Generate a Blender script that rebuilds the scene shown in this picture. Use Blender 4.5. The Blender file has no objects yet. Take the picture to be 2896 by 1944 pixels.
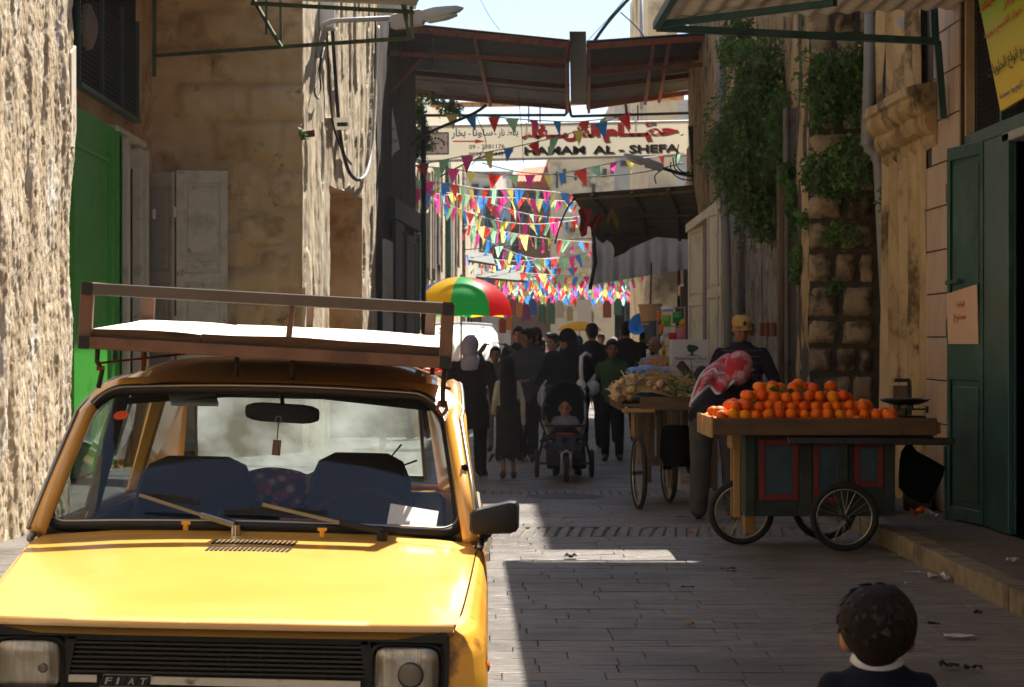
import bpy, bmesh, math, random, unicodedata
from mathutils import Vector, Matrix, Euler, noise
S = bpy.context.scene
COL = S.collection
RND = random.Random(11)
rad = math.radians
uni = RND.uniform
# ------------------------------------------------------------------ camera, sky, sun, exposure
CAM_H = 1.53
cd = bpy.data.cameras.new('camera')
cam = bpy.data.objects.new('camera', cd)
COL.objects.link(cam)
cam.location = (0, 0, CAM_H)
cam.rotation_euler = (rad(90), 0, 0)
cd.sensor_width = 36
cd.lens = 78.6
cd.shift_x = 0.0291
cd.shift_y = -0.0039
cd.clip_start = 0.1
cd.clip_end = 1500
cd.dof.use_dof = True
cd.dof.focus_distance = 10.5
cd.dof.aperture_fstop = 13
S.camera = cam
HAZE = 0.0002
SUN = Vector((0.30, 0.60, 1.0)).normalized()
w = bpy.data.worlds.new('World')
S.world = w
w.use_nodes = True
nt = w.node_tree
nt.nodes.clear()
sky = nt.nodes.new('ShaderNodeTexSky')
sky.sky_type = 'NISHITA'
sky.sun_disc = False
sky.sun_elevation = math.asin(SUN.z)
sky.sun_rotation = math.atan2(SUN.x, SUN.y)
sky.altitude = 550
sky.air_density = 1.0
sky.dust_density = 1.0
sky.ozone_density = 1.0
bg = nt.nodes.new('ShaderNodeBackground')
bg.inputs['Strength'].default_value = 0.06
wo = nt.nodes.new('ShaderNodeOutputWorld')
nt.links.new(sky.outputs[0], bg.inputs[0])
nt.links.new(bg.outputs[0], wo.inputs[0])
sl = bpy.data.lights.new('sun', 'SUN')
sl.energy = 5.0
sl.angle = rad(0.5)
sl.color = (1.0, 0.94, 0.85)
so = bpy.data.objects.new('sun', sl)
COL.objects.link(so)
so.rotation_euler = SUN.to_track_quat('Z', 'Y').to_euler()
so.location = (10, 20, 30)
S.view_settings.view_transform = 'Standard'
S.view_settings.look = 'None'
S.view_settings.exposure = 1.6
S.view_settings.gamma = 1
S.view_settings.use_curve_mapping = False
S.cycles.max_bounces = 8
S.cycles.diffuse_bounces = 5
S.cycles.transparent_max_bounces = 16
S.cycles.sample_clamp_indirect = 6
# ------------------------------------------------------------------ measuring: picture point at a known depth -> place
FPX, VX, HY = 5100.0, 1100.0, 775.0
def P(px, py, Y):
 return Vector(((px - VX) * Y / FPX, Y, CAM_H - (py - HY) * Y / FPX))
def GY(py):
 return CAM_H * FPX / (py - HY)
def G(px, py):
 Y = GY(py)
 return Vector(((px - VX) * Y / FPX, Y, 0))
# ------------------------------------------------------------------ materials
def hx(s):
 s = s.lstrip('#')
 v = [int(s[i:i + 2], 16) / 255 for i in (0, 2, 4)]
 return tuple(x / 12.92 if x <= .04045 else ((x + .055) / 1.055) ** 2.4 for x in v) + (1,)
def link(t, a, b):
 t.links.new(a, b)
MATS = {}
def M(name, c1, c2=None, c3=None, scale=4, stretch=(1, 1, 1), rough=.75, metal=0, bump=0, bscale=40, bstretch=None,
  rnd=0.0, stain=None, sscale=1.5, sthr=.58, spec=.4, coat=0, trans=0, detail=6, subsurf=0, stain2=None, s2scale=6, s2thr=.62, s2stretch=(1,1,1), world=False):
 m = bpy.data.materials.new(name)
 m.use_nodes = True
 t = m.node_tree
 b = t.nodes['Principled BSDF']
 b.inputs['Roughness'].default_value = rough
 b.inputs['Metallic'].default_value = metal
 b.inputs['Specular IOR Level'].default_value = spec
 if coat:
  b.inputs['Coat Weight'].default_value = coat
  b.inputs['Coat Roughness'].default_value = .12
 tc = t.nodes.new('ShaderNodeTexCoord')
 oi = t.nodes.new('ShaderNodeObjectInfo')
 mul = t.nodes.new('ShaderNodeMath')
 mul.operation = 'MULTIPLY'
 mul.inputs[1].default_value = 37.0
 link(t, oi.outputs['Random'], mul.inputs[0])
 add = t.nodes.new('ShaderNodeVectorMath')
 add.operation = 'ADD'
 link(t, tc.outputs['Object'], add.inputs[0])
 link(t, mul.outputs[0], add.inputs[1])
 geo = t.nodes.new('ShaderNodeNewGeometry')
 def tex(sc, st, det=6, rgh=.6, wd=False):
  mp = t.nodes.new('ShaderNodeMapping')
  mp.inputs['Scale'].default_value = st
  link(t, geo.outputs['Position'] if wd else add.outputs[0], mp.inputs[0])
  n = t.nodes.new('ShaderNodeTexNoise')
  n.inputs['Scale'].default_value = sc
  n.inputs['Detail'].default_value = det
  n.inputs['Roughness'].default_value = rgh
  link(t, mp.outputs[0], n.inputs['Vector'])
  return n
 col = None
 if c2 is None:
  rgb = t.nodes.new('ShaderNodeRGB')
  rgb.outputs[0].default_value = hx(c1)
  col = rgb.outputs[0]
 else:
  n = tex(scale, stretch, detail)
  cr = t.nodes.new('ShaderNodeValToRGB')
  e = cr.color_ramp.elements
  e[0].position, e[0].color = .34, hx(c1)
  e[1].position, e[1].color = .66, hx(c3 or c2)
  if c3:
   x = e.new(.5)
   x.color = hx(c2)
  link(t, n.outputs['Fac'], cr.inputs[0])
  col = cr.outputs[0]
 def layer(col, colr, sc, thr, st=(1, 1, 1), wd=False):
  n = tex(sc, st, 8, .65, wd)
  cr = t.nodes.new('ShaderNodeValToRGB')
  cr.color_ramp.elements[0].position = thr - .05
  cr.color_ramp.elements[0].color = (0, 0, 0, 1)
  cr.color_ramp.elements[1].position = thr + .06
  cr.color_ramp.elements[1].color = (1, 1, 1, 1)
  link(t, n.outputs['Fac'], cr.inputs[0])
  mx = t.nodes.new('ShaderNodeMix')
  mx.data_type = 'RGBA'
  link(t, cr.outputs[0], mx.inputs['Factor'])
  link(t, col, mx.inputs['A'])
  mx.inputs['B'].default_value = hx(colr)
  return mx.outputs['Result']
 if stain:
  col = layer(col, stain, sscale, sthr, wd=world)
 if stain2:
  col = layer(col, stain2, s2scale, s2thr, s2stretch)
 if rnd:
  hs = t.nodes.new('ShaderNodeHueSaturation')
  mr = t.nodes.new('ShaderNodeMapRange')
  mr.inputs['To Min'].default_value = 1 - rnd
  mr.inputs['To Max'].default_value = 1 + rnd
  link(t, oi.outputs['Random'], mr.inputs['Value'])
  link(t, mr.outputs[0], hs.inputs['Value'])
  link(t, col, hs.inputs['Color'])
  col = hs.outputs[0]
 link(t, col, b.inputs['Base Color'])
 if bump:
  n = tex(bscale, bstretch or stretch, 8, .7)
  bp = t.nodes.new('ShaderNodeBump')
  bp.inputs['Strength'].default_value = min(1, bump)
  bp.inputs['Distance'].default_value = .02 * max(1, bump)
  link(t, n.outputs['Fac'], bp.inputs['Height'])
  link(t, bp.outputs[0], b.inputs['Normal'])
 if trans:
  tr = t.nodes.new('ShaderNodeBsdfTranslucent')
  link(t, col, tr.inputs['Color'])
  ms = t.nodes.new('ShaderNodeMixShader')
  ms.inputs[0].default_value = trans
  out = t.nodes['Material Output']
  link(t, b.outputs[0], ms.inputs[1])
  link(t, tr.outputs[0], ms.inputs[2])
  link(t, ms.outputs[0], out.inputs['Surface'])
 MATS[name] = m
 return m
def glass_mat(name, tint='#d5ded8', refl=1.0, dust=0.0, dustcol='#9a968c'):
 m = bpy.data.materials.new(name)
 m.use_nodes = True
 t = m.node_tree
 t.nodes.clear()
 out = t.nodes.new('ShaderNodeOutputMaterial')
 tr = t.nodes.new('ShaderNodeBsdfTransparent')
 tr.inputs[0].default_value = hx(tint)
 gl = t.nodes.new('ShaderNodeBsdfGlossy')
 gl.inputs['Roughness'].default_value = .02
 lw = t.nodes.new('ShaderNodeLayerWeight')
 lw.inputs['Blend'].default_value = .5
 pw = t.nodes.new('ShaderNodeMath')
 pw.operation = 'POWER'
 pw.inputs[1].default_value = 5
 link(t, lw.outputs['Facing'], pw.inputs[0])
 fr = t.nodes.new('ShaderNodeMath')
 fr.operation = 'MULTIPLY_ADD'
 fr.inputs[1].default_value = .9 * refl
 fr.inputs[2].default_value = .06 * refl
 link(t, pw.outputs[0], fr.inputs[0])
 ms = t.nodes.new('ShaderNodeMixShader')
 link(t, fr.outputs[0], ms.inputs[0])
 link(t, tr.outputs[0], ms.inputs[1])
 link(t, gl.outputs[0], ms.inputs[2])
 last = ms.outputs[0]
 if dust:
  df = t.nodes.new('ShaderNodeBsdfDiffuse')
  df.inputs[0].default_value = hx(dustcol)
  tc = t.nodes.new('ShaderNodeTexCoord')
  n = t.nodes.new('ShaderNodeTexNoise')
  n.inputs['Scale'].default_value = 3.5
  n.inputs['Detail'].default_value = 9
  link(t, tc.outputs['Object'], n.inputs['Vector'])
  tl = t.nodes.new('ShaderNodeBsdfTranslucent')
  tl.inputs[0].default_value = hx(dustcol)
  ad = t.nodes.new('ShaderNodeMixShader')
  ad.inputs[0].default_value = .6
  link(t, df.outputs[0], ad.inputs[1])
  link(t, tl.outputs[0], ad.inputs[2])
  df = ad
  mr = t.nodes.new('ShaderNodeMapRange')
  mr.inputs['From Min'].default_value = .35
  mr.inputs['From Max'].default_value = .75
  mr.inputs['To Min'].default_value = dust * .3
  mr.inputs['To Max'].default_value = dust * 1.6
  link(t, n.outputs['Fac'], mr.inputs['Value'])
  m2 = t.nodes.new('ShaderNodeMixShader')
  link(t, mr.outputs[0], m2.inputs[0])
  link(t, last, m2.inputs[1])
  link(t, df.outputs[0], m2.inputs[2])
  last = m2.outputs[0]
 link(t, last, out.inputs['Surface'])
 MATS[name] = m
 return m
# ------------------------------------------------------------------ mesh building
OFF = {}
class MB:
 def __init__(self):
  self.v, self.f, self.mi, self.cur = [], [], [], 0
 def add(self, vs, fs):
  o = len(self.v)
  self.v += [Vector(x) for x in vs]
  for f in fs:
   self.f.append(tuple(i + o for i in f))
   self.mi.append(self.cur)
  return self
 def box(self, c, s, rot=None):
  c = Vector(c)
  h = [x / 2 for x in s]
  vs = [Vector((x * h[0], y * h[1], z * h[2])) for z in (-1, 1) for y in (-1, 1) for x in (-1, 1)]
  if rot is not None:
   if not isinstance(rot, Matrix):
    rot = Euler(rot).to_matrix()
   vs = [rot @ v for v in vs]
  return self.add([c + v for v in vs], [(0, 2, 3, 1), (4, 5, 7, 6), (0, 1, 5, 4), (2, 6, 7, 3), (0, 4, 6, 2), (1, 3, 7, 5)])
 def bb(self, a, b):
  a, b = Vector(a), Vector(b)
  return self.box((a + b) / 2, [abs(x) for x in (b - a)])
 def bar(self, p, q, w_, h_, up=(0, 0, 1)):
  p, q = Vector(p), Vector(q)
  d = (q - p)
  L = d.length
  d.normalize()
  up = Vector(up)
  if abs(d.dot(up)) > .98:
   up = Vector((0, 1, 0)) if abs(d.y) < .9 else Vector((1, 0, 0))
  sx = d.cross(up).normalized()
  uz = sx.cross(d).normalized()
  m = Matrix((sx, d, uz)).transposed()
  return self.box((p + q) / 2, (w_, L, h_), m)
 def tube(self, pts, r, n=8, cap=True, closed=False, ell=None):
  pts = [Vector(p) for p in pts]
  N = len(pts)
  rs = r if isinstance(r, (list, tuple)) else [r] * N
  ref = None
  rings = []
  for i, p in enumerate(pts):
   if closed:
    d = pts[(i + 1) % N] - pts[i - 1]
   else:
    d = pts[min(i + 1, N - 1)] - pts[max(i - 1, 0)]
   d = d.normalized() if d.length > 1e-9 else Vector((0, 0, 1))
   if ref is None:
    ref = Vector((0, 0, 1)) if abs(d.z) < .9 else Vector((0, 1, 0))
   a = (ref - d * ref.dot(d)).normalized()
   ref = a
   b = d.cross(a)
   e = ell[i] if ell else 1
   rings.append([p + (a * math.cos(k * 2 * math.pi / n) + b * math.sin(k * 2 * math.pi / n) * e) * rs[i] for k in range(n)])
  return self.loft(rings, cap=cap and not closed, loop=closed)
 def loft(self, rings, cap=True, loop=False, open_ring=False):
  n = len(rings[0])
  vs = [v for r in rings for v in r]
  fs = []
  K = len(rings)
  for i in range(K if loop else K - 1):
   a, b = i * n, ((i + 1) % K) * n
   for k in range(n - 1 if open_ring else n):
    k2 = (k + 1) % n
    fs.append((a + k, a + k2, b + k2, b + k))
  if cap and not loop:
   fs.append(tuple(range(n))[::-1])
   fs.append(tuple((K - 1) * n + k for k in range(n)))
  return self.add(vs, fs)
 def lathe(self, prof, n=20, mat=None, cap=True):
  rings = []
  for r, z in prof:
   ring = [Vector((r * math.cos(k * 2 * math.pi / n), r * math.sin(k * 2 * math.pi / n), z)) for k in range(n)]
   if mat is not None:
    ring = [mat @ v for v in ring]
   rings.append(ring)
  return self.loft(rings, cap=cap)
 def ell(self, c, r, nu=12, nv=8, rot=None):
  c = Vector(c)
  if isinstance(r, (int, float)):
   r = (r, r, r)
  rings = []
  for j in range(1, nv):
   th = math.pi * j / nv
   ring = []
   for k in range(nu):
    ph = 2 * math.pi * k / nu
    v = Vector((r[0] * math.sin(th) * math.cos(ph), r[1] * math.sin(th) * math.sin(ph), -r[2] * math.cos(th)))
    ring.append(c + (rot @ v if rot is not None else v))
   rings.append(ring)
  top, bot = Vector((0, 0, r[2])), Vector((0, 0, -r[2]))
  if rot is not None:
   top, bot = rot @ top, rot @ bot
  o = len(self.v)
  self.loft(rings, cap=False)
  self.v += [c + bot, c + top]
  ib, it = len(self.v) - 2, len(self.v) - 1
  L = o + (nv - 2) * nu
  for k in range(nu):
   k2 = (k + 1) % nu
   self.f.append((ib, o + k2, o + k))
   self.f.append((it, L + k, L + k2))
   self.mi += [self.cur, self.cur]
  return self
 def prism(self, poly, d, mat=None):
  """poly: points in a plane (3D), extruded by vector d"""
  poly = [Vector(p) for p in poly]
  d = Vector(d)
  n = len(poly)
  vs = poly + [p + d for p in poly]
  if mat is not None:
   vs = [mat @ v for v in vs]
  fs = [tuple(range(n)), tuple(range(2 * n - 1, n - 1, -1))]
  for k in range(n):
   k2 = (k + 1) % n
   fs.append((k, n + k, n + k2, k2))
  return self.add(vs, fs)
 def grid(self, fn, nu, nv):
  vs = [fn(i / nu, j / nv) for j in range(nv + 1) for i in range(nu + 1)]
  fs = []
  for j in range(nv):
   for i in range(nu):
    a = j * (nu + 1) + i
    fs.append((a, a + 1, a + nu + 2, a + nu + 1))
  return self.add(vs, fs)
 def xf(self, m):
  self.v = [m @ v for v in self.v]
  return self
 def mesh(self, name, mat, smooth=False, bevel=0, off=None, fix=True, seg=1):
  me = bpy.data.meshes.new(name)
  vs = self.v if off is None else [v - off for v in self.v]
  me.from_pydata([tuple(v) for v in vs], [], self.f)
  if isinstance(mat, (list, tuple)):
   for m in mat:
    me.materials.append(m)
   me.polygons.foreach_set('material_index', self.mi)
  else:
   me.materials.append(mat)
  if fix or bevel:
   bm = bmesh.new()
   bm.from_mesh(me)
   if fix:
    bmesh.ops.recalc_face_normals(bm, faces=bm.faces)
   if bevel:
    es = [e for e in bm.edges if len(e.link_faces) == 2 and e.calc_face_angle(0) > rad(35)]
    bmesh.ops.bevel(bm, geom=es, offset=bevel, segments=seg, profile=.7, affect='EDGES')
   bm.to_mesh(me)
   bm.free()
  if smooth:
   me.polygons.foreach_set('use_smooth', [True] * len(me.polygons))
   if smooth == 'auto':
    me.set_sharp_from_angle(angle=rad(38))
  return me
 def build(self, name, mat, parent=None, smooth=False, bevel=0, world=True, loc=None, fix=True, seg=1):
  """parent: a thing whose OFF is subtracted (world=True) or local coordinates (world=False)"""
  if parent is not None:
   off = OFF.get(parent.name) if world else None
   me = self.mesh(name, mat, smooth, bevel, off, fix, seg)
   o = bpy.data.objects.new(name, me)
   COL.objects.link(o)
   o.parent = parent
   if off is not None:
    OFF[o.name] = off
   return o
  if loc is None:
   xs = [v.x for v in self.v]
   ys = [v.y for v in self.v]
   zs = [v.z for v in self.v]
   loc = Vector(((min(xs) + max(xs)) / 2, (min(ys) + max(ys)) / 2, min(zs)))
  loc = Vector(loc)
  me = self.mesh(name, mat, smooth, bevel, loc, fix, seg)
  o = bpy.data.objects.new(name, me)
  COL.objects.link(o)
  o.location = loc
  OFF[o.name] = loc
  return o
def tag(o, label=None, cat=None, group=None, kind=None):
 if label:
  o['label'] = label
 if cat:
  o['category'] = cat
 if group:
  o['group'] = group
 if kind:
  o['kind'] = kind
 return o
def thing(name, label, cat, loc=(0, 0, 0), group=None, rot=None, kind=None):
 o = bpy.data.objects.new(name, None)
 o.empty_display_size = .2
 COL.objects.link(o)
 o.location = loc
 if rot:
  o.rotation_euler = rot
 OFF[o.name] = Vector(loc)
 return tag(o, label, cat, group, kind)
def copy_obj(o, parent=None):
 c = o.copy()
 COL.objects.link(c)
 if parent is not None:
  c.parent = parent
 return c
def inst(me, name, parent, loc, rot=None, scale=None):
 o = bpy.data.objects.new(name, me)
 COL.objects.link(o)
 o.parent = parent
 o.location = loc
 if rot is not None:
  o.rotation_euler = rot
 if scale is not None:
  o.scale = scale
 return o
def fbm(v, o=4):
 return noise.fractal(v, 1.0, 2.1, o)
# ------------------------------------------------------------------ lettering (Arabic joined by hand: visual order, presentation forms)
AR = {}
for cp in range(0xFE70, 0xFEFD):
 dcm = unicodedata.decomposition(chr(cp)).split()
 if len(dcm) == 2 and dcm[0] in ('<isolated>', '<final>', '<initial>', '<medial>'):
  AR.setdefault(chr(int(dcm[1], 16)), {})[dcm[0][1:-1]] = chr(cp)
def arabic(s):
 out = []
 for i, c in enumerate(s):
  f = AR.get(c)
  if not f:
   out.append(c)
   continue
  pj = i > 0 and s[i - 1] in AR and 'initial' in AR[s[i - 1]]
  nj = i + 1 < len(s) and s[i + 1] in AR and 'initial' in f and 'final' in AR[s[i + 1]]
  k = 'medial' if pj and nj else 'final' if pj else 'initial' if nj else 'isolated'
  out.append(f.get(k) or f.get('isolated') or c)
 return ''.join(reversed(out))
TXT = []
def text(name, body, mat, parent, origin, xdir, zdir, height, width=None, bold=0.0, off=.004, align='LEFT'):
 """flat raised lettering: origin lower left, along xdir, upright zdir; fitted to width"""
 c = bpy.data.curves.new(name, 'FONT')
 c.body = body
 c.size = 1
 c.offset = bold
 c.extrude = .01
 c.resolution_u = 3
 o = bpy.data.objects.new(name, c)
 COL.objects.link(o)
 dg = bpy.context.evaluated_depsgraph_get()
 me = bpy.data.meshes.new_from_object(o.evaluated_get(dg))
 bpy.data.objects.remove(o)
 bpy.data.curves.remove(c)
 xs = [v.co.x for v in me.vertices]
 ys = [v.co.y for v in me.vertices]
 x0, x1, y0, y1 = min(xs), max(xs), min(ys), max(ys)
 sy = height / (y1 - y0)
 sx = sy if width is None else width / (x1 - x0)
 X, Z = Vector(xdir).normalized(), Vector(zdir).normalized()
 N = X.cross(Z)
 O = Vector(origin) - OFF.get(parent.name, Vector())
 for v in me.vertices:
  v.co = O + X * (v.co.x - x0) * sx + Z * (v.co.y - y0) * sy + N * (off + v.co.z * .15)
 me.materials.clear()
 me.materials.append(mat)
 t = bpy.data.objects.new(name, me)
 COL.objects.link(t)
 t.parent = parent
 return t
# ------------------------------------------------------------------ materials of the place
m_pave = M('paving_limestone', '#857d73', '#918980', '#9b938a', scale=2.2, rough=.46, bump=1.7, bscale=12, bstretch=(.45, 9, 1), rnd=.08,
   stain='#6a6158', sscale=.55, sthr=.54, world=True, stain2='#564e45', s2scale=7, s2thr=.525, s2stretch=(.5, 13, 1), spec=.5)
m_joint = M('joint_earth', '#6a6156', '#7a7166', scale=12, rough=.95)
m_earth = M('ground_earth', '#6d6255', '#7d7163', scale=2, rough=.95)
m_kerb = M('kerb_stone', '#6d6048', '#7d6f55', '#5a4e3b', scale=5, rough=.8, bump=.6, bscale=14, rnd=.12, stain='#54493a', sscale=3)
m_walk = M('sidewalk_concrete', '#544a3b', '#615645', '#493f33', scale=4, rough=.9, bump=.4, bscale=25, stain='#4c4235', sscale=2)
m_stucco = M('rough_stucco', '#b9a486', '#cbb89b', '#d8c9b0', scale=6, stretch=(1, 1, .35), rough=.95, bump=.8, bscale=34, bstretch=(1, 1, .45),
    stain='#94784f', sscale=9, sthr=.62, stain2='#dcd5c9', s2scale=2.2, s2thr=.6, s2stretch=(1, 1, .4), spec=.1)
m_smooth = M('smooth_render', '#c9bca4', '#d6cbb6', scale=5, rough=.9, spec=.15)
m_brown = M('old_plaster_brown', '#c39f69', '#d0af7c', '#d9bc90', scale=1.3, rough=.95, bump=.9, bscale=20, stain='#a9834f', sscale=.9, sthr=.57,
   stain2='#6d5537', s2scale=3.2, s2thr=.66, spec=.1)
m_pale = M('pale_lime_plaster', '#c3b093', '#d2c3a9', '#dcd1bd', scale=5, stretch=(1, 1, .3), rough=.95, bump=.8, bscale=26, bstretch=(1, 1, .3),
   stain='#a58b66', sscale=4, sthr=.6, stain2='#6e5a41', s2scale=8, s2thr=.66, s2stretch=(1, 1, .25), spec=.1)  # second stain layer paints the shade of pits left out of the relief
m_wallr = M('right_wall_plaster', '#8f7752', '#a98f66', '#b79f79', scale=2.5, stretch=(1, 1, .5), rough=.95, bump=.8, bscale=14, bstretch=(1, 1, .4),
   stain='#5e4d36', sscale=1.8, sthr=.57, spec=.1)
m_block = M('masonry_block', '#85735a', '#9a866a', '#6f5f4b', scale=3.5, rough=.95, bump=1.0, bscale=14, rnd=.16, stain='#4b4033', sscale=3, sthr=.55,
   stain2='#4f6152', s2scale=1.6, s2thr=.66, spec=.1)
m_mortar = M('mortar_dark', '#3b342a', '#4d4437', scale=10, rough=.98)
m_green = M('green_paint', '#2f8f26', '#36982c', '#2a8022', scale=2, rough=.45, rnd=.02, stain='#2a6a22', sscale=3, sthr=.66, stain2='#6f7a4a', s2scale=14, s2thr=.72)
m_whitep = M('old_white_paint', '#b9ae97', '#c6bba4', '#aba087', scale=3, rough=.6, rnd=.06, stain='#6b4a2c', sscale=6, sthr=.69, bump=.2, bscale=20)
m_rust = M('rusty_steel', '#6a3520', '#7c4127', '#54291a', scale=7, rough=.8, bump=.3, bscale=40)
m_rustpipe = M('orange_rust', '#a8794e', '#b58a60', '#7d4a26', scale=6, rough=.8)
m_dkmetal = M('dark_iron', '#1b1b1a', '#262423', scale=8, rough=.6)
m_greenmetal = M('olive_green_frame', '#3b4a2c', '#4b5a37', '#5d5636', scale=9, rough=.6)
m_teal = M('teal_green_metal', '#163b38', '#1b4540', '#122f2d', scale=2.5, rough=.4, spec=.5, stain='#35534e', sscale=2.0, sthr=.6, stain2='#4a3a2a', s2scale=11, s2thr=.68)
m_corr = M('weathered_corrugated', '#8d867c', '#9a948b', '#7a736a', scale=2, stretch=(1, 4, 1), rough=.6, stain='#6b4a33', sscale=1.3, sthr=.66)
m_awn = M('cream_awning_sheet', '#b3a68f', '#c4b8a2', scale=2, stretch=(1, 5, 1), rough=.7)
m_dark = M('shop_darkness', '#0c0b0a', rough=.95, spec=.05)  # near-black stands in for unlit shop depth; plain black on bag and sack
m_mesh = M('wire_mesh_dark', '#211c19', '#2c2521', scale=8, rough=.8)
m_wood = M('old_wood', '#57452f', '#665239', '#473622', scale=6, stretch=(1, 1, .2), rough=.75, bump=.4, bscale=30, bstretch=(1, 1, .15), rnd=.1)
m_woodx = M('old_wood_lengthwise', '#4a3520', '#5a4228', '#392817', scale=6, stretch=(.2, 1, 1), rough=.75, bump=.4, bscale=30, bstretch=(.12, 1, 1), rnd=.1,
   stain='#3f2e1e', sscale=4)
m_cable = M('black_cable', '#141414', rough=.55)
m_cableg = M('grey_cable', '#a9a9a8', rough=.5)
m_greym = M('grey_paint_metal', '#8e8f8d', '#9b9c9a', scale=4, rough=.5)
m_white = M('white_paint', '#c9c8c4', '#d3d2ce', scale=3, rough=.45)
m_black = M('black_plastic', '#0d0d0d', rough=.45)
# ------------------------------------------------------------------ the ground, the paved street and the sidewalk
g = MB().grid(lambda u, v: Vector(((u - .5) * 900, -60 + v * 900, -.06)), 6, 6).build('ground', m_earth, fix=False)
tag(g, kind='structure')
street = thing('street_paving', None, None, (0, 0, 0), kind='structure')
MB().grid(lambda u, v: Vector((-4.9 + u * 12, -3 + v * 126, -.018)), 8, 40).build('joint_bed', m_joint, street)
def stone(mb, x0, x1, y0, y1, z, th=.05, c=.004):
 a, b, c_, d = x0, x1, y0, y1
 mb.add([(a, c_, z - th), (b, c_, z - th), (b, d, z - th), (a, d, z - th), (a, c_, z - c), (b, c_, z - c), (b, d, z - c), (a, d, z - c),
   (a + c, c_ + c, z), (b - c, c_ + c, z), (b - c, d - c, z), (a + c, d - c, z)],
   [(0, 1, 5, 4), (1, 2, 6, 5), (2, 3, 7, 6), (3, 0, 4, 7), (4, 5, 9, 8), (5, 6, 10, 9), (6, 7, 11, 10), (7, 4, 8, 11), (8, 9, 10, 11)])
STRIPS = ((17.35, 18.25), (22.0, 22.5))
shapes = {}
rest = MB()
n_st = 0
y = -2.0
row = 0
KX = 2.97
while y < 60:
 hgt = uni(.19, .25)
 for a, b in STRIPS:
  if y < a < y + hgt:
   hgt = a - y
  if a <= y < b - 1e-6:
   hgt = b - y
 strip = any(a - 1e-6 <= y < b - 1e-6 for a, b in STRIPS)
 x = -4.6 + uni(0, .2)
 while x < KX - .02:
  wd = uni(.085, .1) if strip else uni(.36, .66)
  x1 = min(x + wd, KX)
  if KX - x1 < .14 and not strip:
   x1 = KX
  gp = .0022 if not strip else .008
  z = uni(-.002, .002)
  vis = 9.7 < y < 26 and x1 > -.25 + (0 if y < 16 else -.4)
  if vis and n_st < 300 and not strip:
   mb = MB()
   w2, h2 = (x1 - x) / 2 - gp, hgt / 2 - gp
   stone(mb, -w2, w2, -h2, h2, 0)
   o = inst(mb.mesh('paving_stone', m_pave, fix=False), 'paving_stone', street, (x + w2 + gp, y + h2 + gp, z), (uni(-.006, .006), uni(-.004, .004), 0))
   n_st += 1
  elif strip and vis and not (y > 20):
   key = 'edge'
   mb = MB()
   w2, h2 = (x1 - x) / 2 - gp, hgt / 2 - gp * .7
   if key not in shapes:
    stone(mb, -w2, w2, -h2, h2, 0, c=.012)
    shapes[key] = mb.mesh('edging_stone', m_pave, fix=False)
   inst(shapes[key], 'edging_stone', street, (x + w2 + gp, y + h2, uni(-.004, .002)), (0, 0, uni(-.03, .03) - .10))
  else:
   stone(rest, x + gp, x1 - gp, y + gp, y + hgt - gp, z)
  x = x1
 y += hgt
 row += 1
tag(rest.build('paving_beyond', m_pave, street, fix=False), kind='stuff')
walk = MB()
walk.grid(lambda u, v: Vector((KX + .17 + u * 1.9, 2 + v * 45, .125 + .006 * fbm(Vector((u * 4, v * 60, 0))))), 6, 60)
walk = walk.build('sidewalk', m_walk)
tag(walk, kind='structure')
y = 5.0
while y < 21:
 L = uni(.62, .95)
 mb = MB().box((KX + .085, y + L / 2, .05), (.17 + uni(-.012, .012), L - .012, .17 + uni(-.012, .006)), (0, uni(-.02, .02), uni(-.012, .012)))
 k = mb.build('kerb_stone', m_kerb, walk, bevel=.018, seg=2)
 y += L
y = 21.0
mb = MB()
while y < 47:
 mb.box((KX + .085, y + .45, .05), (.17, .89, .16))
 y += .9
tag(mb.build('kerb_run', m_kerb, walk, bevel=.01), kind='stuff')
# ------------------------------------------------------------------ wall sheets with real relief
def sheet(mb, p0, p1, z0, z1, du, dz, fn):
 """upright sheet from p0 to p1 (x,y); outward = right of travel; fn(u_metres, z) -> relief outward"""
 p0, p1 = Vector((p0[0], p0[1], 0)), Vector((p1[0], p1[1], 0))
 d = p1 - p0
 L = d.length
 d.normalize()
 n = Vector((d.y, -d.x, 0))
 nu, nv = max(1, int(L / du)), max(1, int((z1 - z0) / dz))
 def f(u, v):
  z = z0 + v * (z1 - z0)
  return p0 + d * (u * L) + n * fn(u * L, z) + Vector((0, 0, z))
 return mb.grid(f, nu, nv)
def rough(a, sx, sz, seed, o=5):
 return lambda u, z: a * fbm(Vector((u * sx, z * sz, seed)), o)
def blocks(bw, bh, depth, seed, a=.03):
 def f(u, z):
  r = math.floor(z / bh)
  uu = u + (r % 2) * bw * .5 + .13 * noise.noise(Vector((r * 3.1, seed, 0)))
  k = math.floor(uu / bw)
  fu, fz = uu / bw - k, z / bh - r
  e = min(fu, 1 - fu) * bw
  e2 = min(fz, 1 - fz) * bh
  q = min(1, min(e, e2) / .06)
  return depth * q * (.6 + .8 * noise.cell(Vector((k + .5, r + .5, seed)))) + a * fbm(Vector((u * 3, z * 4, seed)), 5)
 return f
WB_Y0, WB_Y1 = 0, 0
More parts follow.
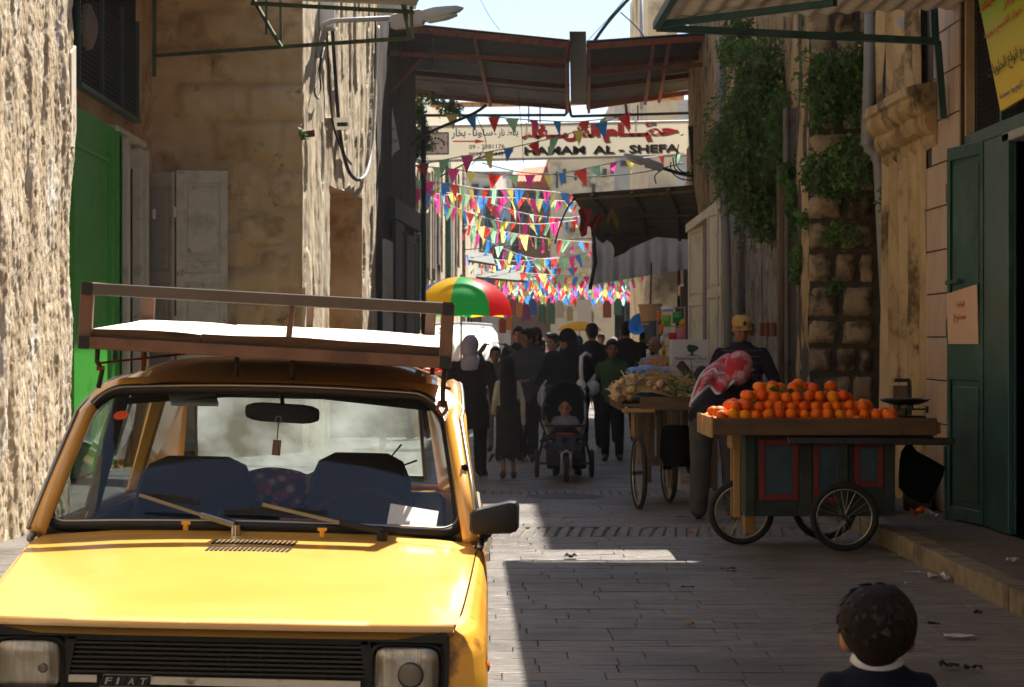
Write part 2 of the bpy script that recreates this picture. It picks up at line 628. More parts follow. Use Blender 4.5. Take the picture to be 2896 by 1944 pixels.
# ---- left: rough stucco house standing forward, its street face lit by the sun
LX = -3.6
yA = LX * FPX / (167 - VX)       # far corner of that face
house = thing('stucco_house', 'house front with sunlit rough sandy stucco at the left edge of the street', 'building', (LX - 2, 12, 0))
mb = MB()
st = rough(.06, 2.2, .5, 3.3, 4)
st2 = rough(.010, 11, 7, 8.8, 5)
def stucco(u, z):
 v = st(u, z) + st2(u, z)
 return v + .007 * noise.noise(Vector((u * 24, z * 16, 2))) + .007 * noise.noise(Vector((u * 48, z * 50, 5)))
sheet(mb, (LX, 14.8), (LX, yA), 0, 5.6, .016, .018, lambda u, z: stucco(u, z) - max(0, (u - (yA - 14.8) + .10)) * .5)
mb.build('front_wall', m_stucco, house, smooth=True, fix=False)
mb = MB()
sheet(mb, (LX, 6), (LX, 14.86), 0, 5.6, .07, .07, lambda u, z: stucco(u - 8.8, z))
sheet(mb, (LX, 6), (LX, yA), 5.58, 8, .2, .2, lambda u, z: st(u - 8.8, z))
mb.bb((LX - 2, -30, 0), (LX - .1, 6, 8))
mb.build('outer_wall', m_stucco, house, smooth=True, fix=False)
mb = MB()
mb.bb((LX - 1.4, 6, 0), (LX - .09, yA - .02, 8))
mb.build('wall_core', m_brown, house)
mb = MB()
pp = [P(158, 120, yA - .28), P(170, 104, yA - .04), P(171, 300, yA - .03), P(165, 338, yA - .12), P(154, 336, yA - .34), P(157, 220, yA - .27)]
mb.prism([Vector((LX + .035, q.y, q.z)) for q in pp], (-.05, 0, 0))
mb.build('smooth_patch', m_smooth, house, bevel=.008)
# ---- left: old house behind it with a recessed entrance court
BX = -4.5
yC = 30.4
old = thing('old_stone_house', 'old brown plastered house with a shaded recess, set back behind the stucco house', 'building', (-5, 26, 0))
mb = MB()
fB = rough(.035, 1.6, .9, 5.1)
sheet(mb, (BX, yA - .5), (BX, yC + .05), 0, 8, .09, .09, lambda u, z: fB(u, z) + (.03 if z > 4.32 else 0))
mb.build('side_wall', m_brown, old, smooth=True, fix=False)
mb = MB()
xC = (690 - VX) * yC / FPX
fC = blocks(.92, .50, .085, 4.2, .06)
sheet(mb, (BX - .1, yC), (xC, yC), 0, 9, .05, .05, fC)
mb.build('back_wall', m_brown, old, smooth=True, fix=False)
mb = MB()
for (x0, y0_, x1, y1_) in ((536, 366, 612, 480), (622, 394, 690, 470), (540, 492, 652, 560), (592, 574, 686, 664), (528, 690, 604, 772)):
 a, b = P(x0, y1_, yC - .05), P(x1, y0_, yC - .05)
 mb = MB()
 c = (a + b) / 2
 w2, h2, sd = (b.x - a.x) / 2 - .0, (b.z - a.z) / 2, uni(0, 40)
 mb.grid(lambda u, v: c + Vector(((u * 2 - 1) * w2 * (1 - .12 * abs(2 * v - 1) ** 3 + .08 * noise.noise(Vector((v * 3, sd, 0)))), .04 - .06 * min(1, 4 * min(u, 1 - u, v, 1 - v)) ** .5 - .045 * fbm(Vector((u * 3, v * 3, sd))), (v * 2 - 1) * h2 * (1 - .12 * abs(2 * u - 1) ** 3 + .08 * noise.noise(Vector((u * 3, sd, 7)))))), 14, 12)
 me_o = mb.build('stone_block', m_brown, old, smooth=True, fix=False)
mb = MB()
mb.bb((BX - .3, yA + .9, 6.3), (-2.95, yC - .12, 8.2))
mb.build('recess_shade_slab', m_brown, old)  # unseen slab, added to keep the recess in shade
mb = MB()
mb.bb((BX - 3, yA - .4, 0), (BX - .14, yC + 1, 9))
mb.bb((BX - 3, yC + .2, 0), (xC - .35, 37.2, 9))
mb.build('wall_core', m_brown, old)
LD0, LD1 = Vector((xC, yC)), Vector((-1.745, 36.9))
dD = LD1 - LD0
LL = dD.length
def onD(px):
 """point on the pier line seen at picture column px"""
 k = (px - VX) / FPX
 t = (LD0.x - k * LD0.y) / (k * dD.y - dD.x)
 return LD0 + dD * t
fD = rough(.035, 2.6, .35, 9.1, 4)
fD2 = rough(.009, 12, 4, 1.7, 6)
def pier(u, z):
 return fD(u, z) + fD2(u, z) + .03 * round(1.6 * noise.noise(Vector((u * 1.7, z * .5, 4))))
a1, a2 = onD(752), onD(826)
uA, uB = (a1 - LD0).length, (a2 - LD0).length
zN = P(0, 440, 34).z
mb = MB()
for (p, q, z0, z1, o) in ((LD0, a1, 0, zN, 0), (a2, LD1, 0, zN, uB), (LD0, LD1, zN, 9, 0)):
 d = (q - p)
 Lq = d.length
 sheet(mb, p, q, z0, z1, .035, .035,
   lambda u, z, o=o, Lq=Lq, z1=z1: pier(u + o, z) - (.5 * max(0, .05 + .05 * noise.noise(Vector((z * 3, 0, 1))) - min(u, Lq - u) * 1.0)))
mb.build('sunlit_pier', m_pale, old, smooth=True, fix=False)
nD = Vector((dD.y, -dD.x, 0)).normalized()
mb = MB()
A, B = Vector((a1.x, a1.y, 0)), Vector((a2.x, a2.y, 0))
I1, I2 = A - nD * .95, B - nD * .95
sheet(mb, (I1.x, I1.y), (I2.x, I2.y), 0, zN + .05, .06, .06, rough(.03, 2, 2, 5))
sheet(mb, (I2.x, I2.y), (B.x, B.y), 0, zN + .05, .05, .05, rough(.035, 2, 1.5, 6))
sheet(mb, (A.x, A.y), (I1.x, I1.y), 0, zN + .05, .05, .05, rough(.03, 2, 2, 7))
mb.add([A + Vector((0, 0, zN)), B + Vector((0, 0, zN)), I2 + Vector((0, 0, zN)), I1 + Vector((0, 0, zN))], [(0, 1, 2, 3)])
mb.build('doorway_niche', m_brown, old, smooth=True, fix=False)
def sbox(mb, x, pxa, pxb, pya, pyb, t, sign=1):
 """board lying on a street-parallel plane x between picture columns, heights from the middle column"""
 Ya, Yb = x * FPX / (pxa - VX), x * FPX / (pxb - VX)
 Ym = (Ya + Yb) / 2
 za, zb = P(0, pya, Ym).z, P(0, pyb, Ym).z
 mb.bb((x - .02, min(Ya, Yb), min(za, zb)), (x + t * sign, max(Ya, Yb), max(za, zb)))
 return mb
gd = thing('green_door', 'plain bright green metal door in the shaded recess', 'door', (BX, 26, 0))
mb = MB()
Y0, Y1 = BX * FPX / (150 - VX), BX * FPX / (244 - VX)
zt = P(0, 277, 26).z
mb.bb((BX + .03, Y0, .02), (BX + .09, Y1 - .45, zt))
mb.build('door_panel', m_green, gd, bevel=.006)
mb = MB()
mb.bb((BX + .03, Y1 - .44, .02), (BX + .13, Y1 - .16, zt - .02))
mb.bb((BX + .03, Y1 - .14, .02), (BX + .17, Y1 + .1, zt - .05))
mb.bb((BX + .09, Y0, zt - .45), (BX + .12, Y1 - .47, zt - .40))
mb.build('door_stile', m_green, gd, bevel=.008)
mb = MB().box((BX + .15, Y1 - .3, P(0, 800, 27).z), (.06, .06, .22))
mb.build('handle', m_dkmetal, gd, bevel=.01)
wm = thing('mesh_window', 'dark wire mesh window over the green door', 'window', (BX, 26.5, 4.4))
Y0, Y1 = BX * FPX / (160 - VX), BX * FPX / (299 - VX)
z0 = P(0, 262, 28).z
mb = MB().bb((BX + .02, Y0, z0), (BX + .06, Y1, 7))
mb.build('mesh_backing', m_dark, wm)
mb = MB()
k = 0
while Y0 + k * .16 < Y1:
 mb.bb((BX + .065, Y0 + k * .16, z0), (BX + .075, Y0 + k * .16 + .03, 5.5))
 k += 1
for i in range(18):
 mb.bb((BX + .075, Y0, z0 + .06 * i), (BX + .083, Y1, z0 + .06 * i + .014))
tag(mb.build('wire_mesh', m_mesh, wm, fix=False), kind='stuff')
mb = MB()
for a in (Y0, Y0 + 1.5, Y0 + 2.9, Y1 - .04):
 mb.bb((BX + .03, a, z0), (BX + .11, a + .04, 5.6))
mb.bb((BX + .03, Y0, z0 - .05), (BX + .13, Y1, z0))
mb.build('frame', m_teal, wm)
for i in range(3):
 pass
m_fan = M('dusty_vent_metal', '#6d6150', '#7a6d5a', scale=5, rough=.7)
fan = thing('extractor_hood', 'old metal extractor cowl projecting from the mesh window', 'vent', P(215, 60, 25.6))
c = P(146, 62, 25.0)
rings = []
for t, r in ((0, .24), (.16, .25), (.3, .22), (.36, .1)):
 rings.append([c + Vector((t, (r * math.cos(a)) * 1.3, r * math.sin(a) * 1.15)) for a in [k * math.pi / 6 for k in range(12)]])
MB().loft(rings).build('hood', m_fan, fan, smooth='auto')
MB().box(c + Vector((.02, .0, -.36)), (.34, .5, .16), (0, .5, 0)).build('spout', m_fan, fan, bevel=.01)
def door_leaf(root, a, b, z0, z1, mat, panels, t=.05, name='door_leaf', hinges=True, stile=.1):
 """panelled leaf from plan point a to b; panels: list of (v0, v1) fractions of the height"""
 a, b = Vector((a[0], a[1], 0)), Vector((b[0], b[1], 0))
 d = (b - a)
 L = d.length
 d.normalize()
 n = Vector((d.y, -d.x, 0))
 rot = Matrix((d, -n, Vector((0, 0, 1)))).transposed()
 def bx(mb, u0, u1, v0, v1, t0, t1):
  c = a + d * ((u0 + u1) / 2) + n * ((t0 + t1) / 2) + Vector((0, 0, (v0 + v1) / 2))
  mb.box(c, (abs(u1 - u0), abs(t1 - t0), abs(v1 - v0)), rot)
 H = z1 - z0
 mb = MB()
 bx(mb, 0, L, z0, z1, -t / 2, t / 2 - .022)
 o = mb.build(name, mat, root, bevel=.004)
 s = min(stile, L * .22)
 mb = MB()
 bx(mb, 0, s, z0, z1, t / 2 - .02, t / 2)
 bx(mb, L - s, L, z0, z1, t / 2 - .02, t / 2)
 last = z0
 for v0, v1 in panels:
  bx(mb, s, L - s, last, z0 + v0 * H, t / 2 - .021, t / 2 - .001)
  last = z0 + v1 * H
 bx(mb, s, L - s, last, z1, t / 2 - .021, t / 2 - .001)
 f = mb.build('door_frame', mat, o, bevel=.004)
 for v0, v1 in panels:
  mb = MB()
  if L - 2 * s > .12:
   bx(mb, s + .05, L - s - .05, z0 + v0 * H + .05, z0 + v1 * H - .05, t / 2 - .02, t / 2 - .008)
   mb.build('panel', mat, o, bevel=.006)
 return o
wd = thing('white_double_door', 'peeling white panelled double door standing open against the brown wall', 'door', P(460, 1000, 29.6))
Yl = 29.7
za, zb = .05, P(0, 389, Yl).z
pA, pB = P(402, 0, Yl), P(519, 0, Yl + .1)
door_leaf(wd, (pA.x, pA.y), (pB.x, pB.y), za, zb, m_whitep, [(.03, .30), (.33, .60), (.635, .69), (.695, .955)], name='door_leaf')
pA, pB = P(333, 0, 30.0), P(396, 0, Yl)
door_leaf(wd, (pA.x, pA.y), (pB.x, pB.y), za, zb - .02, m_whitep, [(.03, .30), (.33, .60), (.64, .95)], name='door_leaf', stile=.06)
mb = MB()
for px, x in ((262, BX + .1), (282, BX + .12), (312, BX + .08), (326, BX + .1)):
 Yq = x * FPX / (px - VX)
 mb.bb((x - .1, Yq - .09, 0), (x + .07, Yq + .09, P(0, 330, 28).z))
Yq0, Yq1 = (BX + .1) * FPX / (258 - VX), (BX + .1) * FPX / (345 - VX)
mb.bb((BX, Yq0, P(0, 322, 28).z), (BX + .16, Yq1 - .8, P(0, 310, 28).z))
mb.build('door_jamb', m_whitep, wd, bevel=.008)
MB().bb((BX + .01, Yq0, 0), (BX + .04, Yq1 + 1.4, 3.7)).build('gap_shade_sheet', m_dark, wd)  # black sheet painted as the shade between the jambs
mb = MB()
for (px, py) in ((283, 440), (350, 500), (397, 495), (352, 760), (398, 745)):
 q = P(px, py, 29.4 if px > 300 else 28.2)
 mb.tube([q, q + Vector((0, 0, .13))], .03, 8)
mb.build('hinge', m_whitep, wd)
af = thing('awning_frame', 'rusty green steel awning frame with a pale sheet over the recess', 'awning', P(640, 110, 28.5))
mb = MB()
q = lambda px, py, Y: P(px, py, Y)
for a, b, w_ in ((q(350, 128, 30.2), q(938, 87, 26.6), .045), (q(575, 8, 28.4), q(942, 28, 26.6), .05), (q(575, -6, 28.4), q(642, 108, 28.2), .04),
     (q(608, -20, 28.3), q(608, 80, 28.3), .035), (q(640, -10, 28.3), q(641, 106, 28.3), .035), (q(916, -10, 26.7), q(937, 88, 26.6), .045), (q(938, 15, 26.6), q(941, 88, 26.6), .04),
     (q(352, -30, 30.2), q(352, 175, 30.2), .05)):
 mb.bar(a, b, w_, w_)
mb.build('steel_frame', m_greenmetal, af)
mb = MB()
mb.prism([q(575, -2, 28.4), q(950, 14, 26.6), q(958, -6, 25.6), q(580, -60, 27.3)], (0, 0, .03))
mb.build('roof_sheet', m_awn, af)
def nail(px, py, out=.06):
 d2 = onD(px)
 return P(px, py, d2.y) + nD * out
lamp = thing('street_lamp', 'pale grey street lamp on a bent pipe at the top of the sunlit pier', 'street lamp', nail(745, 60))
def lamp_head(root, p, d, up, L, mats, tilt=0):
 d = Vector(d).normalized()
 s = d.cross(Vector(up)).normalized()
 u = s.cross(d).normalized()
 prof = [(0, .055, .075, 0), (.04, .08, .1, 0), (.42, .085, .11, 0), (.46, .1, .07, .01), (.62, .13, .075, .015), (.8, .12, .06, .015), (.93, .08, .04, .02), (1, .02, .012, .02)]
 rings = []
 for t, w2, h2, z in prof:
  rings.append([p + d * (t * L) + s * (w2 * max(-1, min(1, 1.25 * math.cos(a)))) * L + u * ((h2 * max(-1, min(1, 1.25 * math.sin(a))) + z) * L) for a in [k * math.pi / 8 for k in range(16)]])
 MB().loft(rings).build('lamp_head', mats[0], root, smooth='auto')
 rings = []
 for t, w2, h2 in ((.47, .07, .02), (.52, .1, .05), (.75, .1, .05), (.9, .05, .02)):
  rings.append([p + d * (t * L) + s * w2 * L * math.cos(a) + u * (-.055 + h2 * math.sin(a)) * L for a in [k * math.pi / 6 for k in range(12)]])
 MB().loft(rings).build('lens', mats[1], root, smooth=True)
m_lens = M('lamp_lens', '#b9b4a2', rough=.25)
m_lampg = M('lamp_grey', '#b9b7b0', '#aaa8a2', scale=4, rough=.5)
p0, p1 = P(892, 52, 30.6), P(1058, 22, 30.4)
lamp_head(lamp, p0, p1 - p0, (0, 0, 1), (p1 - p0).length, (m_lampg, m_lens))
MB().tube([nail(716, 130, .05), nail(722, 80, .1), P(738, 55, 31.0), P(760, 48, 30.9), P(893, 42, 30.6)], .035, 10).build('arm', m_greym, lamp, smooth=True)
mbx = thing('meter_box', 'grey electric box fixed high on the sunlit pier behind the lamp arm', 'electric box', nail(745, 60))
a, b = nail(712, 72, .02), nail(745, -12, .2)
MB().box((a + b) / 2, (.22, .22, .5), (0, 0, -.1)).build('case', m_greym, mbx, bevel=.01)
MB().box((a + b) / 2 + nD * .0 + Vector((0, -.115, 0)), (.19, .012, .44), (0, 0, -.1)).build('cover', m_white, mbx, bevel=.004)
def cable(name, label, pts, r, mat=m_cable, cat='cable', group=None, smooth_n=6):
 P_ = [Vector(p) for p in pts]
 out = []
 n = len(P_)
 for i in range(n - 1):
  a, b, c, d = P_[max(i - 1, 0)], P_[i], P_[i + 1], P_[min(i + 2, n - 1)]
  for k in range(smooth_n):
   t = k / smooth_n
   out.append(.5 * ((2 * b) + (c - a) * t + (2 * a - 5 * b + 4 * c - d) * t * t + (3 * b - a - 3 * c + d) * t ** 3))
 out.append(P_[-1])
 o = MB().tube(out, r, 6).build(name, mat, smooth=True)
 return tag(o, label, cat, group)
cable('hanging_cable', 'thick black cable hanging in a long loop down the sunlit pier', [nail(740, -5), nail(748, 60), nail(754, 150), nail(762, 260), nail(770, 330), nail(784, 385), nail(800, 408), nail(812, 410)], .03)
cable('pale_cable', 'pale grey cable rising from the bottom of the black loop to the canopy', [nail(812, 410), nail(828, 395), nail(840, 340), nail(845, 250), nail(850, 150), nail(855, 60)], .022, m_cableg)
cable('dark_cable', 'thin dark cable running straight down beside the thick loop', [nail(736, 60), nail(742, 200), nail(752, 290), nail(775, 350), nail(792, 375)], .018)
cable('wall_wire', 'thin black wire with coiled slack at the left corner of the pier', [nail(728, 60), nail(724, 120), nail(714, 180), nail(708, 210), nail(716, 226), nail(722, 200), nail(720, 160), nail(730, 110)], .014)
cable('canopy_wire', 'dark wire running down the pier edge beside the rusty canopy post', [nail(846, 20), nail(848, 90), nail(846, 180)], .016)
br = thing('cable_bracket', 'small steel bracket holding the black cable on the pier', 'bracket', nail(770, 283))
MB().bar(nail(742, 275, 0), nail(776, 274, .12), .04, .07).bar(nail(742, 293, 0), nail(776, 293, .12), .04, .05).build('arm', m_awn, br)
MB().tube([nail(774, 284, -.02), nail(774, 284, .12)], .09, 14).build('drum', m_black, br)
ins = thing('pipe_stub', 'rusty square pipe stub sticking out of the pier plaster', 'pipe', nail(690, 305))
MB().bar(nail(688, 308, 0), nail(694, 305, .12), .07, .09).build('stub', m_rust, ins)
# ---- left: dark shuttered shop front under the canopy
E0, E1 = Vector((-1.745, 36.9)), Vector((-1.32, 44.2))
sf = thing('dark_shopfront', 'dark iron shuttered shop front under the canopy on the left', 'shop front', (-1.6, 40, 0))
mb = MB()
sheet(mb, E0, E1, 0, 9, .12, .12, rough(.04, 2, .8, 2.2))
m_dkwall = M('dark_wall', '#332c25', '#40372e', '#27211b', scale=2.5, stretch=(1, 1, .4), rough=.9, bump=.8, bscale=15)  # one dark brown tone over the whole shop front wall
mb.build('front_wall', m_dkwall, sf, smooth=True, fix=False)
MB().bb((-5, 37.3, 0), (-1.95, 44.1, 9)).build('wall_core', m_brown, sf)
def onE(px, out):
 k = (px - VX) / FPX
 dE = E1 - E0
 t = (E0.x - k * E0.y) / (k * dE.y - dE.x)
 q2 = E0 + dE * t
 nE = Vector((dE.y, -dE.x)).normalized()
 return q2 + nE * out
m_shut = M('black_shutter', '#191716', '#231f1d', '#2b2522', scale=5, stretch=(1, 1, .2), rough=.7, bump=.3, bscale=20)
for a, b, zt_, o in ((884, 905, 3.6, .12), (906, 928, 3.45, .15), (929, 944, 3.6, .1)):
 p, q2 = onE(a, o), onE(b, o)
 door_leaf(sf, p, q2, .05, zt_, m_shut, [(.03, .3), (.33, .62), (.65, .96)], name='shutter')
mb = MB()
p, q2 = onE(881, .06), onE(945, .06)
mb.bar((p.x, p.y, 3.8), (q2.x, q2.y, 3.8), .2, .35)
mb.build('lintel', m_shut, sf)
mb = MB()
p = onE(943, .2)
mb.tube([(p.x, p.y, 0), (p.x, p.y, 5.9)], .05, 10)
mb.build('iron_post', m_dkmetal, sf, smooth=True)
mb = MB()
p, q2 = onE(862, .1), onE(880, .1)
mb.bar((p.x, p.y, 1.6), (q2.x, q2.y, 1.6), .05, 3.2)
mb.build('grey_sheet', m_greym, sf)
po = thing('torn_poster', 'torn white paper poster on the dark wall beside the rusty post', 'poster', onE(892, .18).to_3d())
p = onE(890, .2)
pts = [P(885, 190, p.y), P(894, 250, p.y + .1), P(903, 290, p.y + .1), P(912, 340, p.y + .2), P(897, 352, p.y + .1), P(886, 378, p.y)]
MB().prism(pts, (0, .006, 0)).build('sheet', m_white, po)
text('lettering', arabic('معرض'), m_dkmetal, po, P(889, 330, p.y - .004), (1, .1, 0), (0, 0, 1), .12, .13)
text('lettering', arabic('شهيد'), m_dkmetal, po, P(887, 300, p.y - .004), (1, .1, 0), (0, 0, 1), .1, .1)
# ---- far left: boarded timber house in the sun, green poles
bh = thing('boarded_house', 'tall old house with grey timber boards and green poles beyond the dark shop', 'building', (-1.5, 60, 0))
F0, F1 = Vector((-1.9, 44.4)), Vector((-.62, 78))
m_board = M('sun_greyed_board', '#7c7062', '#8f8474', '#615647', scale=7, stretch=(1, 1, .15), rough=.85, bump=.6, bscale=25, bstretch=(1, 1, .1), rnd=.22, stain='#3d342a', sscale=5)
mb = MB()
sheet(mb, F0, F1, 0, 8.2, .5, .5, rough(.03, 1, 1, 4))
mb.build('front_wall', m_pale, bh, fix=False)
MB().bb((-9, 44.5, 0), (-2.05, 60, 8.2)).bb((-9, 60, 0), (-1.45, 78, 8.2)).build('wall_core', m_pale, bh)
dF = (F1 - F0).normalized()
nF = Vector((dF.y, -dF.x))
def onF(px, out=0):
 k = (px - VX) / FPX
 d_ = F1 - F0
 t = (F0.x - k * F0.y) / (k * d_.y - d_.x)
 return F0 + d_ * t + nF * out
px = 948.
while px < 1040:
 wpx = uni(5, 8.5)
 p, q2 = onF(px, .05 + uni(0, .07)), onF(px + wpx - .8, .05)
 if 1000 < px < 1012:
  px += wpx
  continue
 zt_ = P(0, uni(385, 400), p.y).z
 zb_ = P(0, uni(600, 640), p.y).z
 mb = MB().bar((p.x, p.y, (zt_ + zb_) / 2), (q2.x, q2.y, (zt_ + zb_) / 2), .05, zt_ - zb_)
 mb.build('board', m_board, bh)
 px += wpx
m_gpole = M('green_pole_paint', '#1d4a33', '#25543b', scale=4, rough=.5)
for pxp, ra in ((1006, .09), (946, .09), (1044, .06)):
 p = onF(pxp, .2)
 MB().tube([(p.x, p.y, 0), (p.x, p.y, 7.2)], ra, 10).build('pole', m_gpole if pxp < 1040 else m_board, bh, smooth=True)
for (xa, ya, xb, yb) in ((965, 585, 1000, 603), (1015, 535, 1036, 545), (1015, 620, 1036, 628), (960, 480, 995, 500)):
 p, q2 = onF(xa, .25), onF(xb, .25)
 MB().bar(P(xa, ya, p.y), P(xb, yb, q2.y), .04, .05).build('crossbar', m_board, bh)
# ------------------------------------------------------------------ right side of the street
RX = 3.75
def rY(px, x=RX):
 return x * FPX / (px - VX)
def rz(px, py, x=RX):
 return P(px, py, rY(px, x)).z
shop = thing('corner_shop', 'dark open shop with teal metal doors at the right edge of the street', 'shop', (5, 14, 0))
Yj = rY(2300)           # near edge of the green jamb
Yp = rY(2192)           # near edge of the tiled pier
Yq = rY(2113)           # far edge of the tiled pier
zl = rz(2240, 292)
mb = MB()
mb.bb((RX + .03, 3, zl + 1.3), (RX + 4, 20.78, 7.7))
mb.bb((RX + .28, 20.78, zl + 1.3), (RX + 4, 22.85, 7.7))
mb.bb((RX + .03, Yp - .05, 0), (RX + 4, 20.78, zl + 1.35))
mb.bb((RX + .28, 20.78, 0), (RX + 4, 22.85, zl + 1.35))
mb.bb((RX + .03, -30, 0), (RX + 4, 9.0, zl + 1.35))
mb.bb((RX + .03, -30, zl + 1.35), (RX + 4, 2.98, 7.7))
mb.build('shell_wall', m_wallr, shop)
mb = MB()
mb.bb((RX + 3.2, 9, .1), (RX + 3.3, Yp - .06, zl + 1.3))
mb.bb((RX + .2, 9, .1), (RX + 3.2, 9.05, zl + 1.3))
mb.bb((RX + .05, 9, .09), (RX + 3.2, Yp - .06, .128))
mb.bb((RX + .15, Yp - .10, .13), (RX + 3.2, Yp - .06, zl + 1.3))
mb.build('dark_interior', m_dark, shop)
mb = MB()
mb.bb((RX + .12, 11, zl), (RX + .14, Yp - .02, rz(2165, 22)))
mb.build('mesh_backing', m_dark, shop)
mb = MB()
zt = rz(2165, 22)
k = zl
while k < zt:
 mb.bb((RX + .10, 13.5, k), (RX + .112, Yp - .02, k + .013))
 k += .045
yy = 13.5
while yy < Yp:
 mb.bb((RX + .09, yy, zl), (RX + .1, yy + .013, zt))
 yy += .07
tag(mb.build('wire_mesh', m_mesh, shop, fix=False), kind='stuff')
mb = MB()
mb.bb((RX + .02, 11, zt), (RX + .13, Yp, zt + .05))
mb.bb((RX + .02, 9, zl - .10), (RX + .16, Yp, zl))
mb.bb((RX + .06, rY(2263) - .02, zl), (RX + .12, rY(2263) + .02, zt))
mb.build('mesh_frame', m_teal, shop, bevel=.006)
mb = MB()
mb.bb((RX + .0, 9, zl - .17), (RX + .20, Yj + .2, zl - .105))
mb.build('lintel_rail', m_greym, shop, bevel=.006)
zb = .14
door_leaf(shop, (RX + .03, Yj), (RX + .03, rY(2243) - .02), zb, zl - .11, m_teal, [(.03, .40), (.43, .97)], name='jamb_leaf', t=.06, stile=.05)
hA, hB = Vector((RX + .02, rY(2243))), Vector((RX - .10, rY(2168, RX - .10)))
leafd = thing('teal_door_leaf', 'teal green metal shop door leaf folded open beside the tiled pier', 'door', (RX, 16.8, .14))
dl = door_leaf(leafd, hB, hA, zb, zl - .1, m_teal, [(.035, .375), (.555, .965)], name='door_leaf', t=.06, stile=.055)
dq = (hA - hB).normalized()
nq = Vector((dq.y, -dq.x))
def leafp(u, z, o=.035):
 return Vector((hB.x, hB.y, z)) + Vector((dq.x, dq.y, 0)) * u + Vector((nq.x, nq.y, 0)) * o
Ll = (hA - hB).length
mb = MB()
for z in (.55, 1.55, 2.6):
 mb.tube([leafp(-.03, z, 0), leafp(-.03, z + .14, 0)], .025, 8)
mb.build('hinge', m_teal, leafd)
MB().bar(leafp(.05, 1.97, .05), leafp(.3, 1.98, .05), .03, .03).tube([leafp(-.02, .12, .03), leafp(-.02, .7, .03)], .02, 8).build('bolt', m_teal, leafd)
zs = [P(0, v, rY(2200)).z for v in (785, 662)]
pn = thing('paper_notice', 'beige paper notice with faint red writing stuck on the teal door leaf', 'notice', leafp(.3, zs[0]))
m_paper = M('beige_paper', '#b08f74', '#bd9d82', scale=2, rough=.85)
m_redink = M('faded_red_ink', '#b26054', rough=.8)
MB().prism([leafp(.06, zs[0], .035), leafp(Ll - .05, zs[0] - .0, .035), leafp(Ll - .08, zs[1] + .03, .035), leafp(.02, zs[1] - .03, .035)], Vector((nq.x, nq.y, 0)) * .006).build('sheet', m_paper, pn)
text('writing', arabic('ممنوع'), m_redink, pn, leafp(.18, zs[0] + .16, .042), (dq.x, dq.y, 0), (0, 0, 1), .07, .24)
text('writing', arabic('الوقوف'), m_redink, pn, leafp(.22, zs[0] + .28, .042), (dq.x, dq.y, 0), (0, 0, 1), .05, .18)
tp = thing('tiled_pier', 'narrow shop pier faced with tall beige ceramic tiles', 'pier', (RX, (Yp + Yq) / 2, 0))
m_tile = M('beige_tile', '#a2856a', '#ad9076', scale=4, rough=.4, rnd=.05, spec=.5)
MB().bb((RX + .005, Yp, 0), (RX + .4, Yq + .02, 6.2)).build('tile_bed', m_mortar, tp)
mb = MB().bb((RX - .2, Yq, .0), (RX - .01, Yq + .07, 0.01))
rows = [(.15, .62)]
z = .13
r = 0
while z < 6:
 hh = .355
 Yn = Yq if z < 2.62 else (Yq - .28 if z < 3.6 else Yq - .36)
 w_ = .36
 y0 = Yp - (r % 2) * w_ * .5
 while y0 < Yn - .02:
  ya, yb = max(y0, Yp) + .006, min(y0 + w_, Yn) - .006
  if yb - ya > .03:
   MB().bb((RX - .012, ya, z + .006), (RX + .004, yb, z + hh - .006)).build('tile', m_tile, tp, bevel=.003)
  y0 += w_
 z += hh
 r += 1
stn = thing('guard_stone', 'worn pale guard stone standing at the foot of the tiled pier', 'stone', (RX - .15, 17.4, .12))
MB().loft([[Vector((RX - .14 + a * math.cos(t) + .02 * math.sin(3 * t), rY(2150) + .25 + b * math.sin(t), .12 + h_)) for t in [k * math.pi / 5 for k in range(10)]]
   for h_, a, b in ((0, .13, .17), (.1, .14, .16), (.3, .11, .13), (.38, .07, .09))]).build('stone', m_kerb, stn, smooth=True)
mb = MB()
fP = rough(.03, 2, .5, 3.9)
def flutes(u, z):
 return fP(u, z) + .035 * math.cos(u * 14) + (.04 if z > 3.6 else 0)
sheet(mb, (RX + .25, 22.0), (RX + .25, 20.76), 0, 6.5, .1, .1, fP)
sheet(mb, (RX + .25, 20.76), (RX - .02, 20.74), 0, 6.5, .1, .1, fP)
sheet(mb, (RX - .02, 20.74), (RX - .02, Yq - .06), 0, 6.5, .05, .06, flutes)
pil = thing('carved_pilaster', 'ochre stone pilaster with a moulded cornice between pipe and tiled pier', 'pilaster', (RX, 19.5, 0))
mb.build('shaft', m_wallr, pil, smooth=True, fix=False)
prof = [(.02, -.30), (.05, -.26), (.05, -.2), (.12, -.17), (.16, -.10), (.15, -.05), (.20, -.02), (.24, .04), (.24, .1), (.27, .12), (.27, .19), (.02, .22)]
zc = rz(2070, 285)
ya, yb = rY(2142), rY(2022)
rings = []
N = 14
for i in range(N + 1):
 t = i / N
 Y = ya + (yb - ya) * t
 e = .75 + .25 * math.sin(min(1, t * 6) * math.pi / 2) * math.sin(min(1, (1 - t) * 6) * math.pi / 2)
 rings.append([Vector((RX - o * e + .012 * noise.noise(Vector((Y * 5, z * 9, 1))), Y, zc + z + .014 * noise.noise(Vector((Y * 4, z * 8, 6))))) for o, z in prof])
MB().loft(rings).build('cornice', m_wallr, pil, smooth='auto')
m_pipe = M('grey_drainpipe', '#77736c', '#868179', scale=3, rough=.5)
dp = thing('drainpipe', 'grey drainpipe with an elbow running down the stone pier behind the oranges', 'drainpipe', P(2030, 860, 21.2))
Yd = 21.15
pts = [P(1987, -160, Yd), P(1984, 150, Yd), P(1978, 318, Yd), P(1984, 340, Yd), P(2000, 352, Yd), P(2006, 380, Yd), P(2018, 620, Yd), P(2032, 850, Yd), P(2036, 960, Yd)]
MB().tube(pts, .058, 14).build('pipe', m_pipe, dp, smooth=True)
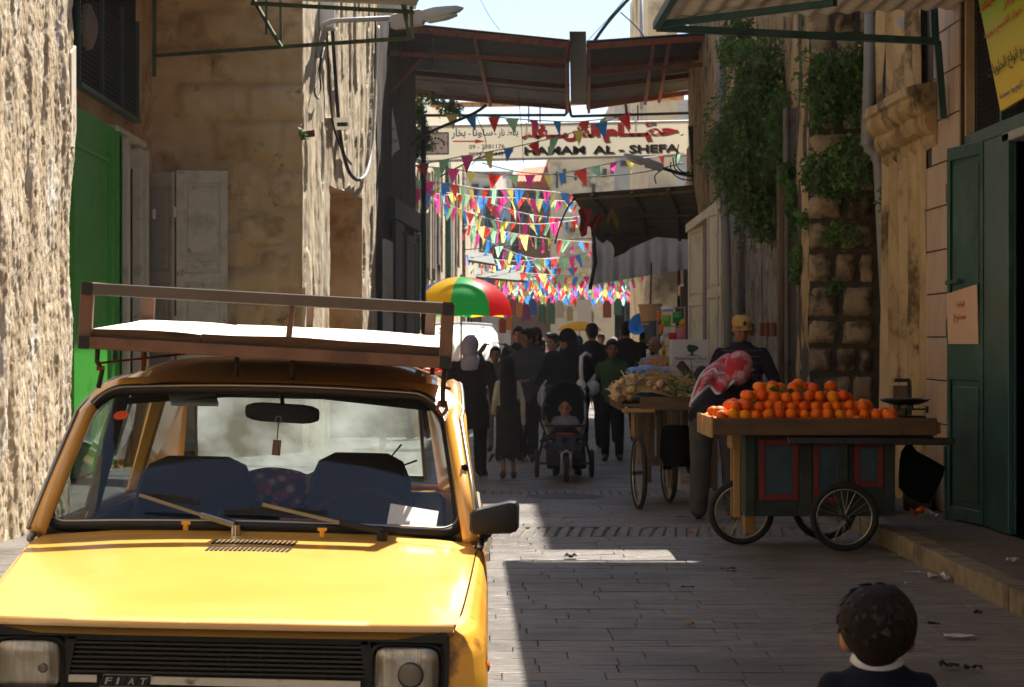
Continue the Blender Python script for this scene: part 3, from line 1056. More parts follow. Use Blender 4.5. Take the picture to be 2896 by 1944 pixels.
for px, py in ((1981, 318), (2004, 352)):
 MB().tube([P(px, py - 14, Yd), P(px + .5, py + 14, Yd)], .072, 14).build('collar', m_pipe, dp, smooth='auto')
for px, py in ((2018, 505), (2026, 745)):
 MB().tube([P(px - 3, py, Yd), P(px - 2.6, py + 5, Yd)], .066, 14).bar(P(px - 18, py + 2, Yd), P(px + 16, py + 3, Yd + .1), .02, .02).build('clip', m_greym, dp)
dp2 = thing('thin_downpipe', 'slim dark grey downpipe behind the youth in the cap', 'drainpipe', P(1655, 1000, 28))
MB().tube([P(1648, 90, 28.4), P(1646, 380, 28.4), P(1657, 560, 28.4), P(1664, 940, 28.4)], .055, 12).build('pipe', m_pipe, dp2, smooth=True)
YM = 22.0
mp_ = thing('masonry_pier', 'projecting pier of old weathered stone blocks behind the oranges', 'pier', (3.6, YM, 0))
xl = (1842 - VX) * YM / FPX
MB().bb((xl + .03, YM + .04, 0), (RX + .3, 22.86, 6.3)).build('core', m_mortar, mp_)
bnd = [1150, 1060, 985, 925, 854, 789, 727, 648, 574, 504, 439, 372, 300, 234, 192, 140, 78, 16, -60]
for i in range(len(bnd) - 1):
 za, zb_ = P(0, bnd[i], YM).z, P(0, bnd[i + 1], YM).z
 xs = [xl, xl + .32 + uni(-.07, .12), RX + .12]
 if i % 3 == 1:
  xs = [xl, xl + .26, xl + .5, RX + .12]
 for k in range(len(xs) - 1):
  x0, x1 = xs[k], xs[k + 1]
  g_ = .02
  nx, nz = 7, 6
  sd = uni(0, 50)
  dd = uni(.0, .035)
  def fn(u, v, x0=x0, x1=x1, za=za, zb_=zb_, sd=sd, dd=dd, g_=g_):
   e = min(u, 1 - u, v, 1 - v)
   q_ = min(1, e * 5)
   x_ = x0 + g_ + u * (x1 - x0 - 2 * g_) + .018 * noise.noise(Vector((v * 3, sd, 1)))
   z_ = za + g_ + v * (zb_ - za - 2 * g_) + .018 * noise.noise(Vector((u * 3, sd, 4)))
   return Vector((x_, YM + .05 - (.05 + dd) * q_ ** .6 - .02 * fbm(Vector((u * 2.2, v * 2, sd))), z_))
  mb = MB().grid(fn, nx, nz)
  o = mb.build('stone_block', m_block, mp_, smooth=True)
mb = MB()
sheet(mb, (xl + .03, 22.9), (xl + .02, YM + .06), 0, 6.3, .08, .06, rough(.03, 3, 2, 1))
mb.build('pier_side', m_wallr, mp_, smooth=True, fix=False)
RW = 3.32
h2 = thing('plank_house', 'old plastered house on the right with a peeling plank door and white shutters', 'building', (4.5, 28, 0))
fR = rough(.035, 1.5, .7, 12.5)
mb = MB()
R0, R1 = Vector((3.68, 33.2)), Vector((RW, 22.86))
sheet(mb, R0, R1, 0, 8, .1, .1, fR)
R2, R3 = Vector((4.1, 44.4)), R0
sheet(mb, R2, R3, 0, 8, .12, .12, fR)
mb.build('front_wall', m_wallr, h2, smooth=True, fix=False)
MB().bb((3.8, 22.88, 0), (9, 31, 11)).bb((3.82, 31, 0), (9, 34, 17)).bb((4.25, 34, 0), (9, 44.2, 17)).build('wall_core', m_wallr, h2)
MB().bb((3.78, 22.9, 7.75), (9, 31, 11.05)).build('upper_wall', m_wallr, h2)
dR = (R1 - R0).normalized()
nR = Vector((dR.y, -dR.x))
def onR(px, out=0):
 a_, b_ = (R0, R1) if px > VX + R0.x / R0.y * FPX else (R2, R3)
 k = (px - VX) / FPX
 d_ = b_ - a_
 t = (a_.x - k * a_.y) / (k * d_.y - d_.x)
 d1 = d_.normalized()
 return a_ + d_ * t + Vector((d1.y, -d1.x)) * out
m_peel = M('peeling_blue_paint', '#6f6a62', '#84796a', '#77858c', scale=3.5, stretch=(1, 1, .3), rough=.8, bump=.8, bscale=15, bstretch=(1, 1, .25), rnd=.14,
   stain='#5a4632', sscale=4, sthr=.54, stain2='#a9a092', s2scale=5, s2thr=.63, s2stretch=(1, 1, .3))
pd = thing('plank_door', 'tall door of peeling grey blue planks below the big hanging plant', 'door', onR(1740, .05).to_3d())
px = 1672.
while px < 1788:
 wpx = uni(12, 17)
 p, q2 = onR(px, .06 + uni(0, .03)), onR(px + wpx - 1.6, .06 + uni(0, .03))
 ym = (p.y + q2.y) / 2
 za, zb_ = .1, P(0, 380, ym).z
 mb = MB()
 d_ = q2 - p
 nd = Vector((d_.normalized().y, -d_.normalized().x))
 sd = uni(0, 9)
 sheet(mb, p, q2, za, zb_, .13, .16, lambda u, z, sd=sd: .018 * fbm(Vector((u * 4, z * 1.3, sd))) + .02)
 e3 = Vector((nd.x, nd.y, 0)) * .03
 mb.bar((p.x, p.y, (za + zb_) / 2), (q2.x, q2.y, (za + zb_) / 2), .03, zb_ - za)
 mb.build('plank', m_peel, pd, fix=False)
 if RND.random() < .6:
  c = onR(px + wpx / 2, .13)
  MB().box((c.x, c.y, P(0, 752, c.y).z), (.05, .12, .16)).build('hinge', m_rust, pd, bevel=.01)
 px += wpx
bm_ = thing('steel_beam_post', 'grey vertical steel beam between the plank door and the stone pier', 'post', P(1807, 900, 23.6))
Yb = 23.5
xa, xb_ = (1792 - VX) * Yb / FPX, (1822 - VX) * Yb / FPX
zt, zb_ = P(0, 244, Yb).z, .1
m_beam = M('grey_brown_steel', '#5d564e', '#6a6259', '#544a40', scale=3, rough=.7, stain='#5a3a28', sscale=3, sthr=.64)
MB().bb((xa, Yb, zb_), (xa + .03, Yb + .2, zt)).bb((xb_ - .03, Yb, zb_), (xb_, Yb + .2, zt)).bb((xa + .028, Yb + .06, zb_), (xb_ - .028, Yb + .1, zt - .01)).build('beam', m_beam, bm_, bevel=.004)
MB().bb((xa - .06, Yb + .1, zb_), (xa - .004, Yb + .25, zt - .6)).build('timber', m_wood, bm_, bevel=.006)
od = thing('open_casement_doors', 'pale panelled shop doors folded open beyond the plank door', 'door', onR(1610, .3).to_3d())
for (pa, pb, Ya, Yb_, tpy, bpy_) in ((1573, 1606, 33.2, 32.2, 520, 1000), (1616, 1640, 30.6, 29.9, 480, 1000), (1595, 1612, 33.4, 32.4, 500, 1000), (1641, 1648, 30.0, 29.4, 470, 1000)):
 p, q2 = P(pa, 0, Ya), P(pb, 0, Yb_)
 door_leaf(od, (p.x, p.y), (q2.x, q2.y), .12, P(0, tpy, Ya).z, m_whitep, [(.03, .32), (.36, .62), (.66, .97)], stile=.09)
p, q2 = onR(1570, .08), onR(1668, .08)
MB().bar((p.x, p.y, 1.7), (q2.x, q2.y, 1.7), .03, 3.1).build('gap_shade_sheet', m_dark, od)  # black sheet painted as the shade behind the folded leaves
mb = MB().bar(P(1570, 522, 33.3), P(1640, 470, 30.2), .08, .12)
mb.build('head_rail', m_whitep, od)
wp = thing('timber_post', 'weathered timber post beside the folded pale doors', 'post', P(1563, 900, 35))
MB().bar(P(1561, 655, 35.5), P(1563, 985, 35.5), .13, .13).bar(P(1548, 700, 36.5), P(1550, 985, 36.5), .1, .1).build('post', m_wood, wp)
ga = thing('green_awning', 'pale sheet awning on teal steel rails over the right-hand shop', 'awning', P(1800, 80, 17.8))
YA = 17.86
c0 = P(1497, 64, YA)
cw = P(2140, 95, YA)
m_awnfar = m_awn
mb = MB()
mb.bar(c0, cw, .055, .055)
mb.bar(P(1497, 60, YA), P(1500, 62, 2.8) if False else Vector((c0.x + .12, 6.0, c0.z + .1)), .055, .055)
mb.bar(c0 + Vector((.02, -.03, .02)), P(1905, 6, YA - 1.4), .05, .05)
mb.bar(P(2126, -60, YA + .05), P(2133, 95, YA + .05), .06, .06)
mb.bar(P(2138, 95, YA + .05), P(2152, 272, YA + .05), .055, .055)
for yy in (14, 10):
 mb.bar((c0.x + .1, yy, c0.z + .06), (RX, yy, c0.z + .1), .045, .045)
mb.build('steel_frame', m_teal, ga)
mb = MB()
def awf(u, v):
 Y = YA - .03 - v * 15.5
 x0 = c0.x - .02 + .012 * (YA - Y)
 return Vector((x0 + u * (RX + .02 - x0), Y, c0.z + .05 + .012 * math.sin(u * 95) + u * .1 + .01 * v * 12))
mb.grid(awf, 96, 6)
m1 = MB()
m1.v, m1.f, m1.mi = mb.v, mb.f, mb.mi
top = [v + Vector((0, 0, .012)) for v in mb.v]
o0 = len(m1.v)
m1.f = list(m1.f) + [tuple(i + o0 for i in f[::-1]) for f in mb.f]
m1.v = list(m1.v) + top
m1.mi = [0] * len(m1.f)
m1.build('roof_sheet', m_awn, ga, fix=False)
m_bann = bpy.data.materials.new('banner_print')
m_bann.use_nodes = True
t = m_bann.node_tree
b = t.nodes['Principled BSDF']
b.inputs['Roughness'].default_value = .5
tc = t.nodes.new('ShaderNodeTexCoord')
sx = t.nodes.new('ShaderNodeSeparateXYZ')
mr = t.nodes.new('ShaderNodeMapRange')
cr = t.nodes.new('ShaderNodeValToRGB')
mr.inputs['From Min'].default_value = 0
mr.inputs['From Max'].default_value = .95
cr.color_ramp.elements[0].color = hx('#d8b70e')
cr.color_ramp.elements[1].color = hx('#6fae22')
e = cr.color_ramp.elements.new(.45)
e.color = hx('#c6b416')
link(t, tc.outputs['Object'], sx.inputs[0])
link(t, sx.outputs['Z'], mr.inputs['Value'])
link(t, mr.outputs[0], cr.inputs[0])
link(t, cr.outputs[0], b.inputs['Base Color'])
def onB(px, py):
 return P(px, py, (RX - .06) * FPX / (px - VX))
bn = [onB(2282, 254), onB(2352, 212), onB(2352, -30), onB(2226, -30)]
ban = MB().prism(bn, (0.02, 0, 0)).build('shop_banner', m_bann, loc=bn[0])
tag(ban, 'yellow and green printed banner hanging crooked over the dark shop door', 'banner')
m_red = M('red_print', '#c4161c', rough=.5)
m_ink = M('dark_print', '#23242c', rough=.5)
m_bluep = M('blue_print', '#2b3580', rough=.5)
bx = (bn[1] - bn[0]).normalized()
bz = (onB(2231, 0) - bn[0]).normalized()
for s_, px, py, h_, wpx, mm in (('منجمد', 2241, 38, .13, 48, m_red), ('شوار', 2293, 26, .11, 50, m_red), ('خوار القسم دوريه', 2252, 98, .10, 84, m_red), ('جميع انواع الحلويات', 2262, 190, .16, 100, m_ink),
        ('كلاج كريم ود صمدة', 2288, 238 - 4, .09, 70, m_bluep)):
 text('lettering', arabic(s_), mm, ban, onB(px, py) + Vector((-.012, 0, 0)), bx, bz, h_, (onB(px + wpx, py) - onB(px, py)).length)
lightfit = thing('wall_spotlight', 'small dusty metal spotlight on the pilaster above the awning rail', 'light', P(2098, 30, 19.5))
MB().lathe([(.02, 0), (.03, .06), (.085, .18), (.09, .2)], 14, Matrix.Translation(P(2104, 38, 19.6)) @ Euler((rad(115), 0, rad(-120))).to_matrix().to_4x4()).build('shade', m_greym, lightfit, smooth='auto')
MB().bar(P(2106, 36, 19.6), P(2112, 60, 19.9), .03, .03).build('arm', m_dkmetal, lightfit)
cable('black_hose', 'black hose curving down the pilaster to the cornice beside the drainpipe', [P(2030, 60, 20.4), P(2022, 160, 20.4), P(2020, 205, 20.4), P(2030, 255, 20.2), P(2042, 278, 20.1)], .03, cat='hose')
# ------------------------------------------------------------------ hanging plants
m_leaf = M('caper_leaf', '#3d5c22', '#4b6e2a', '#628438', scale=3, rough=.6, rnd=.05, trans=.25)
m_leafd = M('ivy_leaf', '#345420', '#446a26', '#628a32', scale=3, rough=.6, trans=.3)
m_stem = M('plant_stem', '#4a4a2a', '#5d5a36', scale=6, rough=.8)
m_yleaf = M('yellow_leaf', '#b49322', rough=.6, trans=.2)
def plant(label, blobs, n, leaf, mat=None, seed=1, name='hanging_plant', strands=24, yellow=0):
 """blobs: (px, py, Y, rx, ry_px-> metres, depth); sprays of small leaves on thin stems"""
 r = random.Random(seed)
 tot = sum(b_[3] * b_[4] for b_ in blobs)
 c0_ = P(blobs[0][0], blobs[0][1], blobs[0][2])
 root = thing(name, label, 'plant', c0_)
 lm, sm, ym = MB(), MB(), MB()
 for (px, py, Y, rx, rz_, dp_) in blobs:
  c = P(px, py, Y)
  k = int(n * rx * rz_ / tot)
  i = 0
  while i < k:
   a = Vector((r.gauss(0, .42) * rx, r.gauss(0, .42) * dp_, r.gauss(0, .45) * rz_))
   if (a.x / rx) ** 2 + (a.z / rz_) ** 2 > 1.25:
    continue
   base = c + a
   ln = r.uniform(.12, .38) * min(1, rx * 2)
   dirv = Vector((r.gauss(-.1, .5), r.gauss(-.3, .4), r.gauss(-.55, .45))).normalized()
   tip = base + dirv * ln + Vector((0, 0, -ln * .35))
   mid = base + dirv * ln * .55
   if r.random() < .55:
    sm.tube([base, mid, tip], [.009, .006, .003], 4, cap=False)
   m = r.randint(6, 11)
   for j in range(m):
    t_ = (j + r.random()) / m
    p = (base * (1 - t_) ** 2 + mid * (2 * t_ * (1 - t_)) + tip * t_ ** 2)
    s = leaf * r.uniform(.5, 1.2) * (1.7 if r.random() < .12 else 1)
    d1 = Vector((r.gauss(0, 1), r.gauss(0, 1), r.gauss(-.4, .8))).normalized()
    d2 = d1.cross(Vector((r.gauss(0, 1), r.gauss(0, 1), r.gauss(0, 1)))).normalized()
    up = d1.cross(d2)
    q_ = [p, p + d1 * s * .5 + d2 * s * .36, p + d1 * s + up * s * .15, p + d1 * s * .5 - d2 * s * .36]
    (ym if yellow and r.random() < yellow else lm).add(q_, [(0, 1, 2, 3)])
    i += 1
 tag(lm.build('foliage', mat or m_leaf, root, fix=False), kind='stuff')
 if sm.f:
  tag(sm.build('stems', m_stem, root, fix=False), kind='stuff')
 if ym.f:
  tag(ym.build('yellow_leaves', m_yleaf, root, fix=False), kind='stuff')
 return root
plant('large bushy green plant hanging from the wall above the plank door',
  [(1750, 200, 25.2, .48, .6, .34), (1716, 320, 25.2, .52, .6, .46), (1745, 440, 25.2, .38, .42, .35), (1672, 320, 26, .22, .42, .3), (1790, 300, 24.4, .22, .5, .25), (1745, 500, 25.2, .16, .22, .2), (1690, 420, 25.6, .2, .25, .2)],
  30000, .048, seed=4, yellow=.008)
plant('green plant with yellow flowers spilling over the top of the stone pier', [(1895, 170, 21.7, .34, .3, .16), (1930, 215, 21.7, .22, .25, .14), (1960, 130, 21.7, .2, .16, .12), (1870, 250, 21.6, .12, .2, .12)], 3200, .05, m_leafd, seed=6, yellow=.03)
plant('dark leafy growth draping across the pier ledge behind the pipe elbow', [(1910, 365, 21.6, .3, .16, .16), (1990, 370, 21.4, .3, .16, .16), (1850, 390, 21.7, .1, .2, .12), (1940, 330, 21.6, .2, .1, .12), (1900, 420, 21.6, .2, .12, .1)], 3600, .045, seed=8)
plant('small tuft of leaves beside the drainpipe, below its elbow', [(2042, 455, 21.0, .14, .18, .1), (2030, 430, 21.0, .1, .1, .1)], 700, .05, m_leafd, seed=9)
plant('trailing plant hanging down the front of the grey steel beam', [(1828, 580, 22.6, .12, .22, .1), (1812, 480, 23.0, .1, .3, .1), (1838, 500, 22.2, .07, .12, .08), (1800, 400, 23.2, .12, .25, .1), (1815, 630, 22.8, .1, .08, .08)], 1500, .05, m_leafd, seed=10)
plant('leafy weeds rooted in the lower joints of the stone pier', [(1935, 520, 21.8, .2, .1, .08), (1900, 540, 21.8, .12, .08, .08), (1905, 650, 21.8, .1, .1, .06)], 700, .04, seed=12)
plant('sparse greenery on the wall top beside the green awning rail', [(1668, 100, 27, .2, .3, .2), (1690, 60, 27, .25, .2, .2), (1720, 110, 26.5, .2, .15, .2), (1850, 60, 22.5, .15, .2, .1)], 1700, .05, seed=14)
plant('bright green creeper in the sun at the dark shop corner under the canopy', [(955, 250, 44.6, .16, .35, .25), (968, 310, 44.6, .22, .3, .25), (950, 330, 44.6, .14, .4, .2), (1030, 245, 47, .25, .2, .25), (990, 225, 46, .2, .12, .2)], 3400, .06, m_leafd, seed=16)
plant('tiny green weed growing on the corner of the sunlit pier', [(694, 308, 30.3, .05, .08, .05)], 90, .04, m_leafd, seed=17, name='wall_weed')
# ------------------------------------------------------------------ the canopy across the street
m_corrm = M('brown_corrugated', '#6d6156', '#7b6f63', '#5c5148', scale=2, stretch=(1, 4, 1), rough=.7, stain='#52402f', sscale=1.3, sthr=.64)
m_corrd = M('dark_corrugated', '#38332e', '#423b35', '#2e2925', scale=2, stretch=(1, 4, 1), rough=.7, stain='#4e372a', sscale=1.3, sthr=.64)  # darker overall tone for the canopy sheets and flashing
cn = thing('street_canopy', 'wide corrugated iron canopy on rusty beams spanning the street', 'canopy', P(1260, 150, 44))
YF, YB = 39.0, 47.5
def corr_sheet(a, b, c, d, nw, name, mat, root, amp=.012, th=.01):
 """a,b front edge; d,c back edge; ridges run across from a to b"""
 mb = MB()
 n = nw * 6
 for k in range(2):
  o = Vector((0, 0, th * k))
  mb2 = MB().grid(lambda u, v: (a * (1 - u) + b * u) * (1 - v) + (d * (1 - u) + c * u) * v + o + Vector((0, 0, amp * math.sin(v * nw * 2 * math.pi) + .012 * noise.noise(Vector((u * 5, v * 4, 3))))), 5, n)
  mb.add(mb2.v, mb2.f if k == 0 else [f[::-1] for f in mb2.f])
 return mb.build(name, mat, root, fix=False)
L0, L1 = P(868, 48, YF), P(1298, 92, YF)
L3, L2 = P(938, 207, YB), P(1300, 238, YB)
Q0, Q1 = P(1338, 95, YF), P(1642, 74, YF)
Q3, Q2 = P(1338, 238, YB), P(1605, 198, YB)
NS = 5
for s_, (a, b, c, d) in enumerate(((L0, L1, L2, L3), (Q0, Q1, Q2, Q3))):
 for i in range(NS):
  v0, v1 = i / NS, (i + 1) / NS + .012
  aa, bb_ = a.lerp(d, v0), b.lerp(c, v0)
  dd, cc = a.lerp(d, v1), b.lerp(c, v1)
  o = Vector((0, 0, .012 * (i % 2)))
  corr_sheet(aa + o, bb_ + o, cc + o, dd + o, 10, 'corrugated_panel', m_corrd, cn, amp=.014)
fl0, fl1 = P(1299, 80, YF - .3), P(1337, 80, YF - .3)
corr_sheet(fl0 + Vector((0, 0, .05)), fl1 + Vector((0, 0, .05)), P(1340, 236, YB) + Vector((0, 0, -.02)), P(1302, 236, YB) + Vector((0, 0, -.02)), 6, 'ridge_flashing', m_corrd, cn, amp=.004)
def beam(a, b, w_=.07, h_=.1, mat=m_rust, name='beam', root=None):
 return MB().bar(a, b, w_, h_).build(name, mat, root or cn)
dz = Vector((0, 0, -.09))
for v in (.0, .30, .62, .985):
 beam(L0.lerp(L3, v) + dz, L1.lerp(L2, v) + dz)
 beam(Q0.lerp(Q3, v) + dz, Q1.lerp(Q2, v) + dz)
for u in (.04, .5, .985):
 beam(L0.lerp(L1, u) + dz * 1.9, L3.lerp(L2, u) + dz * 1.9, .06, .07)
for u in (.02, .5, .62, .93):
 beam(Q0.lerp(Q1, u) + dz * 1.9, Q3.lerp(Q2, u) + dz * 1.9, .06, .07)
for a, b in (((938, 264), (1291, 263)), ((1291, 263), (1294, 236)), ((1303, 266), (1590, 258)), ((1303, 266), (1298, 236)), ((1430, 262), (1425, 220)), ((1588, 258), (1588, 205)), ((1447, 230), (1447, 205)), ((1458, 230), (1458, 205)), ((1110, 236), (1112, 215))):
 beam(P(*a, YB), P(*b, YB), .055, .055, m_dkmetal if a[1] > 262 else m_rust, 'rear_rail')
beam(P(872, 52, YF), P(878, 560, YF), .07, .09, m_rust, 'post')
beam(P(868, 122, YF), P(1296, 140, YF + .6), .06, .07, m_rust, 'tie_rail')
beam(P(968, 128, YF + .2), P(882, 222, YF), .05, .05, m_rust, 'brace')
beam(P(1640, 74, YF), P(1626, 185, YF + 1), .06, .06, m_rust, 'brace')
beam(P(1296, 140, YF + .6), P(1298, 95, YF), .06, .06, m_rust, 'brace')
beam(P(1340, 168, YF + 2), P(1640, 145, YF + .5), .06, .07, m_rust, 'tie_rail')
beam(P(1575, 288, 43), P(1592, 520, 43), .09, .09, m_dkmetal, 'post')
beam(P(1588, 262, YB), P(1590, 300, YB), .1, .1, m_dkmetal, 'post')
rp = thing('rusty_pipe', 'rust stained horizontal pipe behind the rear edge of the canopy', 'pipe', P(1280, 237, 53.5))
MB().tube([P(985, 240, 53.5), P(1290, 236, 53.5), P(1560, 222, 53.5)], .065, 10).build('pipe', m_rustpipe, rp, smooth=True)
wire = cable('lamp_wire', 'black wire dangling from the sunlit street lamp in front of the canopy', [P(982, 68, 30.6), P(984, 120, 30.6), P(980, 150, 30.6), P(986, 152, 30.6), P(987, 90, 30.6)], .008)
# ------------------------------------------------------------------ the bath house sign
YS = 52.0
sg = thing('bathhouse_sign', 'long cream sign board with red Arabic lettering reading HAMAM AL - SHEFA', 'sign', P(1260, 365, YS))
m_board_s = M('cream_sign_board', '#c8c2ac', '#d0cab6', scale=1.5, rough=.5, trans=.25)
A, B = P(945, 369, YS), P(1570, 355, YS)
C, D = P(1571, 277, YS), P(946, 289, YS)
MB().add([A, B, C, D], [(0, 1, 2, 3)]).build('board', m_board_s, sg, fix=False)
MB().tube([A, B, C, D], .03, 6, closed=True).build('frame', m_greym, sg)
sx_, sz_ = (B - A).normalized(), Vector((0, 0, 1))
m_redl = M('red_letter', '#b3141d', rough=.4)
m_blk = M('black_letter', '#14151c', rough=.4)
m_grl = M('grey_letter_shadow', '#6b675c', rough=.5)
m_navy = M('plum_letter', '#43305f', rough=.5)
m_arrow = M('orange_red_arrow', '#c93c1c', rough=.5)
def sgn(s, px, py, h_px, w_px, mat, bold=0.0, sh=None, lift=.01):
 k = YS / FPX
 if sh:
  lift = .02
 if sh:
  text('letter_shadow', s, sh, sg, P(px + 3, py + 3, YS), sx_, sz_, h_px * k, w_px * k, bold=bold + .01, off=lift - .006)
 text('lettering', s, mat, sg, P(px, py, YS), sx_, sz_, h_px * k, w_px * k, bold=bold, off=lift)
sgn('HAMAM', 1196, 354, 18, 138, m_blk, .03, m_grl)
sgn('AL - SHEFA', 1352, 352, 19, 196, m_blk, .03, m_grl)
sgn(arabic('حمّـــام'), 1375, 326, 46, 172, m_redl, .05, m_grl)
sgn(arabic('الشـــفاء'), 1190, 325, 40, 178, m_redl, .05, m_grl)
sgn(arabic('بخار') + '', 1030, 318, 24, 32, m_navy, .02)
sgn(arabic('ساونا'), 1078, 316, 21, 46, m_navy, .02)
sgn(arabic('بلاط نار'), 1136, 316, 22, 46, m_navy, .02)
sgn('-', 1068, 308, 2, 6, m_navy)
sgn('-', 1127, 308, 2, 6, m_navy)
sgn('09 - 2381176', 1070, 341, 10, 81, m_blk, .01)
sgn('0599-273443', 1070, 358, 10, 78, m_blk, .01)
mb = MB()
q = lambda x, y_: P(x, y_, YS - .012)
mb.prism([q(1033, 321.5), q(1084, 321.5), q(1084, 324.5), q(1033, 324.5)], (0, .006, 0)).prism([q(1084, 318), q(1108, 323), q(1084, 328)], (0, .006, 0))
mb.build('arrow', m_arrow, sg)
m_pict = M('faded_picture_print', '#8d8078', '#b5aaa0', '#5f4a4a', scale=9, rough=.6)
MB().prism([q(962, 303), q(1024, 302), q(1024, 353), q(962, 354)], (0, .008, 0)).build('picture_frame', m_navy, sg)
q = lambda x, y_: P(x, y_, YS - .018)
MB().prism([q(965, 306), q(1021, 305), q(1021, 350), q(965, 351)], (0, .008, 0)).build('picture', m_pict, sg)
mb = MB()
for k in range(9):
 a = math.pi * k / 8
 p = q(993 + 20 * math.cos(a), 330 - 14 * math.sin(a))
 mb.box(p + Vector((0, -.006, 0)), (.05, .006, .05))
mb.box(q(993, 335) + Vector((0, -.006, 0)), (.02, .006, .16)).box(q(993, 328) + Vector((0, -.006, 0)), (.18, .006, .02))
tag(mb.build('emblem', m_ink, sg, fix=False), kind='stuff')
mb = MB()
for px in (1206, 1232, 1455):
 mb.bar(P(px, 284, YS + .1), P(px, 240, YS + .1), .03, .03)
mb.build('hanger', m_dkmetal, sg)
# ------------------------------------------------------------------ second awning, tarpaulin, lamp
a2 = thing('brown_awning', 'sagging brown corrugated awning jutting from the right wall under the sign', 'awning', P(1450, 500, 38))
fa, fb = P(1304, 444, 37), P(1580, 424, 36.5)
ba, bb_ = P(1352, 524, 39.2), P(1600, 545, 39.2)
for i in range(3):
 u0, u1 = i / 3, (i + 1) / 3 + .01
 corr_sheet(fa.lerp(fb, u0), fa.lerp(fb, u1), ba.lerp(bb_, u1), ba.lerp(bb_, u0), 9, 'corrugated_panel', m_corrm, a2, amp=.012)
for u in (.17, .5, .8):
 a, b = fa.lerp(fb, u), ba.lerp(bb_, u)
 MB().tube([a + Vector((0, 0, -.03)), a.lerp(b, .4) + Vector((.08, 0, -.02)), b + Vector((0, 0, -.05))], .035, 6).build('rib', m_wood, a2)
for v in (.05, .5, .95):
 a, b = fa.lerp(ba, v), fb.lerp(bb_, v)
 MB().bar(a + Vector((0, 0, -.05)), b + Vector((0, 0, -.05)), .05, .05).build('batten', m_wood, a2)
m_torn = M('torn_brown_cloth', '#3a3029', '#4a3e35', scale=5, rough=.9)
tc_ = thing('torn_awning_cloth', 'dark torn cloth hanging in a point below the brown awning', 'cloth', P(1410, 560, 39))
pts = [(1350, 522), (1400, 530), (1440, 531), (1500, 540), (1470, 553), (1440, 566), (1425, 578), (1400, 588), (1402, 570), (1396, 556), (1385, 548), (1375, 556), (1362, 545)]
MB().prism([P(x, y_, 39 + .1 * math.sin(i * 2)) for i, (x, y_) in enumerate(pts)], (0, .02, 0)).build('cloth', m_torn, tc_)
m_tarp = M('grey_woven_tarp', '#c9cacf', '#d3d4d8', scale=6, rough=.8, trans=.75, bump=.5, bscale=18, stain='#dcdcde', sscale=5, sthr=.62)
tp2 = thing('grey_tarpaulin', 'grey tarpaulin curtain hanging under the brown awning', 'tarpaulin', P(1460, 640, 40.4))
def tarp(u, v):
 x = 1350 + u * 222
 top = 530 + 14 * u
 bot = 650 - 36 * u
 p = P(x, top + (bot - top) * v, 40.4)
 p.y += .10 * math.sin(u * 38) * (.3 + v) + .12 * noise.noise(Vector((u * 6, v * 3, 2)))
 return p
MB().grid(tarp, 50, 10).build('curtain', m_tarp, tp2, smooth=True, fix=False)
MB().tube([P(1352, 520, 40.4), P(1358, 600, 40.4), P(1346, 660, 40.3)], .04, 6).build('edge_pole', m_dkmetal, tp2)
cable('bowed_rod', 'thin bowed black rod arching down from the corner of the brown awning', [P(1312, 452, 37), P(1292, 480, 37), P(1276, 520, 37), P(1266, 556, 37)], .014, cat='rod')
m_ragr = M('red_rag', '#a8261c', '#8c1d16', scale=8, rough=.8, trans=.2)
m_ragy = M('mustard_rag', '#a1851b', '#8b7015', scale=8, rough=.8, trans=.2)
def rag(label, pts, mat, Y):
 t_ = thing('hanging_rag', label, 'cloth', P(pts[0][0], pts[0][1], Y), 'rags hung from the brown awning')
 vs = []
 for i, (x, y_) in enumerate(pts):
  vs.append(P(x, y_, Y + .08 * math.sin(i * 1.9)))
 MB().prism(vs, (.01, .05, 0)).build('cloth', mat, t_, bevel=.01)
rag('bunched red rag hanging at the outer corner of the brown awning', [(1318, 480), (1332, 472), (1352, 478), (1348, 500), (1352, 520), (1340, 516), (1338, 536), (1326, 542), (1320, 522), (1324, 500)], m_ragr, 37.6)
rag('red rag flying sideways next to the bunched one', [(1352, 502), (1364, 488), (1374, 480), (1378, 500), (1368, 508), (1362, 522), (1354, 530), (1346, 520)], m_ragr, 37.7)
rag('two tailed mustard yellow rag under the brown awning', [(1394, 466), (1400, 470), (1404, 488), (1412, 512), (1410, 528), (1402, 516), (1394, 494), (1388, 512), (1384, 508), (1390, 486)], m_ragy, 37.6)
lp2 = thing('grey_street_lamp', 'grey street lamp on a right-hand arm hanging below the bath house sign', 'street lamp', P(1470, 375, 37))
p0, p1 = P(1512, 384, 36.6), P(1422, 354, 36.6)
lamp_head(lp2, p0, p1 - p0, (0, 0, 1), (p1 - p0).length, (m_greym, m_lens))
MB().tube([p0, P(1545, 395, 36.8), P(1580, 402, 37)], .03, 8).build('arm', m_dkmetal, lp2, smooth=True)
cable('lamp_lead', 'loose black lead looped between the grey street lamp and the wall', [P(1510, 388, 36.7), P(1494, 402, 36.7), P(1497, 420, 36.7)], .01)
for (i, pts) in enumerate(([(1535, 360), (1540, 385), (1560, 400), (1582, 398)], [(1530, 370), (1532, 392), (1552, 408), (1580, 412)], [(1548, 330), (1542, 372), (1556, 392), (1578, 394)])):
 cable('service_wire', ['upper', 'lower', 'steepest'][i] + ' of the tangled wires where the grey lamp arm meets the wall', [P(x, y_, 37) for x, y_ in pts], .012)
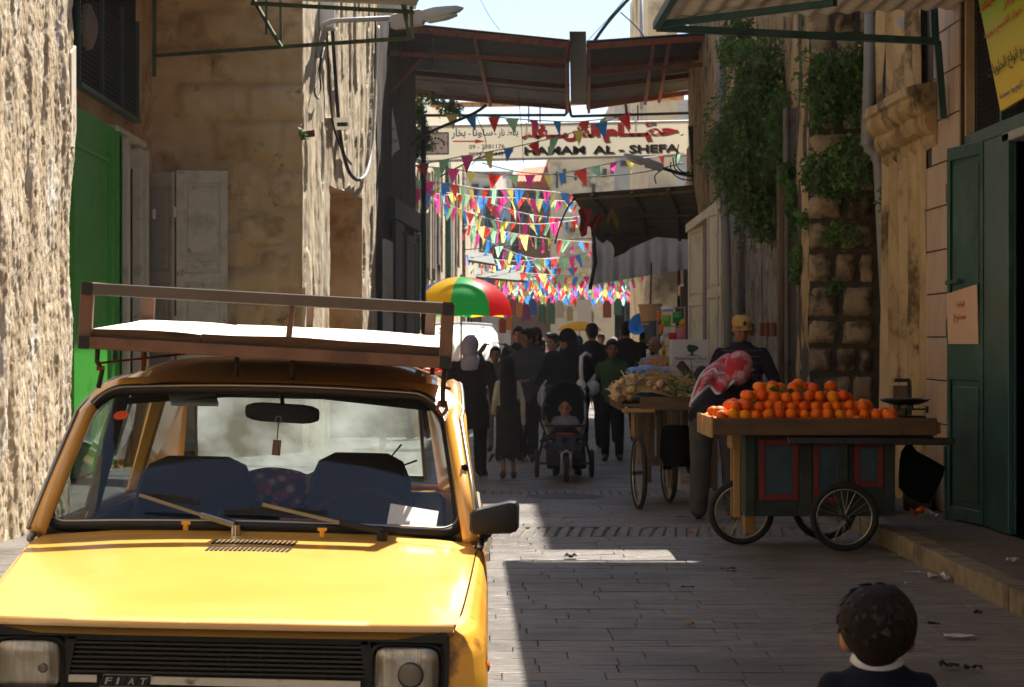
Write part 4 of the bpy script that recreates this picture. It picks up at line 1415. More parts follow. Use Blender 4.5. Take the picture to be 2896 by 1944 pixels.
# ------------------------------------------------------------------ far end of the street
m_far1 = M('far_beige_render', '#c7b594', '#d4c3a3', '#b5a383', scale=.6, rough=.95, stain='#7a6b57', sscale=.5, sthr=.6)
m_far2 = M('far_grey_render', '#aaa69f', '#b8b4ad', '#96928c', scale=.5, rough=.95, stain='#5e5a55', sscale=.4, sthr=.6)
m_far3 = M('far_pink_stone', '#a37a62', '#b38a71', '#8d6752', scale=.7, rough=.95)
m_tileroof = M('red_roof_tile', '#a9583a', '#b96a48', '#94492f', scale=3, rough=.85, rnd=.1)
m_win = M('dark_window_glass', '#1c2024', '#2a2e32', scale=3, rough=.2)
m_shutg = M('grey_shutter', '#5d5c58', '#6b6964', scale=4, rough=.7)
def building(label, pa, pb, Y, ptop, depth, mat, wins, name='building', Yb=None):
 """block standing on the ground, front between columns pa..pb; wins: (x0,y0,x1,y1) openings on its front"""
 a, b = P(pa, ptop, Y), P(pb, ptop, Yb or Y)
 root = thing(name, label, 'building', (a.x, Y, 0))
 d = Vector((b.x - a.x, b.y - a.y, 0))
 n = Vector((-d.y, d.x, 0)).normalized()
 z = (a.z)
 base = [Vector((a.x, a.y, 0)), Vector((b.x, b.y, 0)), Vector((b.x, b.y, 0)) + n * depth, Vector((a.x, a.y, 0)) + n * depth]
 MB().prism(base, (0, 0, z)).build('wall', mat, root)
 du = d.normalized()
 pp_ = MB()
 pp_.prism([base[0] - n * .12 - du * .1 + Vector((0, 0, z)), base[1] - n * .12 + du * .1 + Vector((0, 0, z)), base[2] + n * .1 + Vector((0, 0, z)), base[3] + n * .1 + Vector((0, 0, z))], (0, 0, .25))
 pp_.build('parapet', mat, root)
 for (x0, y0, x1, y1) in wins:
  q0, q1 = P(x0, y1, Y), P(x1, y0, Y)
  t0, t1 = (q0.x - a.x) / (b.x - a.x), (q1.x - a.x) / (b.x - a.x)
  c0_, c1_ = a.lerp(b, t0), a.lerp(b, t1)
  mb_ = MB()
  u0 = Vector((c0_.x, c0_.y, 0)) - n * .06
  u1 = Vector((c1_.x, c1_.y, 0)) - n * .06
  mb_.bar((u0.x, u0.y, (q0.z + q1.z) / 2), (u1.x, u1.y, (q0.z + q1.z) / 2), .14, q1.z - q0.z)
  w_o = mb_.build('window', m_shutg, root)
  m2 = MB()
  v0, v1 = u0 - n * .08, u1 - n * .08
  e = (v1 - v0) * .12
  m2.bar((v0.x + e.x, v0.y + e.y, (q0.z + q1.z) / 2), (v1.x - e.x, v1.y - e.y, (q0.z + q1.z) / 2), .03, (q1.z - q0.z) * .86)
  m2.build('pane', m_win, w_o)
 return root
bl = building('tall beige house with narrow windows under the bath house sign', 1256, 1402, 106, 362, 12, m_far1,
    [(1284, 386, 1291, 420), (1310, 390, 1316, 412), (1268, 392, 1273, 430), (1330, 395, 1338, 425), (1282, 440, 1290, 462), (1345, 470, 1356, 500), (1375, 386, 1384, 404), (1300, 500, 1312, 530), (1350, 420, 1358, 450)])
rh = building('old house with a red tiled roof at the far end of the street', 1150, 1256, 108, 428, 9, m_far3,
    [(1166, 446, 1176, 500), (1184, 446, 1194, 500), (1205, 440, 1220, 480), (1228, 440, 1240, 480), (1168, 530, 1182, 580), (1210, 520, 1230, 560), (1196, 470, 1203, 500)])
ra = P(1146, 428, 107.3)
rb = P(1260, 428, 107.3)
rc = P(1240, 396, 112)
mb = MB()
ridge0, ridge1 = P(1195, 398, 112), P(1262, 392, 112)
mb.prism([ra, rb, ridge1 + Vector((.2, 0, 0)), ridge0], (0, .05, .2))
rf = mb.build('roof', m_tileroof, rh)
for i in range(15):
 u = (i + .5) / 15
 MB().tube([ra.lerp(rb, u) + Vector((0, -.05, .22)), ridge0.lerp(ridge1, u) + Vector((0, -.05, .22))], .1, 6).build('roof_tile', m_tileroof, rf)
gb = building('grey rendered house with a stained wall behind the lower street lamp', 1400, 1640, 112, 240, 12, m_far2,
    [(1452, 385, 1470, 425), (1420, 300, 1436, 330), (1416, 366, 1434, 380), (1448, 262, 1470, 290)])
shopf = [(1402, 688, 1424, 775), (1428, 682, 1446, 775), (1450, 690, 1470, 775), (1474, 684, 1500, 775), (1504, 690, 1524, 775), (1528, 684, 1552, 775)]
for i, (x0, y0, x1, y1) in enumerate(shopf):
 a, b_ = P(x0, 790, 112), P(x1, y0, 112)
 MB().bb((a.x, 111.8, 0), (b_.x, 111.95, b_.z)).build('shop_opening', (m_dark, m_shut, m_dkmetal)[i % 3], gb)
 MB().bb((a.x + .03, 111.6, b_.z), (b_.x - .03, 111.94, b_.z + .6)).build('shop_sign', (m_far3, m_shutg, m_teal)[i % 3], gb)
bt = building('slim pale tower house rising above the canopy into the sky', 1478, 1545, 66, -60, 8, m_far1, [(1500, 40, 1512, 70)])
gl = building('grey house with verandas seen through the bunting on the left', 1060, 1165, 98, 405, 12, m_far2,
    [(1075, 420, 1092, 455), (1102, 425, 1118, 455), (1078, 480, 1096, 520), (1106, 470, 1130, 520), (1135, 430, 1150, 470), (1136, 500, 1155, 545), (1080, 540, 1100, 580), (1120, 560, 1150, 600)])
eb = building('low house closing the view between the red roof and the beige house', 1160, 1420, 118, 470, 6, m_far2, [(1190, 590, 1210, 625), (1240, 580, 1262, 620), (1290, 570, 1310, 610), (1330, 560, 1360, 610)])
for i in range(13):
 x0 = 1165 + i * 20.5
 a, b_ = P(x0, 790, 118), P(x0 + 17, uni(672, 690), 118)
 MB().bb((a.x, 117.8, 0), (b_.x, 117.95, b_.z)).build('shop_opening', (m_dark, m_shut, m_dkmetal, m_shutg)[i % 4], eb)
 MB().bb((a.x, 117.6, b_.z), (b_.x + .05, 117.94, b_.z + .6)).build('shop_sign', (m_shutg, m_far3, m_teal, m_far2)[(i * 3) % 4], eb)
for (nm, lab, p, q2, zt_, mt) in (('shop_row', 'row of dark shops along the left side of the far street', (-.62, 78), (-.05, 100), 6.6, m_far1), ('shop_row', 'old shop row on the right beyond the brown awning', (5.5, 60), (4.1, 44.4), 5.4, m_wallr),
         ('shop_row', 'dim shop row on the right deep in the street', (7.6, 100), (5.7, 62), 6, m_far2)):
 r_ = thing(nm, lab, 'building', (p[0], p[1], 0))
 mb = MB()
 sheet(mb, p, q2, 0, zt_, .5, .4, rough(.05, 1, 1, 7))
 mb.build('front_wall', mt, r_, fix=False)
 d = (Vector(q2) - Vector(p))
 n_ = Vector((d.normalized().y, -d.normalized().x))
 MB().bar(Vector((p[0], p[1], zt_ / 2)) - n_.to_3d() * 2.6, Vector((q2[0], q2[1], zt_ / 2)) - n_.to_3d() * 2.6, 5, zt_).build('wall_core', mt, r_)
 k = 2.0
 while k < d.length - 3:
  c = Vector(p) + d.normalized() * k + n_ * .06
  e = Vector(p) + d.normalized() * (k + 2.4) + n_ * .06
  mb = MB().bar((c.x, c.y, 1.4), (e.x, e.y, 1.4), .08, 2.7)
  o = mb.build('shop_opening', m_dark, r_)
  mb = MB().bar((c.x, c.y, 2.95), (e.x, e.y, 2.95), .16, .3)
  mb.build('shop_sign', RND.choice((m_white, m_teal, m_far3)), r_)
  k += 3.6
m_dawn = M('dim_awning_cloth', '#575b58', '#646863', scale=3, rough=.85)
for i, (x0, x1, y_, Y, lab) in enumerate(((1085, 1200, 636, 62, 'long dull grey stall awning under the bunting'), (1068, 1130, 598, 58, 'short pale grey stall awning on the left behind the umbrella'), (1180, 1260, 655, 80, 'small grey awning deep under the dense bunting'))):
 o = MB().prism([P(x0, y_, Y), P(x1, y_ + 10, Y), P(x1 - 8, y_ - 14, Y + 2.2), P(x0, y_ - 20, Y + 2.2)], (0, 0, .06)).build('stall_awning', m_dawn)
 tag(o, lab, 'awning')
gcols = [('#7d3a2c', 'rust red'), ('#9c5d32', 'orange brown'), ('#5a2e4f', 'plum'), ('#2a4f86', 'blue'), ('#8a7a5a', 'sand coloured'), ('#3d5d4e', 'dark green'), ('#96928a', 'off white')]
gm = [M('garment_' + l.replace(' ', '_'), c, rough=.85) for c, l in gcols]
where = ['left of the crowd gap', 'beside the umbrella rim', 'lower, near the umbrella edge', 'right of the umbrella', 'low above the boy with raised arms', 'behind the girl', 'mid street', 'beside the white banner', 'right of the white banner', 'left of mid street', 'far right of the row', 'between banner and mid street', 'at the end of the row', 'lowest beside the umbrella', 'half hidden behind the umbrella']
spots = [(1168, 700, 52, 0), (1186, 706, 54, 1), (1200, 712, 54, 2), (1216, 700, 58, 3), (1160, 735, 50, 1), (1236, 715, 66, 5), (1276, 705, 75, 6), (1325, 690, 80, 6), (1345, 720, 84, 4), (1258, 715, 72, 5), (1385, 705, 80, 0), (1300, 715, 78, 4), (1410, 700, 78, 5), (1146, 742, 48, 0), (1120, 700, 56, 3)]
for i, (px, py, Y, c) in enumerate(spots):
 k = Y / FPX
 w_, h_ = uni(14, 20), uni(30, 50)
 pl = [P(px - w_ / 2, py + h_ / 2, Y), P(px + w_ / 2, py + h_ / 2, Y), P(px + w_ / 2, py - h_ / 4, Y), P(px + w_ / 5, py - h_ / 2, Y), P(px - w_ / 5, py - h_ / 2, Y), P(px - w_ / 2, py - h_ / 4, Y)]
 o = MB().prism(pl, (0, .12, 0)).build('hanging_garment', gm[c], bevel=.02)
 tag(o, '%s garment hanging at the far stalls, %s' % (gcols[c][1], where[i]), 'garment', 'garments hung along the far stalls')
pb_ = MB().prism([P(1318, 740, 70), P(1350, 740, 70), P(1348, 684, 70), P(1316, 684, 70)], (0, .05, 0)).build('white_banner', m_white)
tag(pb_, 'plain white cloth banner hanging below the dense bunting', 'banner')
for i, (pts, r_, Y, lab) in enumerate((
  ([(1345, 110), (1380, 60), (1412, 22), (1460, -30)], .035, 46, 'thick bundle of frayed wires climbing into the sky over the canopy'),
  ([(1415, 28), (1450, 60), (1475, 92)], .014, 46, 'thin wire dropping from the frayed bundle to the canopy'),
  ([(1338, 96), (1390, 40), (1440, -20)], .007, 46, 'hair thin wire beside the frayed bundle'),
  ([(1000, 405), (1090, 362), (1170, 345)], .02, 52, 'slack cable crossing the gap below the left end of the sign'),
  ([(1100, 372), (1180, 392), (1260, 398), (1340, 404), (1460, 394), (1560, 372)], .014, 50, 'long sagging cable under the sign'),
  ([(1060, 570), (1180, 560), (1260, 548), (1350, 545)], .015, 70, 'dark cable crossing in front of the far houses'),
  ([(940, 330), (985, 300), (1075, 262), (1110, 240)], .03, 43, 'dark prop slanting up from the shop corner to the canopy pipe'),
  ([(1082, 255), (1108, 320), (1098, 350), (1075, 378)], .008, 43, 'thin black wire hanging across the left end of the sign'),
  ([(1182, 210), (1190, 300), (1194, 372)], .006, 42, 'straight black wire dropping in front of the sign numbers'),
  ([(1096, 0), (1118, 40), (1141, 70)], .006, 48, 'single faint wire alone in the sky left of the bundle'))):
 cable('overhead_wire', lab, [P(x, y_, Y) for x, y_ in pts], r_, cat='wire')
mb = MB()
pt = thing('roof_mast', 'thin metal mast standing between the wires and the tower house', 'mast', P(1464, 100, 60))
MB().tube([P(1464, 250, 60), P(1463, -20, 60)], .05, 8).build('pole', m_greym, pt, smooth=True)
# ------------------------------------------------------------------ bunting
bcol = [('red', '#e0453c'), ('mint', '#a5dfb4'), ('pink', '#e44a9c'), ('yellow', '#ece27a'), ('blue', '#4088dc')]
bmats = [M('bunting_' + n_, c, rough=.4, trans=.65, spec=.3, rnd=.12) for n_, c in bcol]
m_tape = M('bunting_tape', '#d8d6d2', rough=.6, trans=.3)
pmesh = {}
for ci in range(5):
 for v in range(3):
  rr = random.Random(ci * 7 + v)
  cv = rr.uniform(-.25, .25)
  tw = rr.uniform(-.3, .3)
  n_ = 4
  def pf(u, w_):
   x = (u - .5) * (1 - w_ * .96)
   return Vector((x, cv * math.sin(w_ * 2.2) * .5 + tw * (u - .5) * w_, -w_ * 1.15))
  pmesh[ci, v] = MB().grid(pf, 3, 4).mesh('pennant', bmats[ci], fix=False, smooth=True)
def bunting(label, pts, Y0, Y1, wpx, spacing=1.4, start=0, lean=.3):
 P_ = []
 n = len(pts)
 poly = [P(x, y_, Y0 + (Y1 - Y0) * i / (n - 1)) for i, (x, y_) in enumerate(pts)]
 out = []
 for i in range(n - 1):
  a, b, c, d = poly[max(i - 1, 0)], poly[i], poly[i + 1], poly[min(i + 2, n - 1)]
  for k in range(12):
   t_ = k / 12
   out.append(.5 * ((2 * b) + (c - a) * t_ + (2 * a - 5 * b + 4 * c - d) * t_ * t_ + (3 * b - a - 3 * c + d) * t_ ** 3))
 out.append(poly[-1])
 root = thing('bunting_string', label, 'bunting', out[0], 'strings of coloured pennants across the street')
 MB().tube(out, .011, 5).build('tape', m_tape, root)
 wd_ = 1.08 * wpx * (Y0 + Y1) / 2 / FPX
 acc, nxt, ci = 0, wd_ * .7, start
 for a, b in zip(out[:-1], out[1:]):
  L = (b - a).length
  while acc + L > nxt:
   p = a.lerp(b, (nxt - acc) / L)
   d = (b - a).normalized()
   ang = math.atan2(d.y, d.x)
   s = wd_ * uni(.85, 1.1)
   o = inst(pmesh[ci % 5, RND.randrange(3)], 'pennant', root, p - OFF[root.name], (uni(-lean, lean) * 1.6, -math.asin(d.z) + uni(-.25, .25), ang + uni(-.9, .9)), (s, s, s * uni(.95, 1.2)))
   ci += 1 if RND.random() < .9 else 2
   nxt += wd_ * spacing * uni(.8, 1.25)
  acc += L
bunting('bunting string just under the rear canopy rail, above the sign', [(1008, 262), (1060, 262), (1110, 266), (1180, 272), (1240, 276), (1320, 278), (1400, 268), (1440, 258)], 43, 43.6, 30, 1.6, 3)
bunting('bunting string climbing across the face of the sign', [(945, 379), (1040, 360), (1120, 346), (1200, 330), (1300, 305), (1380, 278), (1440, 258)], 42.8, 43.4, 30, 1.5, 0)
bunting('uppermost bunting string below the sign', [(945, 379), (1030, 386), (1120, 398), (1200, 400), (1280, 396), (1360, 380), (1430, 366), (1560, 350)], 45, 47, 26, 1.5, 0)
bunting('bunting string starting left of the flag, third from the top', [(944, 412), (1030, 420), (1100, 432), (1180, 432), (1260, 438), (1330, 448)], 45, 52, 26, 1.35, 1)
bunting('bunting string just below the white flag', [(944, 428), (1020, 440), (1100, 450), (1180, 452), (1260, 458), (1340, 462)], 45, 54, 25, 1.35, 2)
bunting('steep bunting string dropping from the dark shop to mid street', [(944, 440), (1000, 458), (1060, 482), (1140, 505), (1220, 512), (1300, 505), (1390, 492)], 45, 58, 25, 1.4, 1)
bunting('bunting string sloping down past the red roof', [(944, 435), (1060, 452), (1130, 468), (1200, 488), (1280, 498), (1350, 490)], 46, 60, 22, 1.6, 3)
bunting('bunting string reaching the brown awning from the timber house', [(1060, 512), (1120, 522), (1200, 538), (1300, 550), (1400, 556), (1480, 556), (1572, 546)], 58, 41, 24, 1.55, 4)
bunting('long bunting string sagging below the brown awning level', [(1058, 520), (1110, 548), (1160, 572), (1220, 590), (1290, 588), (1350, 574)], 58, 66, 20, 1.6, 0)
bunting('bunting string level with the top of the grey tarpaulin', [(1060, 580), (1110, 590), (1180, 596), (1250, 590), (1330, 580)], 60, 68, 20, 1.2, 2)
bunting('bunting string above the grey stall awning', [(1078, 598), (1140, 605), (1200, 608), (1280, 612), (1345, 610)], 62, 70, 20, 1.15, 4)
bunting('bunting string hanging over the umbrella top', [(1108, 636), (1160, 640), (1220, 638), (1290, 630), (1340, 622)], 62, 70, 19, 1.3, 4)
ws = ['first', 'second', 'third', 'fourth', 'fifth', 'sixth', 'seventh', 'eighth', 'ninth', 'tenth', 'eleventh', 'twelfth', 'thirteenth', 'fourteenth', 'fifteenth', 'sixteenth']
for i in range(16):
 y_ = 622 + i * 3.4
 x0 = 1185 - (i % 5) * 18
 x1 = 1455 + (i % 4) * 18
 bunting('far bunting string over the crowd, %s from the top of the dense cluster' % ws[i], [(x0, y_ + uni(-3, 3)), (x0 + 80, y_ + 6), ((x0 + x1) / 2, y_ + 9), (x1 - 60, y_ + 6), (x1, y_ + uni(-8, 2))], 62 + i * 1.6, 66 + i * 1.6, uni(13, 17), 1.1, i)
fl = thing('white_flag', 'white plastic flag with a red corner hanging among the upper bunting', 'flag', P(1135, 435, 50))
MB().grid(lambda u, v: P(1115 + u * 50 + v * 4, 398 + v * 38 - u * v * 8, 50 + .12 * math.sin(u * 7)), 8, 6).build('cloth', m_tape, fl, fix=False)
MB().prism([P(1113, 398, 49.8), P(1145, 398, 49.8), P(1122, 432, 49.8)], (0, .01, 0)).build('red_corner', bmats[0], fl)
# ------------------------------------------------------------------ the yellow car
m_yel = M('taxi_yellow_paint', '#e3a846', '#e6ad50', '#dd9f3c', scale=1.2, rough=.30, coat=1.0, spec=.6, stain='#d9a850', sscale=2.2, sthr=.58, stain2='#efdcae', s2scale=38, s2thr=.71)
m_yeld = M('rust_scarred_yellow', '#da9c30', '#dea238', '#cb8e28', scale=2, rough=.4, coat=.2, stain='#5e3514', sscale=5, sthr=.60)
m_rub = M('rubber_seal', '#141312', '#201e1c', scale=6, rough=.5)
m_chrome = M('worn_chrome', '#c9c4b8', rough=.18, metal=1)
m_chromed = M('dull_bright_strip', '#9b968b', rough=.35, metal=1)
m_grille = M('matt_black_grille', '#17130f', '#221c16', scale=6, rough=.6)
m_int = M('dark_interior_vinyl', '#14161a', '#1c1f25', scale=5, rough=.7)
m_seat = M('dark_blue_seat', '#0e1219', '#151a24', scale=5, rough=.8)
m_ws = glass_mat('windscreen_glass', '#d3dde0', dust=.08)  # dust film, strengthened to stand in for pale screen reflections
m_rearg = glass_mat('rear_glass', '#c9d5d2', dust=.42, dustcol='#c9cdc6')
m_sideg = glass_mat('side_glass', '#c9d5d2', dust=.03)
m_lensg = M('headlight_lens', '#8d8472', '#b3aa98', '#5e5749', scale=9, stretch=(3, 1, .35), rough=.16, metal=.75, spec=.8, coat=1.0, bump=.3, bscale=20, bstretch=(4, 1, .1))
m_refl = M('headlight_bulb_cap', '#6e675c', rough=.3, metal=.6)
m_amber = M('amber_lens', '#d9600f', rough=.2, spec=.6)
m_tyre = M('tyre_rubber', '#161514', '#201e1c', scale=10, rough=.85)
m_steelw = M('wheel_steel', '#7d7b77', rough=.45, metal=.7)
car = thing('parked_car', 'old yellow hatchback car with a roof rack parked facing the viewer', 'car', (-.77, 6.40, 0), rot=(0, .02, 0))
SY = [-.045, .06, .18, .36, .6, .82, 1.0, 1.12]
def hood_z(x, y):
 """bonnet height"""
 t = min(1, max(0, (y + .045) / 1.09))
 zc = .730 + .152 * t ** 1.05
 ze = .720 + .140 * t
 a = min(1, abs(x) / .70)
 z = zc + (ze - zc) * a ** 2.5
 z += .006 * max(0, 1 - abs(x) / .52) ** .5 * min(1, t * 6)
 return z
def hood_edge(y):
 t = min(1, max(0, (y + .045) / 1.09))
 return .675 + .06 * t ** .7
def front_y(x):
 return -.05 + .055 * (abs(x) / .675) ** 2.4
NU, NV = 40, 26
def hood(u, v):
 yb = 1.035 - .06 * (abs(u - .5) * 2) ** 2
 x = (u - .5) * 2
 ya = front_y(x * .675)
 y = ya + (yb - ya) * v
 x *= hood_edge(y)
 return Vector((x, y, hood_z(x, y) + .0035 * noise.noise(Vector((x * 3, y * 3.5, 3))) + .0008 * noise.noise(Vector((x * 14, y * 14, 8)))))
mb = MB().grid(hood, NU, NV)
lips = []
for i in range(NU + 1):
 x = (i / NU - .5) * 2
 xx = x * .675
 y = front_y(xx)
 z0 = hood_z(xx, y)
 drop = .046 + .012 * max(0, abs(x) - .9) * 10
 lips.append([Vector((xx, y, z0)), Vector((xx, y - .010, z0 - .008)), Vector((xx, y - .008, z0 - .022)), Vector((xx, y + .012, z0 - drop)), Vector((xx, y + .035, z0 - drop - .002))])
for j in range(4):
 mb.add([l[j] for l in lips] + [l[j + 1] for l in lips], [(i, NU + 1 + i, NU + 2 + i, i + 1) for i in range(NU)])
bon = mb.build('bonnet', m_yel, car, smooth=True, world=False)
md = bon.modifiers.new('merge', 'WELD')
md.merge_threshold = .002
m_slot = M('vent_shadow_gap', '#0a0806', rough=.9)
for r_, v0 in enumerate((0.885, 0.795)):
 for i in range(18):
  u = .5 + (-.128 + i * .0151) / 1.45 * 1.0 + .006 - r_ * .006
  q_ = hood(u, v0)
  mb = MB().box(q_ + Vector((0, 0, .0005)), (.0095, .062, .004), (.138, 0, -.18))
  mb.build('vent_slot', m_slot, bon, world=False)
for sgn_ in (-1, 1):
 def wing(u, v):
  y = -.0 + u * 1.16 if True else 0
  t = min(1, max(0, (y + .045) / 1.09))
  xe = hood_edge(min(y, 1.09)) + .004
  ze = hood_z(xe - .004, min(y, 1.04)) - .004
  d_ = .775 - xe
  prof = [(xe, ze), (xe + .25 * d_, ze - .006), (xe + .6 * d_, ze - .028), (xe + .88 * d_, ze - .075), (.775, ze - .16), (.778, .45), (.762, .34), (.73, .22)]
  if y < .12:
   k = (.12 - y) / .12
   prof = [(x_ - .035 * k * k, z_) for x_, z_ in prof]
  f = v * (len(prof) - 1)
  i = min(int(f), len(prof) - 2)
  a, b_ = prof[i], prof[i + 1]
  q_ = f - i
  return Vector((sgn_ * (a[0] + (b_[0] - a[0]) * q_), y, a[1] + (b_[1] - a[1]) * q_))
 mb = MB().grid(wing, 16, 28)
 mb2 = []
 wf = [wing(0, j / 28) for j in range(29)]
 inn = [Vector((sgn_ * min(abs(p.x) - .0, .648 + .0 * j), p.y + .012, p.z if p.z < .66 else .66)) for j, p in enumerate(wf)]
 mb.add(wf + inn, [(j, j + 1, 30 + j, 29 + j) for j in range(28)])
 mb.build('wing', m_yeld if sgn_ > 0 else m_yel, car, smooth='auto', world=False)
 md = car.children[-1].modifiers.new('merge', 'WELD') if False else None
mb = MB()
def cowl(u, v):
 x = (u - .5) * 2
 y0 = 1.04 - .06 * x * x
 y1 = 1.10 - .03 * x * x
 y = y0 + (y1 - y0) * v
 xx = x * (.735 - .02 * v)
 return Vector((xx, y, hood_z(xx, y0) - .004 + .016 * v))
mb.grid(cowl, 24, 4)
mb.build('scuttle', m_yel, car, smooth=True, world=False)
def ws_pt(u, v, out=0):
 """u -1..1 across, v 0..1 up the screen"""
 half = .708 + (.620 - .708) * v
 x = u * half - .02
 y = 1.075 + (1.56 - 1.075) * v + .055 * u * u
 z = .905 + (1.352 - .905) * v - .022 * u * u * v - .02 * u * u * (1 - v)
 return Vector((x, y, z)) + Vector((0, -.66, .7)).normalized() * out
def rrect(n=10, ru=.16, rv=.24):
 pts = []
 for cx, cy, a0 in ((1 - ru, 1 - rv, 0), (-1 + ru, 1 - rv, 90), (-1 + ru * .7, rv * .55, 180), (1 - ru * .7, rv * .55, 270)):
  a, b_ = (ru, rv) if a0 < 180 else (ru * .7, rv * .55)
  for k in range(n + 1):
   t_ = rad(a0 + 90 * k / n)
   pts.append((cx + a * math.cos(t_), cy + b_ * math.sin(t_)))
 out = []
 for i in range(len(pts)):
  p, q2 = pts[i], pts[(i + 1) % len(pts)]
  m_ = 1 if math.dist(p, q2) < .3 else 8
  for k in range(m_):
   out.append((p[0] + (q2[0] - p[0]) * k / m_, p[1] + (q2[1] - p[1]) * k / m_))
 return out
loop = rrect()
MB().tube([ws_pt(u, v, .004) for u, v in loop], .021, 8, closed=True).build('windscreen_seal', m_rub, car, smooth=True, world=False)
MB().tube([ws_pt(u * .992, .5 + (v - .5) * .99, .022) for u, v in loop], .0055, 6, closed=True).build('bright_strip', m_chromed, car, smooth=True, world=False)
mb = MB()
rings = [[ws_pt(u * s, .5 + (v - .5) * s) for u, v in loop] for s in (1, .8, .55, .3, .08)]
mb.loft(rings, cap=False)
mb.add(rings[-1], [tuple(range(len(loop)))])
mb.build('windscreen', m_ws, car, smooth=True, world=False)
def outer(u, v):
 half = .705 + (.625 - .705) * v
 y = 1.105 + (1.60 - 1.105) * v + .07
 return half
mb = MB()
N = len(loop)
inr = [ws_pt(u, v, -.002) for u, v in loop]
outr, back = [], []
for u, v in loop:
 m_ = max(abs(u), abs(v * 2 - 1) * (.98 if v > .5 else 1))
 uu, vv = u, v
 e = 1.0
 half = .722 + (.640 - .722) * max(0, min(1, v))
 q_ = ws_pt(u, v)
 du = abs(u) ** 3
 x = u * half * (1 + .03 * du) if abs(u) > .5 else q_.x * 1.04
 dz = .05 * (v - .5) * 2 if v > .5 else -.022 * (1 - 2 * v)
 outr.append(Vector((x, q_.y + (.05 if v > .5 else .0) * abs(2 * v - 1) + .035 * du, q_.z + dz * .85)))
 back.append(Vector((x * (1.012 if abs(u) > .6 else 1), q_.y + .10, q_.z + (.045 if v > .75 else dz * .8 - .0))))
mb.loft([inr, outr, back], cap=False)
mb.build('screen_surround', m_yel, car, smooth=True, world=False)
def roof(u, v):
 x = (u - .5) * 2
 y = 1.545 + v * 1.50 + .05 * x * x * (1 - v)
 half = .63 - .04 * v
 crown = math.sin(min(1, v * 2.2 + .12) * math.pi / 2)
 z = 1.366 + .096 * crown - .04 * max(0, v - .6) * 2.5 - (.085) * abs(x) ** 5 - .008 * x * x
 return Vector((x * half, y, z))
mb = MB().grid(roof, 28, 20)
mb.v += []
mb.build('roof', m_yel, car, smooth=True, world=False)
for s in (-1, 1):
 pr = [roof(.5 + .5 * s, v) for v in (0, .2, .4, .6, .8, 1)]
 pts = [Vector((s * .724 - .008, 1.06, .875)), Vector((s * .688 - .008, 1.27, 1.06)), Vector((s * .648 - .006, 1.48, 1.25))] + [p + Vector((s * .018, 0, -.012)) for p in pr]
 MB().tube(pts, .030, 8, ell=None).build('side_rail', m_yel, car, smooth=True, world=False)
 MB().tube([p + Vector((s * .028, -.012, .012)) for p in pts], .0085, 6).build('drip_rail', m_chromed, car, smooth=True, world=False)
 mb = MB()
 mb.loft([[Vector((s * .60, 2.75, 1.33)), Vector((s * .585, 3.08, 1.30)), Vector((s * .50, 3.1, 1.30)), Vector((s * .54, 2.76, 1.32))],
    [Vector((s * .735, 2.9, .88)), Vector((s * .70, 3.38, .88)), Vector((s * .56, 3.4, .88)), Vector((s * .68, 2.9, .88))]])
 mb.build('rear_pillar', m_yel, car, world=False, bevel=.01)
 mb = MB().bar((s * .72, 2.02, .87), (s * .612, 2.06, 1.33), .035, .05)
 mb.build('door_pillar', m_rub, car, world=False)
 mb = MB()
 mb.loft([[Vector((s * x_, y_, z_)) for x_, z_ in ((.735, .87), (.762, .80), (.775, .55), (.772, .42), (.74, .22))] for y_ in (1.165, 1.5, 2.04)], cap=False, open_ring=True)
 dr = mb.build('door', m_yel, car, smooth=True, world=False)
 mb = MB()
 mb.loft([[Vector((s * x_, y_, z_)) for x_, z_ in ((.735, .87), (.762, .80), (.775, .55), (.772, .42), (.74, .22))] for y_ in (2.046, 2.6, 3.1, 3.45)], cap=False, open_ring=True)
 mb.build('rear_side_panel', m_yel, car, smooth=True, world=False)
 MB().add([Vector((s * .722, 1.14, .885)), Vector((s * .722, 2.02, .885)), Vector((s * .617, 2.05, 1.325)), Vector((s * .640, 1.56, 1.30))], [(0, 1, 2, 3)]).build('window', m_sideg, dr, world=False)
 MB().add([Vector((s * .72, 2.06, .885)), Vector((s * .72, 2.86, .885)), Vector((s * .605, 2.76, 1.315)), Vector((s * .612, 2.09, 1.325))], [(0, 1, 2, 3)]).build('quarter_window', m_sideg, car, world=False)
 MB().box((s * .775, 1.92, .74), (.02, .12, .03)).build('handle', m_chrome, dr, world=False, bevel=.004)
 MB().tube([(s * .745, 1.0, .855), (s * .752, 1.12, .872), (s * .742, 2.0, .875), (s * .73, 3.3, .875)], .012, 6).build('belt_strip', m_chromed, car, smooth=True, world=False)
mb = MB()
mb.add([Vector((x_, 3.45, z_)) for x_, z_ in ((-.74, .22), (.74, .22), (.735, .87), (-.735, .87))], [(0, 1, 2, 3)])
mb.add([Vector(v) for v in ((-.735, 3.45, .87), (.735, 3.45, .87), (.56, 3.39, .905), (-.56, 3.39, .905))], [(0, 1, 2, 3)])
mb.bar((-.5, 3.10, 1.33), (.5, 3.10, 1.33), .09, .06)
mb.build('tailgate', m_yel, car, world=False)
rwp = [(-.50, 3.40, .93), (.50, 3.40, .93), (.475, 3.12, 1.292), (-.475, 3.12, 1.292)]
MB().add([Vector(v) for v in rwp], [(0, 1, 2, 3)]).build('rear_window', m_rearg, car, world=False)
MB().tube([Vector(v) for v in rwp], .018, 6, closed=True).build('rear_seal', m_rub, car, world=False)
mb = MB()
mb.bb((-.70, 1.1, .2), (.70, 3.42, .24))
mb.bb((-.64, 1.0, .24), (.64, 1.06, .8))
mb.bb((-.73, 1.2, .24), (-.70, 3.4, .84))
mb.bb((.70, 1.2, .24), (.73, 3.4, .84))
mb.build('cabin_lining', m_int, car, world=False)
mb = MB()
